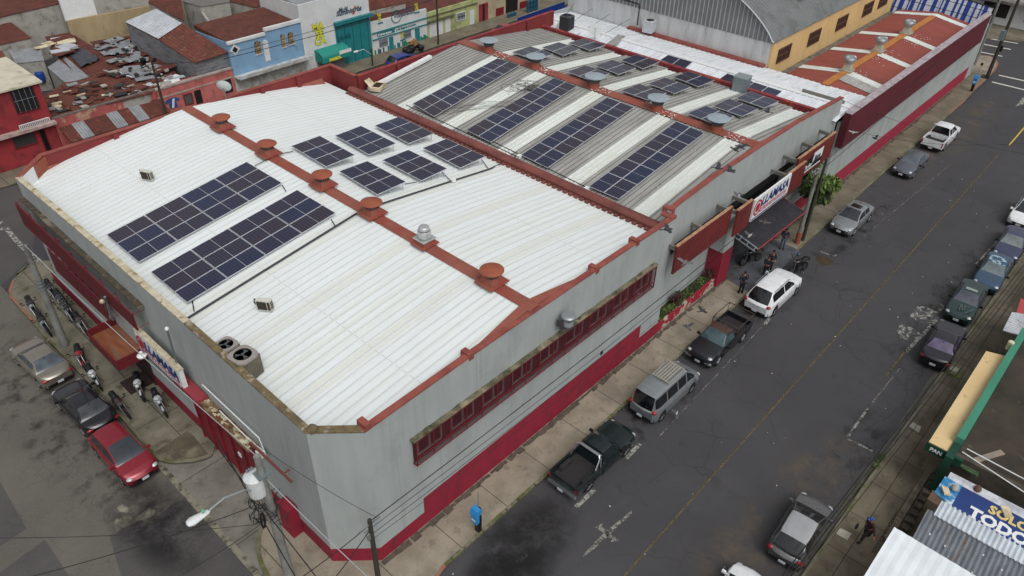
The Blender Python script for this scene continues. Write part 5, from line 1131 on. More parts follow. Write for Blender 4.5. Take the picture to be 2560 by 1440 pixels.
make_car('hatchback', 'hatch', paintm('bright blue paint', (40, 66, 142), .3, .3), 'bright blue car on the rear street beyond the red parapet', 'car', (996, 137), 1.5, 0)
make_car('sedan', 'oldsedan', paintm('faded red paint', (150, 52, 54), .2, .4), 'faded red car on the rear street, half hidden by the red parapet', 'car', (1262, 62), 1.36, 0)
# ---------------------------------------------------------------- motorcycles
def make_moto(label, px=None, heading=90., tank=(30, 30, 32), accent=(70, 72, 74), loc=None, lean=8, zz=.75):
    if loc is None: loc = gz(px[0], px[1], zz)
    t = thing('motorcycle', label, 'motorcycle', (loc[0], loc[1], .16 if loc[1] > 15.1 or loc[0] < 10 else .02), 'parked motorcycles', math.radians(heading)); t.rotation_euler = (math.radians(lean), 0, math.radians(heading)); t.scale = (1.02, 1.12, 1.05)
    ac = plain('moto accent %d %d %d' % accent, accent, .4, .3); tk = paintm('moto tank %d %d %d' % tank, tank, .2, .25)
    for x in (-.62, .68):
        m = M(); m.lathe([(.25+.05*math.cos(a), .05*math.sin(a)) for a in [2*math.pi*i/8 for i in range(9)]], (x, 0, .3), 'y', 20); w = m.obj('wheel', M_TYRE, t, True, True)
        wo = w; m = M(); m.lathe([(.2, -.02), (.22, 0), (.2, .02)], (x, 0, .3), 'y', 18); m.cyl((x, -.06, .3), (x, .06, .3), .05, n=8)
        for k in range(5): q = 2*math.pi*k/5; m.tube([(x, 0, .3), (x+.21*math.cos(q), 0, .3+.21*math.sin(q))], .014, 4)
        m.obj('rim', plain('dark spoked rim', (84, 86, 88), .5, .4), w, local=True)
    m = M(); m.tube([(.36, 0, .95), (.2, 0, .78), (.12, 0, .38), (-.2, 0, .34), (-.3, 0, .7), (.25, 0, .82)], .03, 6); m.tube([(-.2, .1, .36), (-.62, .1, .3)], .025, 5); m.tube([(-.2, -.1, .36), (-.62, -.1, .3)], .025, 5)
    for s in (-1, 1): m.tube([(-.3, s*.12, .72), (-.85, s*.12, .86)], .02, 5); m.tube([(-.45, s*.14, .72), (-.6, s*.14, .34)], .025, 6)
    m.obj('frame', M_BLACK, t, local=True)
    m = M(); m.cbox((.02, 0, .42), (.38, .26, .28), 0, 0, .8); m.cyl((.05, 0, .5), (.16, 0, .7), .1, .08, 10)
    for k in range(4): m.cbox((.09+k*.025, 0, .56+k*.035), (.2, .22, .012))
    m.obj('engine', plain('engine alloy', (66, 68, 70), .5, .5), t, local=True)
    m = M(); m.ball((.14, 0, .86), (.3, .19, .15), 14, 8); m.obj('fuel_tank', tk, t, True, True)
    m = M(); m.ball((-.22, 0, .85), (.28, .18, .09), 12, 6); m.ball((-.58, 0, .9), (.3, .15, .08), 12, 6); m.cbox((-.1, 0, .62), (.5, .2, .3)); m.obj('seat', M_BLACK, t, True, True)
    m = M(); m.tube([(-.75, 0, .86), (-.98, 0, .74), (-1.0, 0, .6)], .05, 5); m.cbox((-.92, 0, .8), (.1, .14, .07)); m.obj('tail_unit', tk, t, local=True)
    m = M()
    for s in (-1, 1): m.tube([(.42, s*.1, .98), (.68, s*.1, .3)], .028, 6)
    m.obj('fork', M_CHROME, t, local=True)
    m = M(); m.tube([(.28, -.38, 1.06), (.34, -.2, 1.08), (.42, 0, 1.02), (.34, .2, 1.08), (.28, .38, 1.06)], .016, 5)
    for s in (-1, 1): m.tube([(.32, s*.28, 1.08), (.36, s*.34, 1.25)], .01, 4); m.ball((.36, s*.36, 1.27), (.02, .07, .045), 8, 5); m.cyl((.28, s*.3, 1.065), (.27, s*.4, 1.06), .025, n=6)
    m.obj('handlebar', M_BLACK, t, local=True)
    m = M(); m.ball((.5, 0, .95), (.1, .1, .11), 12, 7); m.obj('headlight', ac, t, True, True)
    m = M(); m.tube([(.42, 0, .57), (.55, 0, .64), (.7, 0, .65), (.86, 0, .6)], .05, 5); m.obj('front_mudguard', tk, t, local=True)
    m = M(); m.tube([(.1, -.1, .4), (.0, -.16, .28), (-.3, -.17, .28), (-.8, -.18, .4)], [.02, .025, .045, .05], 8); m.obj('exhaust', M_CHROME, t, local=True)
    m = M(); m.tube([(0, .12, .3), (.05, .26, .02)], .015, 4); m.obj('side_stand', M_BLACK, t, local=True); return t
K = (30, 30, 32)
make_moto('black motorcycle nearest the kerb curve, farther of the pair by the lamp post', (85, 765), 262, (34, 34, 40), (140, 144, 150))
make_moto('black motorcycle at the kerb beside the lamp post, nearer of the pair', (113, 806), 262, (28, 28, 32), (120, 124, 128))
for px, lab, tk in (((132, 722), 'black motorcycle at the wall, farthest in the row before the rusty canopy', (26, 26, 30)), ((156, 748), 'second dark motorcycle from the far end of the row at the crimson plinth', (44, 48, 58)), ((176, 775), 'third dark motorcycle in the row at the crimson plinth', (28, 28, 30)), ((206, 806), 'last motorcycle in the wall row, just short of the rusty canopy', (70, 66, 48))):
    make_moto(lab, px, 262, tk)
make_moto('extra dark motorcycle squeezed at the wall between the last of the row and the rusty canopy', (222, 826), 250, (22, 22, 24)) if 0 else make_moto('dark motorcycle with brown tank between the second and third of the wall row', (166, 762), 258, (54, 48, 40))
make_moto('motorcycle with a red tank at the kerb in front of the rusty canopy', (206, 890), 255, (158, 26, 40))
make_moto('black and white motorcycle at the kerb beyond the red-tanked one', (238, 938), 262, (206, 208, 210), (190, 194, 196))
make_moto('dark motorcycle with brown trim standing alone on the pavement by the black sedan', (303, 1008), 268, (64, 40, 36))
make_moto('white-tanked motorcycle parked close under the white wall sign', (352, 962), 250, (210, 212, 214), (200, 204, 206))
make_moto('black and white motorcycle at the wall next to the crimson gate', (402, 1002), 258, (190, 194, 196), (180, 184, 186))
make_moto('black motorcycle in the dark entrance beside the red column', (1880, 645), 160, (24, 24, 26), zz=.6)
mb = make_moto('black motorcycle in the road in front of the white vehicle, helmet on its mirror', (2000, 664), 165, (22, 22, 25), zz=.6)
h = M(); h.ball((0, 0, .0), (.14, .13, .14), 14, 9); ho = h.obj('helmet', pm('blue grey helmet', (70, 82, 104), (40, 46, 60), 6., rough=.3)); ho.location = gz(1997, 636, 1.15); tag(ho, 'blue grey motorcycle helmet hanging on the handlebar of the roadside motorcycle', 'helmet')
# ================================================================ PEOPLE
M_SKIN = pm('brown skin', (150, 104, 82), (136, 92, 72), 6., rough=.6)
def skinned(name, J, E, R, mat, parent, sub=2, root=0):
    me = bpy.data.meshes.new(name); me.from_pydata(J, E, []); o = bpy.data.objects.new(name, me); COL.objects.link(o); o.parent = parent
    sk = o.modifiers.new('skin', 'SKIN'); sk.use_smooth_shade = True; o.modifiers.new('sub', 'SUBSURF').levels = sub; o.modifiers['sub'].render_levels = sub
    ly = me.skin_vertices[0].data if len(me.skin_vertices) else None
    for i, r in enumerate(R): ly[i].radius = r if isinstance(r, tuple) else (r, r)
    ly[root].use_root = True
    dg = bpy.context.evaluated_depsgraph_get(); nm = bpy.data.meshes.new_from_object(o.evaluated_get(dg)); o.modifiers.clear(); o.data = nm; nm.name = name
    nm.materials.clear(); nm.materials.append(mat)
    for p in nm.polygons: p.use_smooth = True
    return o
def person(label, px, heading, shirt, trousers, hair, pose=None, z=.15, H=1.72, cap=None, jacket_sleeve=True, shoes=(24, 22, 22)):
    p = gz(px[0], px[1], z); t = thing('person', label, 'person', (p.x, p.y, z), None, math.radians(heading)); t.scale = (H/1.72,)*3
    P = dict(hipz=.90, kneeL=(.0, .10, .48), kneeR=(.0, -.10, .48), footL=(0., .12, .07), footR=(.0, -.12, .07), elL=(-.02, .24, 1.12), elR=(-.02, -.24, 1.12), haL=(.06, .24, .86), haR=(.06, -.24, .86), head=(.02, 0, 1.6), chest=(0, 0, 1.28), neck=(.0, 0, 1.46), handdirL=(0, 0, -1), handdirR=(0, 0, -1))
    P.update(pose or {})
    V = Vector; c, nk, hd = V(P['chest']), V(P['neck']), V(P['head']); hip = V((0, 0, P['hipz']))
    J = [hip, hip.lerp(c, .55), c, nk, nk.lerp(hd, .45), hd, hd+V((.012, 0, .075))]; E = [(0, 1), (1, 2), (2, 3), (3, 4), (4, 5), (5, 6)]; Rr = [(.13, .10), (.12, .09), (.15, .10), (.07, .06), .052, (.078, .085), (.068, .078)]
    ends = {}
    for s, k, n_ in ((1, 'L', 'L'), (-1, 'R', 'R')):
        sh = c+V((0, s*.19, .12)); el, ha = V(P['el'+k]), V(P['ha'+k]); o = len(J)
        J += [sh, el, ha]; E += [(2, o), (o, o+1), (o+1, o+2)]; Rr += [.058, .043, (.03, .024)]
        d = (ha-el).normalized(); up = V((0, 0, 1)) if abs(d.z) < .8 else V((1, 0, 0)); wv = d.cross(up).normalized(); cu = wv.cross(d)*s
        J.append(ha+d*.05); E.append((o+2, o+3)); Rr.append((.034, .016)); pm_ = o+3
        for q, (off, ln) in enumerate(((-.03, .065), (-.01, .08), (.011, .076), (.03, .058))):
            a = len(J); J += [ha+d*.085+wv*off, ha+d*(.085+ln*.6)+wv*off*1.15+cu*.01, ha+d*(.085+ln)+wv*off*1.1+cu*.03]; E += [(pm_, a), (a, a+1), (a+1, a+2)]; Rr += [.009, .0085, .007]
        a = len(J); J += [ha+d*.035+wv*.04, ha+d*.07+wv*.062]; E += [(o+2, a), (a, a+1)]; Rr += [.01, .008]
        hp = hip+V((0, s*.09, -.04)); kn, ft = V(P['knee'+k]), V(P['foot'+k]); o = len(J); fd = V(P.get('fd'+k, (1, 0, 0))).normalized()
        J += [hp, kn, ft+V((0, 0, .03)), ft+fd*.13-V((0, 0, .02))]; E += [(0, o), (o, o+1), (o+1, o+2), (o+2, o+3)]; Rr += [.085, .058, .03, (.022, .016)]
        ends[k] = (sh, el, ha, hp, kn, ft, fd)
    body = skinned('body', [tuple(v) for v in J], E, Rr, M_SKIN, t, 2)
    # face: nose, ears, eyes, mouth
    m = M(); f = hd+V((0, 0, .03)); m.cbox(f+V((.092, 0, -.005)), (.03, .024, .04)); 
    for s in (-1, 1): m.ball(f+V((0, s*.084, 0)), (.02, .012, .03), 8, 5)
    m.obj('nose_and_ears', M_SKIN, body, local=True)
    m = M()
    for s in (-1, 1): m.ball(f+V((.078, s*.032, .02)), .011, 8, 5)
    m.cbox(f+V((.082, 0, -.045)), (.01, .05, .01)); m.obj('eyes_and_mouth', M_BLACK, body, local=True)
    cs = pm('cloth %d %d %d' % shirt, shirt, None, 6., rough=.9); ct = pm('cloth %d %d %d' % trousers, trousers, None, 6., rough=.9)
    J = [hip+V((0, 0, -.03)), hip.lerp(c, .5), c, nk+V((0, 0, -.03))]; E = [(0, 1), (1, 2), (2, 3)]; Rr = [(.155, .12), (.15, .115), (.175, .125), (.085, .075)]
    for k in 'LR':
        sh, el, ha = ends[k][:3]; o = len(J); J += [sh, el, el.lerp(ha, .88)]; E += [(2, o), (o, o+1), (o+1, o+2)]; Rr += [.078, .058, .042]
    skinned('jacket', [tuple(v) for v in J], E, Rr, cs, t, 2)
    J = [hip+V((0, 0, .03))]; E = []; Rr = [(.14, .115)]
    for k in 'LR':
        hp, kn, ft, fd = ends[k][3:]; o = len(J); J += [hp, kn, kn.lerp(ft, .9)]; E += [(0, o), (o, o+1), (o+1, o+2)]; Rr += [.1, .074, .056]
    skinned('trousers', [tuple(v) for v in J], E, Rr, ct, t, 2)
    for k in 'LR':
        ft, fd = ends[k][5:]; m = M(); a = math.atan2(fd.y, fd.x); m.ball((0, 0, 0), (.15, .058, .06), 12, 6); cz, sz = math.cos(a), math.sin(a)
        m.v = [(ft.x+fd.x*.06+x*cz-y*sz, ft.y+fd.y*.06+x*sz+y*cz, ft.z-.02+z_) for x, y, z_ in m.v]; m.obj('shoe', plain('shoe %d' % shoes[0], shoes, .7), t, True, True)
    m = M(); m.ball(hd+V((-.015, 0, .075)), (.098, .09, .075), 14, 8)
    if cap: m.cbox(hd+V((.12, 0, .06)), (.11, .14, .015)); m.obj('cap', plain('blue cap', cap, .8), t, True, True)
    else: m.obj('hair', plain('dark hair', hair, .9), t, True, True)
    return t
person('person in dark blue jacket and jeans looking down, standing beside the utility poles', (1954, 622), 200, (38, 42, 66), (72, 92, 116), (26, 22, 22), dict(elL=(.06, .25, 1.12), elR=(.06, -.25, 1.12), haL=(.26, .06, 1.2), haR=(.26, -.06, 1.2), head=(.07, 0, 1.58)))
person('tall person in dark clothes standing in the entrance behind a shorter person', (1921, 681), 240, (30, 30, 38), (28, 28, 34), (40, 30, 28), dict(elL=(.04, .27, 1.12), elR=(.04, -.27, 1.12), haL=(.24, .1, 1.08), haR=(.24, -.1, 1.08)), H=1.8)
person('shorter person in dark clothes holding papers, in front of the tall one', (1911, 690), 200, (32, 34, 42), (34, 34, 40), (36, 26, 22), dict(elL=(.06, .22, 1.1), elR=(.06, -.22, 1.1), haL=(.3, .1, 1.14), haR=(.3, -.05, 1.14), footR=(-.12, -.1, .07), kneeR=(-.04, -.1, .48)), H=1.62)
person('person in black suit seen from behind on the pavement near the entrance', (1851, 733), 50, (30, 34, 48), (24, 26, 34), (28, 22, 22), dict(elL=(.04, .25, 1.1), elR=(.04, -.25, 1.1), haL=(.2, .16, 1.0), haR=(.2, -.16, 1.0)))
wk = person('person in blue cap and dark red jacket walking with a bag on the right pavement', (2158, 1350), 148, (66, 34, 38), (46, 44, 48), (30, 26, 24), dict(footL=(.24, .08, .07), kneeL=(.2, .09, .5), footR=(-.34, -.08, .16), kneeR=(.0, -.1, .48), elR=(.05, .44, 1.2) if 0 else (-.1, -.26, 1.12), haR=(-.12, -.34, .86), elL=(.1, .4, 1.2), haL=(.2, .58, 1.05), chest=(.06, 0, 1.28), neck=(.08, 0, 1.46), head=(.12, 0, 1.58)), cap=(56, 84, 160), H=1.7)
m = M(); m.ball((0, 0, 0), (.14, .07, .16), 12, 7, 0); m.tube([(0, 0, .1), (0, 0, .3)], .012, 4)
bo = m.obj('handbag', plain('dark bag', (46, 44, 46), .8)); bo.location = gz(2142, 1316, .75); tag(bo, 'small dark bag hanging from the walking person\'s outstretched hand', 'bag')
m = M(); m.ball((0, 0, 0), (.2, .12, .2), 12, 7, 0); bo = m.obj('plastic_bag', M_BLACK); bo.location = gz(2178, 1327, .55); tag(bo, 'black bag carried low at the walking person\'s side', 'bag')
# ================================================================ PIGEONS
def pigeon(label, px, z, head, flap, dark=(64, 66, 72), pale=(206, 208, 208), sc=1.):
    p = gz(px[0], px[1], z); t = thing('pigeon', label, 'pigeon', p, 'pigeons flying over the roof and street', math.radians(head)); t.scale = (sc,)*3
    A = plain('pigeon grey %d' % dark[0], dark, .8); B = plain('pigeon pale', pale, .8)
    m = M(); m.lathe([(0, -.17), (.03, -.14), (.065, -.05), (.07, .03), (.04, .12), (.035, .15), (.033, .18), (.02, .21), (0, .24)], (0, 0, 0), 'x', 12); m.obj('body', A, t, True, True)
    m = M(); m.add([(-.13, -.02, 0), (-.13, .02, 0), (-.3, .08, .01), (-.32, 0, .015), (-.3, -.08, .01)], [(0, 4, 3, 2, 1)]); m.v += [(x, y, z_-.012) for x, y, z_ in m.v]; m.f.append((6, 7, 8, 9, 5)); m.mi.append(0); m.obj('tail', B, t, local=True)
    for s in (-1, 1):
        zf = math.sin(flap); yf = math.cos(flap); pts = [(.08, .05), (.12, .18), (.09, .32), (-.02, .36), (-.06, .2), (-.09, .05)]
        top = [(x, s*(y if y < .1 else .05+(y-.05)*yf), .02+(y-.05)*zf) for x, y in pts]; m = M(); m.add(top+[(x, y, z_-.014) for x, y, z_ in top], [(0, 1, 2, 3, 4, 5), (11, 10, 9, 8, 7, 6)]+[(i, (i+1) % 6, (i+1) % 6+6, i+6) for i in range(6)]); m.obj('wing', B if pale[0] > 120 and flap > .3 else A, t, local=True)
DK = (58, 60, 66)
for lab, px, z, h_, fl, dk_, pl_, s_ in (
 ('dark pigeon gliding just off the corner coping between the two halls', (1668, 573), 10.5, 320, .1, (56, 58, 62), (80, 82, 86), 1.25), ('dark pigeon over the grey roof, left one of the upper pair', (1838, 374), 11, 250, .5, DK, (80, 80, 84), 1.2), ('pigeon with white belly over the grey roof, right one of the upper pair', (1853, 367), 11, 60, .3, DK, (190, 190, 190), 1.2),
 ('dark pigeon over the grey roof, left one of the lower pair', (1795, 420), 11, 300, .4, DK, (80, 80, 84), 1.2), ('large dark pigeon above the red coping, right one of the lower pair', (1826, 426), 11, 320, .2, DK, (80, 80, 84), 1.3), ('pale pigeon against the grey upper wall left of the company sign', (1847, 489), 8, 200, .6, (150, 152, 154), (214, 214, 214), 1.1),
 ('pale pigeon with white wings over the entrance canopy', (1875, 589), 5.5, 180, .5, (160, 160, 160), (220, 220, 220), 1.2), ('brownish pigeon over the dark canopy sheet', (1912, 556), 5, 200, .2, (96, 92, 90), (130, 128, 124), 1.1), ('pigeon flying in front of the ribbed red panel', (1712, 656), 6.4, 10, .2, (110, 112, 114), (210, 208, 208), 1.3),
 ('pigeon with white wings low over the pavement by the peeling planter wall', (1755, 776), 1.2, 340, .15, (60, 62, 64), (226, 226, 226), 1.2), ('grey pigeon low over the pavement beside the black pickup', (1719, 817), 1.0, 60, .5, (96, 98, 104), (190, 192, 196), 1.2), ('small grey pigeon low over the road between the kerb and the minivan wheel', (1692, 1033), .5, 20, .4, (150, 152, 150), (220, 220, 216), .9),
 ('small pigeon in front of the mesh screened windows', (1583, 733), 5.0, 200, .3, (130, 130, 130), (205, 205, 205), 1.), ('tiny dark pigeon flying over the far divider of the grey roof', (1919, 279), 9.5, 100, .4, DK, (80, 80, 84), 1.1), ('small dark pigeon in front of the far maroon fascia wall', (2188, 346), 4.5, 80, .6, DK, (90, 90, 92), 1.1), ('small white pigeon in front of the maroon fascia end', (2133, 331), 6.5, 200, .3, (170, 170, 168), (220, 220, 220), 1.)):
    pigeon(lab, px, z, h_, fl, dk_, pl_, s_)
# ================================================================ REAR STREET BUILDINGS (facades at y = 66.3)
YR = 66.3
def fx(px, py): p = gy(px, py, YR); return p.x, p.z
M_REDH = pm('red rendered wall', (148, 50, 54), (134, 44, 50), 1., rough=.85, c3=(112, 40, 46), s3=.8)
M_PINKW = pm('peeling pink wall', (168, 88, 84), (150, 78, 78), 1.2, rough=.9, c3=(172, 142, 118), s3=.9, r3=(.54, .62))
M_PINK2 = pm('pink wall', (186, 106, 100), (174, 98, 94), .8, rough=.85, c3=(150, 90, 84), s3=1.2)
M_BLUEW = pm('sky blue wall', (124, 158, 186), (114, 150, 180), .9, rough=.8, c3=(98, 126, 150), s3=1.2, r3=(.6, .7))
M_WHW = pm('white shop wall', (206, 208, 208), (194, 196, 196), .8, rough=.8, c3=(170, 168, 164), s3=.9, r3=(.6, .75))
M_TEAL = pm('teal gate', (34, 122, 126), (30, 112, 117), 1., rough=.6)
M_LIME = pm('lime green wall', (172, 178, 124), (160, 168, 116), .8, rough=.85, c3=(136, 140, 100), s3=1.)
M_BLOCK = pm('grey concrete block wall', (160, 158, 150), (140, 138, 130), 1.2, rough=.95, c3=(96, 94, 88), s3=1.2, r3=(.56, .72))
M_OCHW = pm('stained ochre wall', (170, 152, 118), (154, 136, 104), .8, rough=.95, c3=(112, 102, 84), s3=.6, r3=(.55, .75), stretch=(1, 1, .5))
M_RUST = rustm('rusty sheet roof', (104, 58, 48), (84, 48, 42), (128, 84, 62), 9., 0); M_RUSTR = rustm('orange rusty sheet roof', (112, 62, 50), (92, 54, 46), (140, 104, 84), 6., 0)
M_ZINC = rustm('grey zinc sheet', (150, 154, 158), (128, 132, 136), (112, 100, 92), 9., 0); M_ZINCL = rustm('bright zinc sheet', (196, 200, 206), (176, 180, 186), (150, 148, 146), 9., 0)
M_DKWIN = plain('dark opening', (30, 26, 28), .6)
def facade(name, label, cat, x0, x1, h, mat, depth=6., roofm=None, group=None, z0=0., rise=.25, hl=None):
    t = thing(name, label, cat, ((x0+x1)/2, YR+depth/2, 0), group); hl = hl or h
    m = M(); m.hexa([(x0, YR, z0), (x1, YR, z0), (x1, YR+depth, z0), (x0, YR+depth, z0)], [(x0, YR, hl), (x1, YR, h), (x1, YR+depth, h-.35), (x0, YR+depth, hl-.35)]); m.obj('wall', mat, t)
    if roofm:
        m = M(); m.hexa([(x0+.1, YR+.25, hl-.32), (x1-.1, YR+.25, h-.32), (x1-.1, YR+depth+.2, h+rise-.35), (x0+.1, YR+depth+.2, hl+rise-.35)], [(x0+.1, YR+.25, hl+.02), (x1-.1, YR+.25, h+.02), (x1-.1, YR+depth+.2, h+rise), (x0+.1, YR+depth+.2, hl+rise)]); m.obj('roof', roofm, t)
    return t
def win(t, px0, py0, px1, py1, mat, name='window', frame=None, off=.04, bars=0, barm=None, wx=None, arch=False):
    """rect measured by two opposite pixels: upper-left and lower-right on the facade"""
    a, b = gy(px0, py0, YR), gy(px1, py1, YR); x0, x1, z1, z0 = a.x, b.x, a.z, b.z
    if wx: x1 = x0+wx
    if z0 > z1: z0, z1 = z1, z0
    return winw(t, x0, x1, max(z0, .1), z1, mat, name, frame, off, bars, barm, arch)
def winw(t, x0, x1, z0, z1, mat, name='window', frame=None, off=.04, bars=0, barm=None, arch=False):
    m = M(); pts = [(x0, z0), (x1, z0)]
    if arch:
        r = (x1-x0)/2; zc = z1-r
        pts += [((x0+x1)/2+r*math.cos(k*math.pi/8), zc+r*math.sin(k*math.pi/8)) for k in range(9)]
    else: pts += [(x1, z1), (x0, z1)]
    n = len(pts); m.add([(x, YR-off, z) for x, z in pts]+[(x, YR+.01, z) for x, z in pts], [tuple(range(n))]+[(i, i+n, (i+1) % n+n, (i+1) % n) for i in range(n)]); o = m.obj(name, mat, t)
    if frame:
        m = M(); w = .07
        for q in ((x0-w, z0-w, x1+w, z0), (x0-w, z1, x1+w, z1+w), (x0-w, z0, x0, z1), (x1, z0, x1+w, z1)): 
            if not arch or q[1] == z0-w: m.box(q[0], YR-off-.05, q[1], q[2], YR, q[3])
        m.obj('frame', frame, o)
    if bars:
        m = M()
        for k in range(bars): x = x0+(x1-x0)*(k+.5)/bars; m.box(x-.02, YR-off-.06, z0, x+.02, YR-off-.03, z1-(.25 if arch and k in (0, bars-1) else 0))
        m.box(x0, YR-off-.065, (z0+z1)/2-.02, x1, YR-off-.025, (z0+z1)/2+.02); m.obj('bars', barm or M_WHITE, o)
    return o
# 1 red corner house
t = facade('house', 'dark red two-storey corner house with cream flat roof at the left edge', 'house', 5., 17.3, 6.3, M_REDH, 7.)
m = M(); m.box(4.5, YR-.25, 6.3, 17.5, YR+7.2, 6.45); m.obj('roof_slab', pm('cream roof slab', (196, 190, 172), (176, 168, 148), 1., rough=.9, c3=(120, 116, 106), s3=1., r3=(.6, .7)), t)
m = M(); m.box(5, YR-.55, 2.9, 17.4, YR, 3.12); m.obj('cornice', pm('dirty white cornice', (176, 156, 148), (140, 116, 112), 2.), t)
win(t, 22, 226, 98, 268, M_DKWIN, 'balcony_window', plain('dark maroon frame', (90, 28, 34), .7), bars=4, barm=M_STEELD); 
m = M(); a = gy(28, 272, YR); b = gy(106, 258, YR)
for k in range(18): x = a.x+(b.x-a.x)*k/17; m.box(x-.03, YR-.3, 3.12, x+.03, YR-.24, 3.5)
m.box(a.x, YR-.32, 3.48, b.x, YR-.22, 3.54); m.obj('balustrade', M_WHW, t)
win(t, 30, 345, 92, 355, plain('dark slatted shutter', (54, 50, 52), .8), 'shutter', M_DRED); win(t, 95, 322, 132, 385, M_DKWIN, 'door', M_DRED, bars=5, barm=M_BLACK)
# 2 peeling pink wall with striped lean-to
t = facade('house', 'low house behind a peeling pink wall with rust and white striped lean-to roof', 'house', 17.35, 26.0, 3.15, M_PINKW, 1.2)
m = M(); m.box(17.3, YR-.02, 3.15, 26.05, YR+.3, 3.22); m.obj('coping', pm('dirty grey coping', (110, 104, 96), (84, 78, 72), 3.), t)
c0, c1 = 17.6, 26.2; sn = 9; cols = [1, 0, 1, 1, 0, 1, 0, 1, 1]
m = M()
for i in range(sn): xa, xb = c0+(c1-c0)*i/sn, c0+(c1-c0)*(i+1)/sn; m.hexa([(xa, 64.6, 1.55), (xb, 64.6, 1.55), (xb, YR, 2.3), (xa, YR, 2.3)], [(xa, 64.6, 1.6), (xb, 64.6, 1.6), (xb, YR, 2.36), (xa, YR, 2.36)], cols[i])
m.obj('lean_to_roof', [M_ZINC, M_RUST], t); m = M(); m.box(17.6, 64.7, 0, 26.1, 64.8, 1.5); m.obj('lean_to_wall', pm('dirty cream boards', (150, 144, 128), (110, 104, 92), 2., c3=(74, 70, 64)), t)
m = M(); m.box(19., 64.66, .2, 20.2, 64.7, 1.2); m.box(24.2, 64.66, .2, 25.4, 64.7, 1.35); m.obj('opening', M_DKWIN, t)
# 3 pink house with shirt mural
t = facade('house', 'low pink house with grey cornices and a painted blue shirt', 'house', 26.05, 33.6, 3.15, M_PINK2, 1.5)
m = M(); m.box(26, YR-.06, 3.05, 33.65, YR+.25, 3.2); m.box(26, YR-.04, 2.25, 33.6, YR, 2.37); m.obj('cornice', pm('pale grey cornice', (170, 160, 152), (140, 128, 122), 2.), t)
win(t, 459, 238, 482, 256, plain('grey louvred window', (84, 80, 82), .7), 'window', M_DRED); win(t, 484, 228, 508, 256, M_DKWIN, 'door'); win(t, 557, 202, 583, 228, M_DKWIN, 'door')
m = M(); a = gy(432, 258, YR); 
m.add([(a.x+x, YR-.03, a.z+z) for x, z in ((-.35, -.45), (.35, -.45), (.35, .15), (.6, .05), (.7, .3), (.3, .5), (-.3, .5), (-.7, .3), (-.6, .05), (-.35, .15))], [(0, 1, 2, 9), (2, 3, 4, 5), (9, 2, 5, 6), (8, 9, 6, 7)]); o = m.obj('painted_shirt', plain('mural blue', (48, 78, 140), .7), t)
m = M(); m.add([(a.x+x, YR-.05, a.z+z) for x, z in ((-.2, -.4), (.02, -.4), (.25, .4), (.03, .4))], [(0, 1, 2, 3)]); m.obj('white_stripe', M_WHITE, o)
# 4 blue house
t = facade('house', 'light blue two-storey house with arched windows and white trim', 'house', 33.65, 41.6, 5.6, M_BLUEW, 6., M_RUST, rise=.2, hl=5.5)
m = M(); m.box(33.6, YR-.12, 5.3, 37.6, YR+.2, 5.55); m.box(37.6, YR-.12, 5.65, 41.7, YR+.2, 5.95); m.obj('white_parapet', M_WHW, t)
m = M(); m.box(33.6, YR-1.1, 2.2, 41.75, YR, 2.3); m.box(33.6, YR-1.15, 2.25, 41.8, YR-1.0, 2.55); m.box(33.6, YR-.06, .0, 41.6, YR, 2.2); m.obj('balcony_slab', pm('white mossy slab', (190, 194, 196), (150, 146, 134), 1.6), t)
for a in ((634, 104, 655, 132), (700, 86, 715, 116), (718, 82, 736, 108)): win(t, *a, M_DKWIN, 'arched_window', M_WHW, bars=5, barm=plain('cream bars', (196, 170, 130), .6), arch=True)
win(t, 655, 101, 677, 150, M_WHW, 'arched_door', arch=True)
a = gy(587, 124, YR); m = M(); m.add([(a.x+dx*.55, YR-.04, a.z+dz*.55) for dx, dz in ((0, -1), (1, 0), (0, 1), (-1, 0))], [(0, 1, 2, 3)]); o = m.obj('diamond_window', M_WHW, t); m = M(); m.add([(a.x+dx*.3, YR-.06, a.z+dz*.3) for dx, dz in ((0, -1), (1, 0), (0, 1), (-1, 0))], [(0, 1, 2, 3)]); m.obj('pane', M_DKWIN, o)
win(t, 622, 190, 682, 200, pm('stone cladding', (92, 100, 96), (70, 76, 74), 3., c3=(150, 152, 146), s3=3.), 'stone_panel'); win(t, 696, 175, 756, 190, M_WHW, 'garage_door'); win(t, 594, 200, 614, 225, M_WHW, 'door')
# 5 white shop with the teal gate
M_YELT = plain('yellow lettering', (228, 218, 60), .5); M_GRNT = plain('green lettering', (40, 130, 70), .5); M_SLATE = plain('slate lettering', (62, 82, 104), .5)
t = facade('shop_building', 'tall white shop building with a big teal roller gate', 'shop', 41.65, 50.2, 7.25, M_WHW, 7., M_ZINC)
def ftext(t, s_, px, py, size, mat, name='lettering', sx=1., bold=0., shear=0., base=0., lift=.05, align='LEFT', y=YR):
    p = gy(px, py, y); return text_mesh(s_, size, mat, name, t, (p.x, y, p.z-base), (1, 0, 0), (0, 0, 1), align, .006, bold, shear, sx, lift)
ftext(t, 'Multi', 846, 31, .62, M_SLATE, shear=.25, sx=.9, bold=.012); ftext(t, 'Suministros', 840, 41, .72, M_SLATE, shear=.25, sx=.95, bold=.02)
p = gy(889, 25, YR)
for k, c in enumerate(((200, 44, 52), (236, 180, 40), (206, 56, 50), (60, 150, 84), (56, 120, 190))):
    a = math.radians(200-k*48); m = M(); r0, r1 = .2, .62; cx, cz = p.x+.05, p.z-.1
    m.add([(cx+r*math.cos(a+d), YR-.04, cz+r*math.sin(a+d)) for r, d in ((r0, 0), (.45, -.3), (r1, 0), (.45, .3))], [(0, 1, 2, 3)]); m.obj('logo_petal', plain('petal %d' % c[0], c, .5), t)
g = win(t, 835, 58, 921, 162, M_TEAL, 'roller_gate', wx=4.5, off=.08)
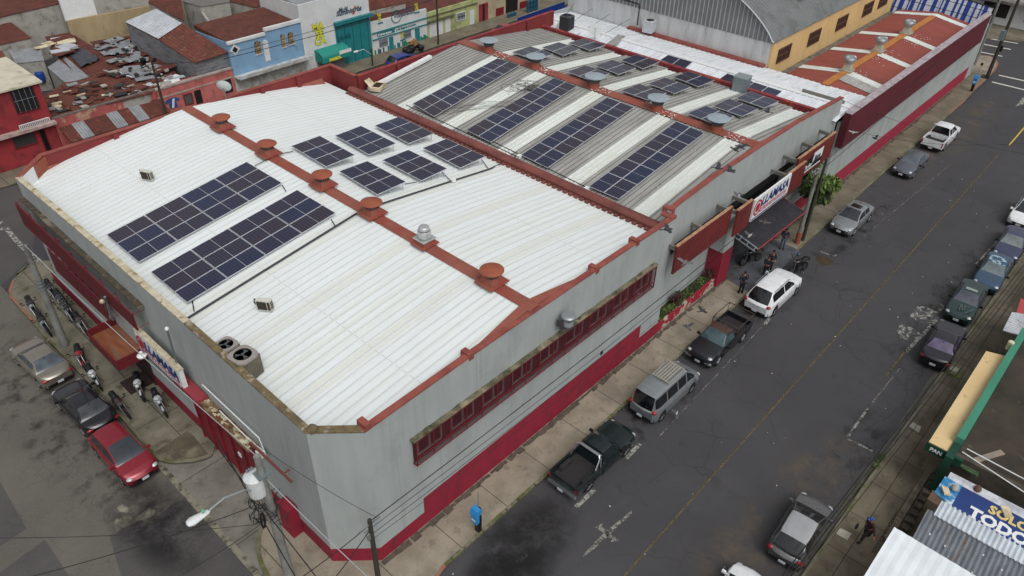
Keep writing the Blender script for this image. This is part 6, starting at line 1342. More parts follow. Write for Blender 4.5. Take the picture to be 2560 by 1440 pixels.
m = M(); x0, x1 = 45.5, 50.3; m.box(x0, YR-.45, 4.45, x1, YR, 4.75); m.obj('gate_hood', M_TEAL, t); ftext(t, '14-44', 842, 104, .75, plain('dark teal lettering', (16, 84, 92), .6), bold=.02, lift=.12)
m = M(); 
for k in range(5): m.box(45.7+k*1.0, YR-.11, .1, 45.74+k*1.0, YR-.081, 4.4)
m.obj('gate_seams', plain('dark teal lettering', (16, 84, 92), .6), g)
def masa(t, px, py, s_):
    p = gy(px, py, YR)
    for k, (w_, dx, dz) in enumerate((('MA', 0, 0), ('SE', .34, -.78), ('CA', .1, -1.56))):
        text_mesh(w_, s_, M_GRNT, 'letter_outline', t, (p.x+dx*s_, YR, p.z+dz*s_*1.0), (1, 0, 0), (0, 0, 1), bold=.07*s_, lift=.03, ext=.004); text_mesh(w_, s_, M_YELT, 'lettering', t, (p.x+dx*s_, YR, p.z+dz*s_), (1, 0, 0), (0, 0, 1), bold=.035*s_, lift=.05, ext=.004)  # green outline behind the yellow letters
    m = M(); m.box(p.x-.1*s_, YR-.04, p.z-2.5*s_, p.x+2.0*s_, YR-.01, p.z-2.05*s_); m.obj('teal_strap', M_TEAL, t)
masa(t, 781, 78, .95)
# teal awning
m = M(); n = 6; x0, x1 = 42.8, 46.3
for k in range(n): 
    a, b = math.pi/2*k/n, math.pi/2*(k+1)/n
    m.quad((x0, YR-1.3*math.sin(a), 1.9+.65*math.cos(a)), (x0, YR-1.3*math.sin(b), 1.9+.65*math.cos(b)), (x1, YR-1.3*math.sin(b), 1.9+.65*math.cos(b)), (x1, YR-1.3*math.sin(a), 1.9+.65*math.cos(a)))
m.quad((x0, YR-1.3, 1.45), (x1, YR-1.3, 1.45), (x1, YR-1.3, 1.9), (x0, YR-1.3, 1.9))
m.add([(x0, YR, 2.55), (x0, YR-.7, 2.45), (x0, YR-1.3, 1.9), (x0, YR-1.3, 1.45), (x0, YR, 1.45)], [(0, 1, 2, 3, 4)]); aw = m.obj('awning', plain('teal awning cloth', (36, 134, 122), .7), t)
text_mesh('MASECA', .38, M_YELT, 'awning_lettering', aw, (43.6, YR-1.3, 1.5), (1, 0, 0), (0, 0, 1), bold=.03, lift=.02)
m = M(); m.box(44.9, YR-1.34, 1.9, 46.4, YR-1.31, 2.25); m.obj('small_board', M_WHITE, aw)
m = M(); m.box(43., YR-.3, 0, 46.2, YR-.02, 1.5); m.obj('barred_front', pm('grey bars', (130, 130, 130), (80, 80, 80), 6., stretch=(6, 1, .1)), t)
# 6 long white corporation front
t = facade('shop_building', 'long white shop front with blue lettering and striped teal plinth', 'shop', 50.25, 58.2, 3.5, M_WHW, 7., M_RUST, rise=.6, hl=3.7)
m = M(); m.box(50.25, YR-.12, 2.45, 58.2, YR, 2.55); m.box(50.25, YR-.12, 1.75, 58.2, YR, 1.83); m.obj('teal_bands', M_TEAL, t)
p = gy(990, 38, YR); m = M(); k = 24
for i in range(k-5):
    a, b = 2*math.pi*(i+3)/k, 2*math.pi*(i+4)/k
    m.add([(p.x+r*math.cos(q), YR-.03, p.z-.15+r*math.sin(q)) for r, q in ((.62, a), (.72, a), (.72, b), (.62, b))], [(0, 1, 2, 3)])
m.obj('logo_ring', M_SLATE, t); ftext(t, 'S', 984, 44, .9, M_TEAL, bold=.02, shear=.2)
ftext(t, 'uministro', 993, 32, .5, M_SLATE, shear=.25, bold=.01); ftext(t, 'orporaci\u00f3n', 992, 44, .56, M_SLATE, shear=.25, bold=.015)
masa(t, 943, 41, .34); masa(t, 1036, 15, .34); masa(t, 1000, 84, .34)
m = M(); m.box(50.95, YR-.04, 1.95, 53.4, YR-.01, 2.35); m.obj('teal_strap', M_TEAL, t); p = gy(948, 79, YR)
text_mesh('F\u00e1cil de amasar', .36, M_WHITE, 'slogan', t, (51.05, YR, 2.03), (1, 0, 0), (0, 0, 1), bold=.012, lift=.06, sx=.85); text_mesh('y de llegarle al punto.', .36, M_TEAL, 'slogan', t, (53.6, YR, 2.03), (1, 0, 0), (0, 0, 1), bold=.008, lift=.03, sx=.95)
for i in range(34):
    x = 50.4+i*.23; h_ = R_.uniform(.25, .6)
    if R_.random() < .75 and not 52.4 < x < 53.1 and not 56.2 < x < 57: 
        m = M(); m.box(x, YR-.03, .15, x+.2, YR-.005, .15+h_); m.obj('plinth_stripe', R_.choice((M_TEAL, M_TEAL, M_GRNT, M_SLATE)), t)
for x0, x1, z0, z1, mt, nm in ((51.1, 52.3, .8, 1.6, plain('barred window grey', (150, 156, 162), .6), 'window'), (52.5, 53.1, .15, 1.55, M_TEAL, 'door'), (54.6, 55.7, .9, 1.7, plain('barred window grey', (150, 156, 162), .6), 'window'), (56.3, 57., .15, 1.6, M_TEAL, 'door')): winw(t, x0, x1, z0, z1, mt, nm, bars=7 if nm == 'window' else 0, barm=plain('slate bars', (90, 100, 110), .6))
# 7 lime house, 8 red and cream row
t = facade('house', 'lime green single-storey house with white doors beyond the shop fronts', 'house', 58.25, 66.3, 3.0, M_LIME, 7., M_RUST, rise=.5)
m = M(); m.box(58.2, YR-.12, 2.45, 66.3, YR, 2.55); m.box(58.2, YR-.35, 1.95, 62.4, YR, 2.05); m.obj('cornice', plain('dark olive cornice', (96, 98, 72), .9), t)  # both cornice strips are dark olive
for x0, x1, z0, z1, mt, nm in ((58.5, 60.6, .15, 1.75, M_WHW, 'door'), (61., 61.8, .15, 1.75, M_WHW, 'door'), (62.9, 64.2, 1.1, 1.9, plain('barred window grey', (150, 156, 162), .6), 'window'), (65., 65.8, .15, 1.8, M_WHW, 'door')): winw(t, x0, x1, z0, z1, mt, nm, M_WHW if nm == 'window' else None, bars=5 if nm == 'window' else 0, barm=M_BLACK)
t = facade('house', 'red and cream house with a dark open doorway beyond the lime one', 'house', 66.35, 78., 3.4, pm('cream and red render', (176, 164, 136), (160, 146, 120), 1.), 7., M_RUST)
for x0, x1, z0, z1, mt, nm in ((66.6, 68.2, .15, 2.2, M_REDH, 'door'), (67.2, 67.6, .15, 2.1, M_DKWIN, 'doorway'), (69.6, 71., .15, 1.1, M_DRED, 'dado'), (71.4, 73.6, .15, 2.2, M_DKWIN, 'shop_opening'), (74, 77.5, .15, 1.0, M_DRED, 'dado')): winw(t, x0, x1, z0, z1, mt, nm, off=.05+.03*(nm == 'doorway'))
t = thing('metal_fence', 'bright blue corrugated metal fence behind the red parapet end', 'fence', (60, 53, 0))
m = M(); a = gz(1295, 45, 2.6); b = gz(1412, 4, 2.9); m.slab(a, b, .08, 0, (2.6, 2.9)); m.obj('sheet', pm('blue fence sheet', (36, 60, 140), (28, 46, 112), 4., stretch=(6, 6, .1), rough=.5), t); m = M(); m.tube([a+Vector((0, 0, .05)), b+Vector((0, 0, .05))], .05, 5); m.obj('top_rail', M_STEELD, t)
for i, (px, c) in enumerate((((1320, 18), (40, 84, 104)), ((1272, 30), (44, 80, 96)))):
    p = gz(px[0], px[1], .8); m = M()
    for k in range(3 if i else 12): x, y, z = (k % 4)*.55, 0, .15+(k//4)*.5; m.lathe([(.2, 0), (.22, .1), (.22, .4), (.12, .47), (0, .47)], (x, y, z), n=10)
    o = m.obj('barrel_stack', plain('blue barrels', c, .5)); o.location = (p.x, p.y, 0); tag(o, ('stack of dark blue water bottles before the dark shop opening', 'small group of blue bottles by the red doorway')[i], 'bottles')
# rubbish heap by the corporation front
m = M(); p = gz(1035, 128, .3)
for k in range(9): m.ball((p.x+R_.uniform(-1.2, 1.2), p.y+R_.uniform(-.4, .4), .45+R_.uniform(0, .3)), (R_.uniform(.3, .5), .35, .35), 9, 6, 0)
for k in range(6): m.cbox((p.x-.2+R_.uniform(-.5, .5), p.y-.1, 1.0+R_.uniform(0, .5)), (.4, .35, .3), R_.uniform(0, 2), 1)
tag(m.obj('rubbish_heap', [M_BLACK, plain('brown cardboard', (150, 112, 76), .9)]), 'heap of black rubbish bags and cardboard in front of the teal door', 'rubbish heap')
# ================================================================ TIN ROOF QUARTER behind the rear street
def roofpoly(name, label, px, zs, mat, cat='roof', grp=None, wall=None, thick=.07, wallm=None):
    """a corrugated sheet roof given by its corner pixels and their heights; walls drop from its edges"""
    P = [gz(a, b, z) for (a, b), z in zip(px, zs)]; c = sum(P, Vector())/len(P); t = thing(name, label, cat, (c.x, c.y, 0), grp)
    ar = sum(P[i].x*P[(i+1) % len(P)].y-P[(i+1) % len(P)].x*P[i].y for i in range(len(P)))
    if ar < 0: P = P[::-1]
    m = M(); n = len(P); m.add([p-Vector((0, 0, thick)) for p in P]+P, [tuple(range(n-1, -1, -1)), tuple(range(n, 2*n))]+[(i, (i+1) % n, (i+1) % n+n, i+n) for i in range(n)]); m.obj('roof', mat, t)
    m = M(); Q = [c+(p-c)*.97 for p in P]; m.add([(p.x, p.y, 0) for p in Q]+[p-Vector((0, 0, thick+.02)) for p in Q], [(i, (i+1) % n, (i+1) % n+n, i+n) for i in range(n)]); m.obj('wall', wallm or M_BLOCK, t); return t
HG = 'tin-roofed houses behind the rear street'
roofpoly('shack', 'big rusty tin roof at the top left corner over a grey block wall', [(-60, 56), (150, 8), (110, -40), (-80, -30)], [5.2, 5.2, 5.8, 5.8], M_RUST, 'house', HG)
roofpoly('shack', 'rusty lean-to roof in front of the block wall at the far left', [(-40, 120), (78, 94), (28, 56), (-60, 64)], [3.9, 3.9, 4.5, 4.5], M_RUST, 'house', HG)
t = thing('block_wall', 'tall stained grey block wall below the big rusty roof', 'wall', (30, 95, 0)); a, b = gz(-60, 58, 5.1), gz(160, 8, 5.1); m = M(); m.slab(a, b, .2, 0, 5.1); m.obj('wall', M_BLOCK, t)
t = thing('white_wall', 'plain white gable wall at the top left', 'wall', (50, 100, 0)); a = gz(166, 54, 3.6); b = gz(244, 36, 3.6); m = M(); m.slab((a.x, a.y), (b.x, b.y), .3, 3.6, 9.); m.obj('wall', M_WHITE, t)
t = thing('block_wall', 'weathered grey block wall beside the white gable', 'wall', (60, 100, 0)); b2 = gz(480, -16, 4.2); m = M(); m.slab((b.x+.02, b.y), (b2.x, b2.y), .25, 3.4, 9.); m.obj('wall', M_BLOCK, t)
t = thing('ochre_wall', 'long stained ochre wall above the patched tin roofs', 'wall', (55, 95, 0)); m = M(); m.slab((a.x, a.y-.1), (b2.x, b2.y-.1), .3, 0, 3.7); m.obj('wall', M_OCHW, t)
roofpoly('shack', 'large maroon rusty roof in the middle of the tin roofs, with a dark tarpaulin', [(112, 92), (172, 81), (330, 170), (305, 200), (220, 208), (150, 150)], [3.2, 3.2, 2.7, 2.5, 2.5, 2.9], M_RUST, 'house', HG)
roofpoly('shack', 'patched zinc and rust roof weighed down with stones, right of the tarpaulin roof', [(225, 104), (330, 88), (450, 190), (372, 212), (322, 178)], [3., 3., 2.6, 2.5, 2.7], M_RUST, 'house', HG)
roofpoly('shack', 'shallow grey zinc roof with a yellow strip left of the tarpaulin roof', [(118, 168), (162, 140), (222, 192), (165, 208)], [2.8, 2.9, 2.6, 2.6], M_ZINC, 'house', HG)
roofpoly('shack', 'cluttered rusty roof directly above the peeling pink wall', [(96, 250), (160, 206), (330, 184), (440, 204), (371, 234), (122, 298)], [3.0, 2.8, 2.6, 2.7, 3.12, 3.12], M_RUSTR, 'house', HG)
roofpoly('shack', 'small zinc roof beside the cream flat roof', [(20, 125), (100, 118), (110, 150), (40, 158)], [3.2, 3.2, 3.0, 3.0], M_ZINC, 'house', HG)
roofpoly('shack', 'small rust red roof at the left edge above the cream roof', [(-30, 168), (28, 158), (4, 126), (-40, 128)], [4.4, 4.4, 4.8, 4.8], M_RUSTR, 'house', HG)
t = roofpoly('shack', 'tall grey timber house with a pale zinc and rusty sheet roof', [(312, 54), (390, 22), (455, 58), (570, 130), (486, 157), (396, 98)], [5.6, 5.8, 5.8, 4.6, 4.4, 5.0], M_RUSTR, 'house', HG, wallm=pm('grey timber boards', (124, 126, 130), (100, 102, 106), 2., stretch=(1, 1, 6), c3=(84, 84, 86)))
m = M(); q = [gz(a, b, z+.06) for (a, b), z in zip([(312, 54), (390, 22), (455, 58), (396, 97)], [5.6, 5.8, 5.78, 5.02])]; m.poly(q); m.obj('zinc_sheets', M_ZINCL, t)
m = M(); p = gz(527, 162, 3.2); m.cbox((p.x, p.y-.12, 3.3), (.9, .1, .9)); m.obj('window', M_DKWIN, t); m = M(); m.cbox((p.x, p.y-.2, 2.75), (1.4, .3, .12)); m.obj('sill', M_WHW, t)
roofpoly('shack', 'wide maroon roof at the top behind the grey timber house', [(370, 6), (460, 52), (452, -10), (380, -20)], [5.4, 5.2, 6., 6.], M_RUST, 'house', HG)
roofpoly('shack', 'rust red porch roof above the overgrown yard', [(530, -8), (638, 18), (726, -6), (640, -40)], [5.2, 4.6, 4.8, 5.6], M_RUST, 'house', HG)
roofpoly('shack', 'dark grey roof of the block house left of the overgrown yard', [(455, 2), (500, 16), (575, 4), (560, -24), (460, -24)], [5.6, 5.6, 5.6, 5.8, 5.8], M_GRIB, 'house', HG, wallm=M_BLOCK)
roofpoly('shack', 'rusty roof behind the long white corporation front', [(915, 28), (915, -8), (1010, -22), (1015, 6)], [4.3, 5.2, 5.2, 4.4], M_RUST, 'house', HG)
# patches, stones and junk on the tin roofs
def scatter(name, label, cat, n, poly, z, mats, smin, smax, rs, hh=.08, stuff=True):
    m = M(); rr = random.Random(rs)
    x0, x1 = min(p[0] for p in poly), max(p[0] for p in poly); y0, y1 = min(p[1] for p in poly), max(p[1] for p in poly); k = 0
    while k < n:
        x, y = rr.uniform(x0, x1), rr.uniform(y0, y1); ins = False
        for (ax, ay), (bx, by) in zip(poly, poly[1:]+poly[:1]):
            if (ay > y) != (by > y) and x < (bx-ax)*(y-ay)/(by-ay)+ax: ins = not ins
        if not ins: continue
        p = gz(x, y, z); m.cbox((p.x, p.y, z+rr.uniform(.05, hh+.05)), (rr.uniform(smin, smax), rr.uniform(smin, smax)*.6, rr.uniform(.03, hh)), rr.uniform(-.3, .3) if rr.random() < .7 else rr.uniform(0, 3), rr.randrange(len(mats))); k += 1
    o = m.obj(name, mats); o['kind'] = 'stuff'; return o
J_ = [M_ZINC, M_ZINCL, M_RUST, M_CREAM, M_RUSTR]; ST_ = [M_BLACK, M_BLOCK, pm('dark stone', (60, 58, 56), (44, 42, 42), 4.)]
scatter('roof_patches', '', '', 26, [(225, 108), (325, 92), (440, 190), (372, 208), (322, 176)], 2.98, [M_ZINCL, M_ZINC, M_ZINC, M_RUST], .9, 2.8, 5, .04)
scatter('roof_patches', '', '', 14, [(118, 100), (165, 88), (200, 100), (150, 140), (115, 130)], 3.25, J_, .8, 2.6, 6, .05)
scatter('roof_stones', '', '', 46, [(230, 108), (325, 95), (435, 188), (372, 206), (322, 176)], 3.15, ST_, .2, .5, 7, .25)
scatter('roof_junk', '', '', 60, [(104, 252), (160, 214), (330, 192), (372, 226), (128, 290)], 3.1, [M_ZINC, M_RUST, M_RUSTR, M_CREAM, M_RUST, M_RUST]+ST_, .2, 1.1, 8, .1)
scatter('roof_junk', '', '', 50, [(225, 185), (360, 168), (440, 200), (380, 212), (300, 196)], 2.8, [M_ZINC, M_RUST, M_RUSTR, M_ZINCL]+ST_, .2, 1.1, 9, .15)
scatter('roof_junk', '', '', 30, [(380, 205), (460, 190), (430, 212), (380, 226)], 2.7, [M_WHITE, M_ZINCL, M_BLOCK], .3, 1.6, 12, .15)
m = M(); 
base = [gz(a, b, 3.12) for a, b in ((172, 133), (208, 118), (250, 144), (200, 163))]; k = 10; vs = []
for i in range(k+1):
    for j in range(k+1): p = lerp4(base, i/k, j/k); vs.append((p.x, p.y, 3.0+.22*mnoise.noise(Vector((i*.5, j*.5, 1)))+.1*mnoise.noise(Vector((i*1.7, j*1.7, 1)))))
m.add(vs, [(i*(k+1)+j, (i+1)*(k+1)+j, (i+1)*(k+1)+j+1, i*(k+1)+j+1) for i in range(k) for j in range(k)]); tag(m.obj('tarpaulin', pm('dark grey tarpaulin', (72, 74, 82), (54, 56, 62), 3., rough=.6), smooth=True), 'crumpled dark grey tarpaulin on the maroon tin roof', 'tarpaulin')
m = M(); p = gz(103, 198, 1.2); m.lathe([(.35, 0), (.4, .3), (.4, .8), (.33, .95), (0, .95)], (p.x, p.y, 1.0), n=14); tag(m.obj('water_drum', plain('blue drum', (30, 72, 150), .5)), 'small blue drum in the gap beside the cream flat roof', 'drum')
# overgrown yard
LEAF = [pm('leaf green', (74, 92, 44), (52, 70, 34), 1.5, rough=.8, c3=(104, 116, 56), s3=1.), pm('dark leaf', (48, 60, 32), (36, 46, 26), 1.5, rough=.8), pm('light leaf', (112, 128, 62), (92, 110, 52), 1.5, rough=.8)]
def leaves(name, blobs, n, size, mats, parent=None, seed=1, flat=.6, droop=0.):
    rr = random.Random(seed); m = M(); tot = sum(b[1]**2 for b in blobs)
    for c, r, mi in blobs:
        for k in range(int(n*r*r/tot)):
            d = Vector((rr.gauss(0, 1), rr.gauss(0, 1), rr.gauss(0, 1))).normalized()*r*(rr.random()**.45); d.z *= flat; p = Vector(c)+d; s = size*rr.uniform(.6, 1.3)
            a = Vector((rr.gauss(0, 1), rr.gauss(0, 1), rr.gauss(0, .5))).normalized(); b = a.cross(Vector((rr.gauss(0, .5), rr.gauss(0, .5), 1))).normalized()
            if droop: a = Vector((d.x, d.y, 0)).normalized()*.9+Vector((rr.gauss(0, .35), rr.gauss(0, .35), -droop+rr.gauss(0, .3))); a.normalize(); b = a.cross(Vector((rr.gauss(0, .3), rr.gauss(0, .3), 1))).normalized()
            m.add([p-a*s*.5, p+b*s*.22, p+a*s*.5, p-b*s*.22], [(0, 1, 2, 3)], mi if rr.random() < .7 else rr.randrange(len(mats)))
    return m.obj(name, mats, parent)
p0 = gz(575, 75, 2.); bl = [((*gz(x, y, 2.4)[:2], 2.2+R_.uniform(0, 1.2)), R_.uniform(.8, 1.6), R_.randrange(3)) for x, y in ((525, 55), (545, 70), (570, 62), (600, 60), (630, 70), (560, 88), (590, 88), (620, 84), (540, 50), (610, 96), (640, 55))]
o = leaves('yard_bushes', bl, 2600, .5, LEAF, None, 4); tag(o, 'dense green bushes in the walled yard above the blue house', 'bushes'); o['kind'] = 'stuff'
t = thing('yard_wall', 'stained grey block wall left of the bushes above the blue house', 'wall', (44, 80, 0)); a = gz(500, 20, 5.2); b = gz(558, 100, 3.); m = M(); m.slab((b.x, b.y), (a.x, a.y), .25, 0, (3.0, 5.4)); m.obj('wall', M_BLOCK, t)
t = thing('house', 'pale block house with a dark window above the overgrown yard', 'house', (52, 90, 0)); a = gz(500, 45, 3); b = gz(580, 32, 3); m = M(); m.slab((a.x, a.y), (b.x, b.y), 3, 0, 5.6); m.obj('wall', M_BLOCK, t); m = M(); c = (a+b)/2; dd = (b-a).normalized(); q = c+dd*1.2; m.slab((q.x-dd.x*1.2+.0, q.y-dd.y*1.2-.08), (q.x+dd.x*1.2, q.y+dd.y*1.2-.08), .06, 3.6, 5.0); m.obj('window', M_GLASS, t)
m = M(); 
for x, y in ((630, 30), (726, 0)): p = gz(x, y+40, 2.); m.cyl((p.x, p.y, 1), (p.x, p.y, 5.0), .09, n=6)
tag(m.obj('porch_posts', plain('rusty post', (130, 90, 66), .8)), 'thin rusty posts holding the porch roof over the yard', 'posts')
# far corner across the second crossroads
t = thing('building', 'white building across the far crossroads at the top right corner', 'building', (115, 20, 0))
a = gz(2405, 36, 3.2)
m = M(); m.hexa([(113, 24, 0), (113, 14, 0), (125, 14, 0), (125, 24, 0)][::-1], [(113, 24, 4.2), (113, 14, 4.2), (125, 14, 4.2), (125, 24, 4.2)][::-1]); m.hexa([(113, 24, 0), (113, 52, 0), (125, 52, 0), (125, 24, 0)], [(113, 24, 4.2), (113, 52, 4.2), (125, 52, 4.2), (125, 24, 4.2)]); m.obj('wall', M_WHW, t)
m = M(); m.box(111.8, 14, 3.1, 113, 40, 3.25); m.box(111.5, 18, 3.0, 111.8, 23, 3.3); m.obj('awning_slab', pm('grey weathered slab', (120, 116, 110), (90, 86, 82), 1.), t)
for y0, y1, z0, z1 in ((19.5, 22.5, 1., 2.6), (15, 17.5, 1.1, 2.6)): m = M(); m.box(112.94, y0, z0, 112.99, y1, z1); m.obj('window', M_DKWIN, t)
# ================================================================ RIGHT-HAND SIDE
def vz(x, y, row):
    lo, hi = 0., 20.
    for _ in range(40):
        mid = (lo+hi)/2; v = Vector((x, y, mid))-CAM; r_ = 720-F*v.dot(_u)/v.dot(_fw)
        if r_ > row: lo = mid
        else: hi = mid
    return lo
M_MOSSR = pm('dark mossy flat roof', (66, 58, 50), (48, 44, 38), .5, rough=.95, c3=(98, 92, 82), s3=1.3, r3=(.62, .75))
M_GRN = pm('green painted parapet', (62, 132, 108), (56, 122, 100), 1., rough=.7); M_DGRN = pm('dark green wall', (22, 66, 50), (18, 54, 42), 1., rough=.7)
M_CRM = pm('stained cream canopy', (214, 188, 142), (206, 178, 130), .6, rough=.85, c3=(150, 122, 92), s3=1.6, r3=(.6, .75))
bk = thing('bakery_building', 'dark flat-roofed bakery with green parapet and long cream canopy over the pavement', 'building', (38, -4, 0))
m = M(); m.box(31.5, -14, 0, 60, .45, 2.9); m.box(31.5, -14, 2.9, 31.75, .45, 3.1); m.obj('wall', pm('dirty brown wall', (86, 78, 68), (62, 56, 50), 1., rough=.95), bk)
m = M(); m.box(31.76, -14, 2.9, 60, .44, 2.99); m.obj('roof', M_MOSSR, bk)
m = M(); m.box(32.2, .45, 2.6, 43.2, .8, 3.55); m.obj('parapet', M_GRN, bk); m = M(); m.box(31.0, .45, 0, 32.2, .8, 3.2); m.box(31.3, .1, 2.6, 31.5, .45, 3.1); m.obj('green_pier', M_DGRN, bk)
m = M(); m.hexa([(31.45, .8, 2.95), (40.6, .8, 2.95), (40.3, 1.68, 2.95), (31.45, 1.66, 2.95)], [(31.45, .8, 3.12), (40.6, .8, 3.12), (40.3, 1.68, 3.12), (31.45, 1.66, 3.12)])
ca = m.obj('canopy', M_CRM, bk); m = M(); m.box(31.38, .8, 2.6, 31.45, 1.7, 3.08); m.box(31.4, 1.68, 2.75, 40.3, 1.72, 3.08); m.obj('canopy_fascia', M_DGRN, ca)
text_mesh('PAN', .28, M_WHITE, 'lettering', ca, (31.38, 1.5, 2.74), (0, -1, 0), (0, 0, 1), bold=.01, lift=.01)
m = M(); m.tube([(31.9, .3, 3.1), (31.2, -3, 3.15), (31.0, -6, 3.1)], .03, 5); m.tube([(32.2, .2, 3.15), (31.9, -3, 3.3), (31.9, -6, 3.25)], .03, 5); tag(m.obj('pipe_pair', M_WHITE), 'pair of thin white pipes running over the dark mossy roof behind the green pier', 'pipes')
m = M(); m.hexa([(30.9, -.9, 3.12), (32.2, -.9, 3.1), (32.2, -.6, 3.1), (30.9, -.6, 3.12)], [(30.9, -.9, 3.17), (32.2, -.9, 3.15), (32.2, -.6, 3.15), (30.9, -.6, 3.17)]) if 0 else m.cbox((32.6, -.7, 3.02), (1.6, .28, .05), -.5)
tag(m.obj('plank', pm('weathered board', (150, 132, 112), (128, 122, 116), 2.)), 'loose weathered board on the dark roof beside the white pipes', 'board')
t = thing('green_lean_to', 'mossy green corrugated strip between the bakery and the blue banner', 'lean-to roof', (30.6, -.5, 0))
q = [gz(a, b, 2.8) for a, b in ((2374, 1148), (2382, 1138), (2452, 1170), (2444, 1192))]; m = M(); m.poly(q); m.v += [(x, y, z-.06) for x, y, z in m.v]; m.f += [(7, 6, 5, 4)]; m.mi += [0]; m.obj('sheet', rustm('mossy green sheet', (92, 112, 76), (64, 88, 60), (110, 116, 92), 12., 0), t)
# broken garden wall with stones and wire coil
bw = thing('masonry_wall', 'broken stone and block wall beside the corrugated roofs', 'wall', (29, .9, 0))
m = M(); m.box(27.2, .55, 0, 33, .95, .5); m.box(27.2, 1.02, 0, 32.6, 1.3, .42)
for i in range(10): m.cbox((27.6+i*.55, .78, .62), (.42, .42, .3), R_.uniform(-.2, .2), 1, .8)
m.obj('wall', [pm('rough masonry', (122, 112, 96), (92, 84, 72), 2., rough=.95, bump=.4), pm('dark rubble block', (86, 78, 70), (60, 54, 50), 3., rough=.95)], bw)
m = M(); pts = []
for i in range(120): a = i*.62; pts.append((26.0+i*.026, 1.25+.16*math.cos(a), .42+.16*math.sin(a)))
m.tube(pts, .012, 3); tag(m.obj('wire_coil', M_WIRE), 'coil of dark barbed wire on the wall beside the walking person', 'wire coil')
# banner roof
bn = thing('banner', 'big blue banner with gold and white lettering lying over a roof at the right edge', 'banner', (29.6, -2, 2.9))
m = M(); m.hexa([(28.3, -8, 2.8), (30.0, -8, 2.95), (29.9, -.35, 2.95), (28.6, -.35, 2.8)], [(28.3, -8, 2.84), (30.0, -8, 2.99), (29.9, -.35, 2.99), (28.6, -.35, 2.84)]); m.obj('cloth', pm('royal blue cloth', (32, 58, 118), (28, 50, 104), 1., rough=.7), bn)
m = M(); m.hexa([(28.6, -.35, 2.8), (29.9, -.35, 2.95), (30.0, .4, 2.95), (28.9, .45, 2.8)], [(28.6, -.35, 2.84), (29.9, -.35, 2.99), (30.0, .4, 2.99), (28.9, .45, 2.84)]); m.obj('picture_panel', pm('light blue panel', (40, 120, 170), (190, 206, 214), 1.5, (.52, .6)), bn)
M_GOLD = plain('gold lettering', (214, 192, 120), .6); up = Vector((1.3, 0, .15)).normalized()
text_mesh('SOLO', .62, M_GOLD, 'lettering', bn, (29.3, -1.6, 2.92), (0, -1, 0), up, bold=.025, lift=.02); text_mesh('TODO', .78, M_WHITE, 'lettering', bn, (28.6, -1.0, 2.84), (0, -1, 0), up, bold=.035, lift=.02)
m = M(); m.hexa([(29.95, -8, 2.9), (30.6, -8, 2.95), (30.4, .3, 2.95), (29.95, .3, 2.9)], [(29.95, -8, 2.98), (30.6, -8, 3.0), (30.4, .3, 3.0), (29.95, .3, 2.98)]); m.obj('white_hem', pm('wrinkled white cloth', (200, 204, 208), (160, 164, 170), 2., rough=.8), bn)
for i, (x, y, s_) in enumerate(((29.55, -.15, .3), (30.2, -.9, .32), (29.1, .1, .26), (29.75, -2.2, .34))):
    m = M(); m.ball((x, y, 3.04), (s_*.7, s_*.5, .13), 9, 6) if i < 2 else m.cbox((x, y, 3.03), (s_*1.6, s_, .1), .6); tag(m.obj('weight_stone', [M_BLOCK, plain('brown stone', (88, 70, 60), .9), M_CREAM, M_CREAM][i]), ('grey stone on the light blue end of the banner', 'brown stone on the white hem of the banner', 'pale chunk weighing down the light blue panel corner', 'cream slab lying above the gold letters')[i], 'stone', None)
zr_ = thing('corrugated_roof', 'dark grey corrugated roof with rust lines and a bright zinc top strip', 'roof', (26, -3, 0))
def corr(name, q, z0, z1, mat, parent, pitch=.2, amp=.024):
    """corrugated quad: q = near-left, near-right, far-right, far-left (x,y); waves run along q0->q3"""
    m = M(); A, B, C_, D = [Vector((*p, z)) for p, z in zip(q, (z0, z0, z1, z1))]; n = max(4, int((B-A).length/pitch)*4)
    for i in range(n+1):
        t = i/n; h = amp*math.sin(i*math.pi/2)
        for P0, P1 in ((A, B), (D, C_)): p = P0.lerp(P1, t); m.v.append((p.x, p.y, p.z+h))
    for i in range(n): m.f.append((2*i, 2*i+2, 2*i+3, 2*i+1)); m.mi.append(0)
    m.v += [(x, y, z-.05) for x, y, z in m.v]; k = 2*(n+1)
    for i in range(n): m.f.append((k+2*i+1, k+2*i+3, k+2*i+2, k+2*i)); m.mi.append(0)
    return m.obj(name, mat, parent)
M_OLDZ = pm('old grey zinc', (120, 126, 132), (98, 104, 110), 1.2, rough=.5, metal=.2, stretch=(1, 3, 1), c3=(122, 96, 76), s3=.9, r3=(.6, .66)); M_NEWZ = pm('bright zinc', (196, 204, 212), (176, 184, 192), 1.5, rough=.4, metal=.1)
corr('sheet', [(27.9, -9), (27.9, .35), (22.4, .2), (22.4, -9)], 2.7, 2.35, M_OLDZ, zr_); corr('bright_sheet', [(28.65, -9), (28.65, .05), (27.7, .05), (27.7, -9)], 2.85, 2.76, M_NEWZ, zr_)
m = M(); m.cbox((28.65, .3, 2.78), (.7, .5, .04)); m.obj('rusty_sheet', pm('rust brown sheet', (98, 78, 62), (82, 66, 54), 3.), zr_)
m = M(); m.box(22.5, -9, 0, 28.5, .1, 2.3); m.obj('wall', M_BLOCK, zr_)
m = M()
for i in range(40): m.cbox((R_.uniform(23.5, 27.6), R_.uniform(-5, 0), 2.62+R_.uniform(0, .03)), (.06, .06, .1))
m.obj('roof_screws', M_WHITE, zr_)
wr_ = thing('corrugated_roof', 'bright white sheet roof at the lower right corner of the picture', 'roof', (24, -.5, 0))
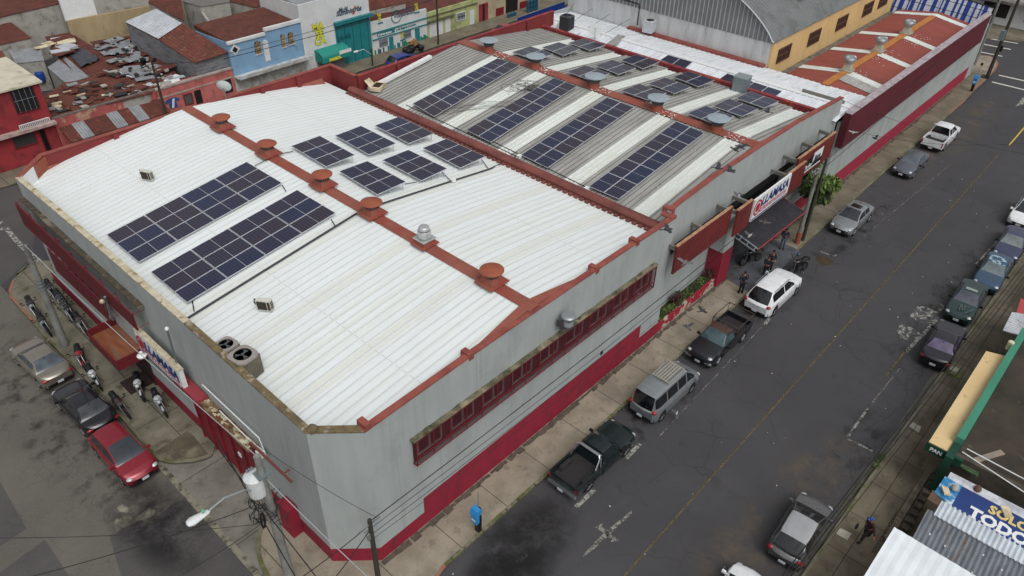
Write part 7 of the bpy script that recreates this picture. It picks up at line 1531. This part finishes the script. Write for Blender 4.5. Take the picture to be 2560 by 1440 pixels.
corr('sheet', [(25.45, -4.5), (25.55, 1.05), (20.2, 1.08), (20.2, -4.5)], 3.1, 2.9, pm('clean white sheet', (224, 230, 234), (210, 216, 220), .8, rough=.5), wr_, .4, .01); m = M(); m.box(20.2, -4.5, 0, 25.2, .85, 2.85); m.obj('wall', M_BLOCK, wr_)
# awnings near the right edge
t = thing('awning', 'red corrugated awning sheet at the right edge above the pavement', 'awning', (46.5, 1.2, 2.6)); q = [gz(a, b, 2.7) for a, b in ((2541, 782), (2552, 746), (2600, 760), (2590, 795))]; m = M(); m.poly([p for p in q[::-1]]); m.v += [(x, y, z-.05) for x, y, z in m.v]; m.f.append((4, 5, 6, 7)); m.mi.append(0); m.obj('sheet', plain('red awning sheet', (176, 70, 74), .6), t); m = M(); m.tube([(46.3, .9, 0), (46.3, .9, 2.65)], .03, 5); m.obj('post', M_STEELD, t)
t = thing('awning', 'pale zinc awning sheets below the red awning at the right edge', 'awning', (44.5, 1.2, 2.6)); q = [gz(a, b, 2.7) for a, b in ((2507, 826), (2530, 780), (2600, 790), (2580, 845))]; m = M(); m.poly([p for p in q[::-1]]); m.v += [(x, y, z-.05) for x, y, z in m.v]; m.f.append((4, 5, 6, 7)); m.mi.append(0); m.obj('sheet', M_ZINCL, t); m = M(); m.tube([(43.8, 1.4, 0), (43.8, 1.4, 2.65)], .03, 5); m.obj('post', M_STEELD, t)
t = thing('shop_building', 'pale low building behind the zinc awning at the right edge', 'building', (50, -4, 0)); m = M(); m.box(43.4, -12, 0, 60, .3, 3.1); m.obj('wall', M_WHW, t)
m = M(); m.lathe([(.14, 0), (.16, .5), (.1, .55), (0, .55)], (*gz(2519, 873, 3.1)[:2], 3.12), n=10); tag(m.obj('bucket', M_CREAM), 'pale bucket at the end of the cream canopy', 'bucket')
# ================================================================ POLES, PAYPHONES
def pole(name, label, base, top, r0, r1, mat, grp=None):
    t = thing(name, label, 'utility pole', (base[0], base[1], 0), grp); m = M(); k = 6; b = Vector(base); tp = Vector(top); m.tube([b.lerp(tp, i/k) for i in range(k+1)], [r0+(r1-r0)*i/k for i in range(k+1)], 12); m.obj('shaft', mat, t, True); return t
b1 = Vector((7.25, 41.6, .1)); T1 = gz(62, 613, 7.5)
p1_ = pole('utility_pole', 'tall leaning concrete pole at the side street kerb behind the motorcycles', b1, T1, .24, .13, M_POLEC)
m = M(); c = b1.lerp(T1, .62)
for k in range(3): m.lathe([(.2, -.03), (.21, 0), (.2, .03)], (b1.lerp(T1, .6+k*.03)), n=12)
m.obj('clamp_band', M_STEELD, p1_)
T2 = Vector((7.5, 19.05, vz(7.5, 19.05, 1140))); p2_ = pole('utility_pole', 'tall concrete pole with white transformer and street lamp at the corner gate', (7.5, 19.05, .05), T2, .23, .13, M_POLEC)
ct = gz(640, 1210, T2.z-1.55)
m = M(); m.lathe([(.0, -.55), (.34, -.52), (.36, -.4), (.36, .38), (.4, .4), (.4, .46), (.3, .54), (0, .58)], ct, n=22); m.obj('transformer', plain('white transformer can', (206, 210, 210), .45), p2_, True); tr = p2_.children[-1]
m = M()
for k in range(3): m.lathe([(.02, 0), (.06, .04), (.03, .08), (.06, .12), (.02, .2)], ct+Vector((.1*k-.1, .25, .5)), n=8)
m.obj('bushings', M_STEELD, tr)
m = M(); m.tube([ct+Vector((.36, 0, 0)), Vector((7.5, 19.05, ct.z))], .05, 5); m.cbox((7.5, 19.05, T2.z-1.0), (.5, .5, .06)); m.obj('hanger', M_STEELD, p2_)
hd_ = gz(520, 1278, T2.z-1.2); a0 = Vector((7.5, 19.05, T2.z-2.)); m = M(); m.tube([a0, a0.lerp(hd_, .35)+Vector((0, 0, .45)), a0.lerp(hd_, .7)+Vector((0, 0, .4)), hd_], .035, 6); arm = m.obj('lamp_arm', M_STEEL, p2_)
dv = (hd_-a0); dv.z = 0; dv.normalize(); m = M(); m.lathe([(0, -.1), (.1, 0), (.13, .15), (.17, .4), (.2, .62), (.13, .78), (0, .82)], (0, 0, 0), 'x', 14); an = math.atan2(dv.y, dv.x); m.v = [(hd_.x+x*math.cos(an)-y*math.sin(an), hd_.y+x*math.sin(an)+y*math.cos(an), hd_.z+z*.6-.02) for x, y, z in m.v]; m.obj('lamp_head', plain('white lamp housing', (214, 218, 218), .4), arm, True)
m = M(); m.lathe([(.06, 0), (.06, .08), (0, .1)], hd_+dv*.15+Vector((0, 0, .09)), n=8); m.obj('photocell', plain('mint photocell', (92, 186, 150), .5), arm)
m = M(); cc = gz(656, 1302, 5.2)
for k in range(14):
    r = .22+.012*(k % 4); pts = [cc+Vector((.45*r*math.cos(a)+.02*(k % 3), r*1.1*math.cos(a)*.3, r*1.7*math.sin(a))) for a in [2*math.pi*i/16 for i in range(16)]]; m.tube(pts, .022, 4, closed=True)
m.obj('cable_coil', M_WIRE, p2_)
m = M(); rr = random.Random(5)
for k in range(16):
    a = Vector((7.5+rr.uniform(-.5, .5), 19.05+rr.uniform(-.4, .4), T2.z-2.7+rr.uniform(-.6, .4))); m.tube([a+Vector((.35*math.cos(q), .3*math.sin(q)*.6, .3*math.sin(q)-.1)) for q in [rr.uniform(0, 3)+i*.5 for i in range(9)]], .014, 3)
m.obj('jumper_cables', M_WIRE, p2_)
T3 = Vector((9.55, 15.5, vz(9.55, 15.5, 1300))); p3_ = pole('utility_pole', 'dark wooden pole with steel crossarm at the bottom edge by the clipped corner', (9.55, 15.5, 0), T3, .13, .09, M_WOOD)
m = M(); m.box(T3.x-.5, T3.y-.04, T3.z-.25, T3.x+.45, T3.y+.04, T3.z-.19); m.cbox((T3.x-.15, T3.y, T3.z-.9), (.12, .1, .35)); m.obj('crossarm', M_STEEL, p3_)
T4 = Vector((47.8, 15.5, 6.15)); p4_ = pole('utility_pole', 'concrete pole with rust red foot beside the small tree', (47.8, 15.5, 0), T4, .17, .12, M_POLEC); m = M(); m.lathe([(.185, .15), (.18, 1.1)], (47.8, 15.5, 0), n=12); m.obj('red_foot', pm('rust red paint', (150, 78, 60), (130, 84, 70), 3.), p4_); m = M(); m.box(47.2, 15.4, 5.9, 48.6, 15.48, 6.0); m.obj('crossarm', M_STEEL, p4_)
T5 = Vector((48.4, 15.35, 6.7)); p5_ = pole('utility_pole', 'thinner dark wooden pole right of the concrete pole by the tree', (48.4, 15.35, 0), T5, .12, .09, M_WOOD)
b6 = gz(2436, 162, .15); T6 = Vector((b6.x, b6.y, 9.5)); pole('utility_pole', 'grey concrete pole at the far street corner, left one of two', (b6.x, b6.y, 0), T6, .17, .12, M_POLEC)
b7 = gz(2469, 190, .15); T7 = Vector((b7.x, b7.y, 10.5)); p7_ = pole('utility_pole', 'dark wooden pole with grey box at the far street corner, right one of two', (b7.x, b7.y, 0), T7, .19, .12, M_WOOD); m = M(); m.cbox((b7.x-.35, b7.y+.1, 4.6), (.55, .45, 1.0)); m.obj('grey_box', M_STEELD, p7_)
m = M(); m.cbox((b7.x, b7.y-.2, 3.2), (.25, .3, .6)); m.obj('traffic_signal', M_BLACK, p7_); m = M(); m.cbox((b7.x-.5, b7.y+.1, .18), (1.1, .7, .06)); m.obj('base_grate', M_BLACK, p7_)
m = M()
for k in range(10): m.tube([T6+Vector((.25*math.cos(q), .1, -2.2+.35*math.sin(q)+.03*k)) for q in [2*math.pi*i/12 for i in range(12)]], .02, 4, closed=True)
tag(m.obj('cable_coil', M_WIRE), 'black cable coil hanging high between the two far corner poles', 'cable coil')
T8 = gy(378, 150, 64.0); pole('utility_pole', 'dark pole in the rear street before the pink house', (T8.x, 64.0, 0), T8, .12, .09, M_WOOD)
b9 = gz(932, 165, .1); T9 = Vector((b9.x, b9.y, vz(b9.x, b9.y, 122))); p9_ = pole('street_lamp', 'dark pole with a small white street lamp before the teal gate', (b9.x, b9.y, 0), T9, .1, .08, M_WOOD); h9 = gy(890, 129, b9.y-.8); m = M(); m.tube([T9-Vector((0, 0, .6)), T9.lerp(h9, .5)+Vector((0, 0, .1)), h9], .03, 5); m.ball(h9, (.3, .16, .1), 10, 6); m.obj('lamp_arm', M_WHITE, p9_)
b10 = gz(1096, 112, .1); T10 = Vector((b10.x, b10.y, vz(b10.x, b10.y, -10))); pole('utility_pole', 'thin dark pole in the rear street between shop and lime house', (b10.x, b10.y, 0), T10, .11, .09, M_WOOD)
m = M(); p = gy(1750, -30, 0) if 0 else None
def payphone(label, px):
    p = gz(px[0], px[1], .15); t = thing('payphone', label, 'payphone', (p.x, p.y, .15), 'payphones on posts along the kerb')
    m = M(); m.box(-.1, -.12, 0, .1, .12, 1.62); m.obj('post', M_BLACK, t, local=True); m = M(); m.box(-.3, -.18, .82, -.1, .18, 1.45); m.hexa([(-.34, -.22, 1.4), (.0, -.22, 1.4), (.0, .22, 1.4), (-.34, .22, 1.4)], [(-.24, -.2, 1.72), (.0, -.2, 1.72), (.0, .2, 1.72), (-.24, .2, 1.72)]); m.obj('blue_hood', plain('payphone blue', (46, 136, 196), .5), t, local=True)
    m = M(); m.tube([(.0, 0, 1.6), (.0, 0, 2.75)], .022, 6); m.obj('mast', M_STEELD, t, local=True); m = M(); m.box(-.31, -.12, 1.0, -.301, .12, 1.12); m.obj('label_plate', M_WHITE, t, local=True); return t
payphone('blue payphone hood on a black post on the near pavement by the front corner', (1196, 1326)); pp_ = payphone('blue payphone hood on a black post at the far end of the pavement', (2428, 228)); m = M(); m.lathe([(.12, 2.75), (.12, 2.95), (0, 3.0)], n=10); m.obj('lamp_ring', M_BLACK, pp_, local=True)
# ================================================================ WIRES
def wire(a, b, sag, r, label, grp='overhead cables', n=14):
    a = Vector(a); b = Vector(b); m = M(); m.tube([a.lerp(b, i/n)-Vector((0, 0, sag*4*(i/n)*(1-i/n))) for i in range(n+1)], r, 4); return tag(m.obj('overhead_cable', M_WIRE if r < .03 or 'pale' not in label else M_STEEL), label, 'cable', grp)
M_PALEW = plain('pale cable', (170, 172, 172), .6)
w1 = wire(T2, T1, .35, .018, 'pale cable from the transformer pole along the side street wall'); w1.data.materials[0] = M_PALEW
w2 = wire(ct+Vector((.3, 0, .3)), gz(960, 1480, 7.), .1, .018, 'pale cable from the transformer down past the clipped corner to the lower edge'); w2.data.materials[0] = M_PALEW
wire(T3-Vector((0, 0, .1)), T4-Vector((0, 0, .1)), .35, .022, 'thickest black cable running from the wooden corner pole along the front wall')
wire(T3-Vector((.3, 0, .5)), T4-Vector((0, 0, .5)), .5, .012, 'upper thin cable below the thick one along the front wall')
wire(T3-Vector((0, 0, .9)), T5-Vector((0, 0, .8)), .6, .012, 'lower thin cable along the front wall'); wire(T3-Vector((0, 0, 1.2)), T4-Vector((0, 0, 1.3)), .8, .01, 'lowest thin cable sagging over the crimson plinth')
wire(T5-Vector((0, 0, .1)), T6-Vector((0, 0, 2.3)), .5, .02, 'black cable from the tree poles to the far corner poles, upper one'); wire(T4-Vector((0, 0, .4)), T6-Vector((0, 0, 3.)), .7, .02, 'black cable from the tree poles to the far corner poles, lower one')
wire(T3-Vector((.3, 0, .3)), gz(700, 1480, 6.), .1, .02, 'black cable from the wooden pole to the lower edge, left one'); wire(T3-Vector((.1, 0, .6)), gz(800, 1490, 5.), .1, .02, 'black cable from the wooden pole to the lower edge, right one')
wire(T3-Vector((-.4, 0, .3)), gz(640, 1110, 7.2), .2, .01, 'fine cable from the wooden pole to the gate rail on the clipped corner')
wire(gz(648, 1260, T2.z-2.5), gz(-80, 1480, 7.5), .3, .022, 'black cable from the transformer pole across the lower left street'); wire(gz(650, 1310, 5.5), gz(-60, 1345, 6.), .25, .014, 'thin cable from the pole coil straight across the lower left street'); wire(gz(650, 1312, 5.4), gz(330, 1500, 6.), .2, .014, 'thin cable from the pole coil to the bottom edge')
wire(gz(540, 1090, 6.), gz(760, 1480, 5.5), .1, .02, 'black cable passing the transformer pole toward the lower edge, left of the wooden pole'); wire(gz(500, 1060, 6.), gz(820, 1480, 5.), .12, .02, 'black cable passing the transformer pole toward the lower edge, nearer the clipped corner')
for i, (a, b) in enumerate((((1925, 1480), (2615, 590)), ((1934, 1480), (2619, 600)), ((1946, 1480), (2627, 606)), ((1957, 1490), (2636, 622)))): 
    wire(gz(a[0], a[1], 6.5), gz(b[0], b[1], 6.3), .1, .014 if i % 2 else .022, 'overhead cable above the far kerb, %s of four' % ('first', 'second', 'third', 'fourth')[i])
wire(gy(560, 147, 62.5), gy(1120, -14, 62.5), .3, .03, 'thick black cable across the rear street shop fronts'); wire(gy(560, 137, 62.5), gy(1100, -20, 62.8), .2, .02, 'thin black cable above the thick one across the rear street'); wire(T8-Vector((0, 0, .3)), gy(570, 140, 62.5), .2, .02, 'black cable from the rear pole to the blue house')
wire(gy(2105, 250, 17.4), gz(2640, 398, 7), .5, .012, 'fine cable from the end of the grey wall out over the street'); wire(gz(2112, 322, 6.), gz(2640, 350, 6.8), .8, .012, 'fine cable from the fascia end out over the street')
# ================================================================ TREE AND PLANTS
tc = gz(2024, 480, 3.); tb = (tc.x+.2, 16.1)
t = thing('tree', 'small leafy green tree beside the two poles in front of the red fascia', 'tree', (tb[0], tb[1], .15))
m = M(); m.tube([(tb[0], tb[1], .1), (tb[0]+.05, tb[1], 1.2), (tb[0]-.1, tb[1]+.05, 2.2), (tb[0], tb[1], 3.2)], [.13, .1, .08, .05], 8)
bl = []
for i in range(16):
    a = i*2.4; r = .4+.75*((i*37 % 16)/16); z = 1.9+2.3*((i*53 % 16)/16); r *= 1.15; z = z*1.05+.45; c = (tb[0]+r*math.cos(a)*1.1, tb[1]-.1+r*math.sin(a), z); bl.append((c, .5+.22*((i*29) % 7)/7, i % 3)); m.tube([(tb[0], tb[1], 1.4+.1*i*.5), ((tb[0]+c[0])/2, (tb[1]+c[1])/2, (z+1.5+.05*i)/2+.15), c], [.05, .03, .012], 5)
m.obj('trunk', M_WOOD, t)
TL_ = [pm('tree leaf', (72, 94, 38), (52, 70, 30), 1.5, rough=.7), pm('tree leaf dark', (46, 62, 28), (34, 48, 22), 1.5, rough=.7), pm('tree leaf light', (104, 124, 52), (82, 102, 44), 1.5, rough=.7)]
leaves('crown', bl, 2600, .46, TL_, t, 9, .8, .5)
BR_ = [pm('maroon leaf', (84, 42, 40), (60, 36, 34), 2., rough=.7), pm('dark leaf', (48, 60, 32), (36, 46, 26)), pm('olive leaf', (96, 92, 54), (74, 72, 44), 2.)]
def bush(label, px, z, r, mats, seed, n=500, size=.22):
    p = gy(px[0], px[1], 17.6); t = thing('shrub', label, 'shrub', (p.x, 17.6, .66), None); bl = [((p.x+R_.uniform(-r, r)*.7, 17.55+R_.uniform(-.2, .2), .9+R_.uniform(0, r*1.1)), r*.55, R_.randrange(3)) for _ in range(6)]; leaves('foliage', bl, n, size, mats, t, seed, 1.)
    m = M(); [m.tube([(p.x+R_.uniform(-.1, .1), 17.6, .6), (b[0][0], b[0][1], b[0][2])], .02, 4) for b in bl]; m.obj('stem', M_WOOD, t)
bush('bushy maroon-leaved shrub at the column end of the planter', (1778, 672), 1, .75, BR_, 21, 700, .26); bush('smaller dark shrub in the middle of the peeling planter', (1694, 738), 1, .5, [BR_[1], BR_[1], BR_[0]], 22, 420, .2)
bl = [((x, 17.5+R_.uniform(-.1, .15), .78), .3, R_.randrange(3)) for x in [32.8+i*.32 for i in range(19)]]; o = leaves('planter_groundcover', bl, 2400, .14, LEAF, None, 23, .8); o['kind'] = 'stuff'
bl = [((gz(x, y, .2).x, gz(x, y, .2).y, .17), .22, R_.randrange(3)) for x, y in ((2370, 928), (2378, 938), (2392, 940), (2400, 930), (2362, 920), (2206, 1140), (2200, 1150), (2192, 1162), (2340, 890), (2352, 870))]; o = leaves('kerb_weeds', bl, 900, .1, LEAF, None, 24, .3); o['kind'] = 'stuff'
bl = [((x, 14.93, .16), .09, R_.randrange(3)) for x in [13+i*.4 for i in range(44)]]; o = leaves('kerb_moss', bl, 1500, .07, LEAF, None, 25, .4); o['kind'] = 'stuff'
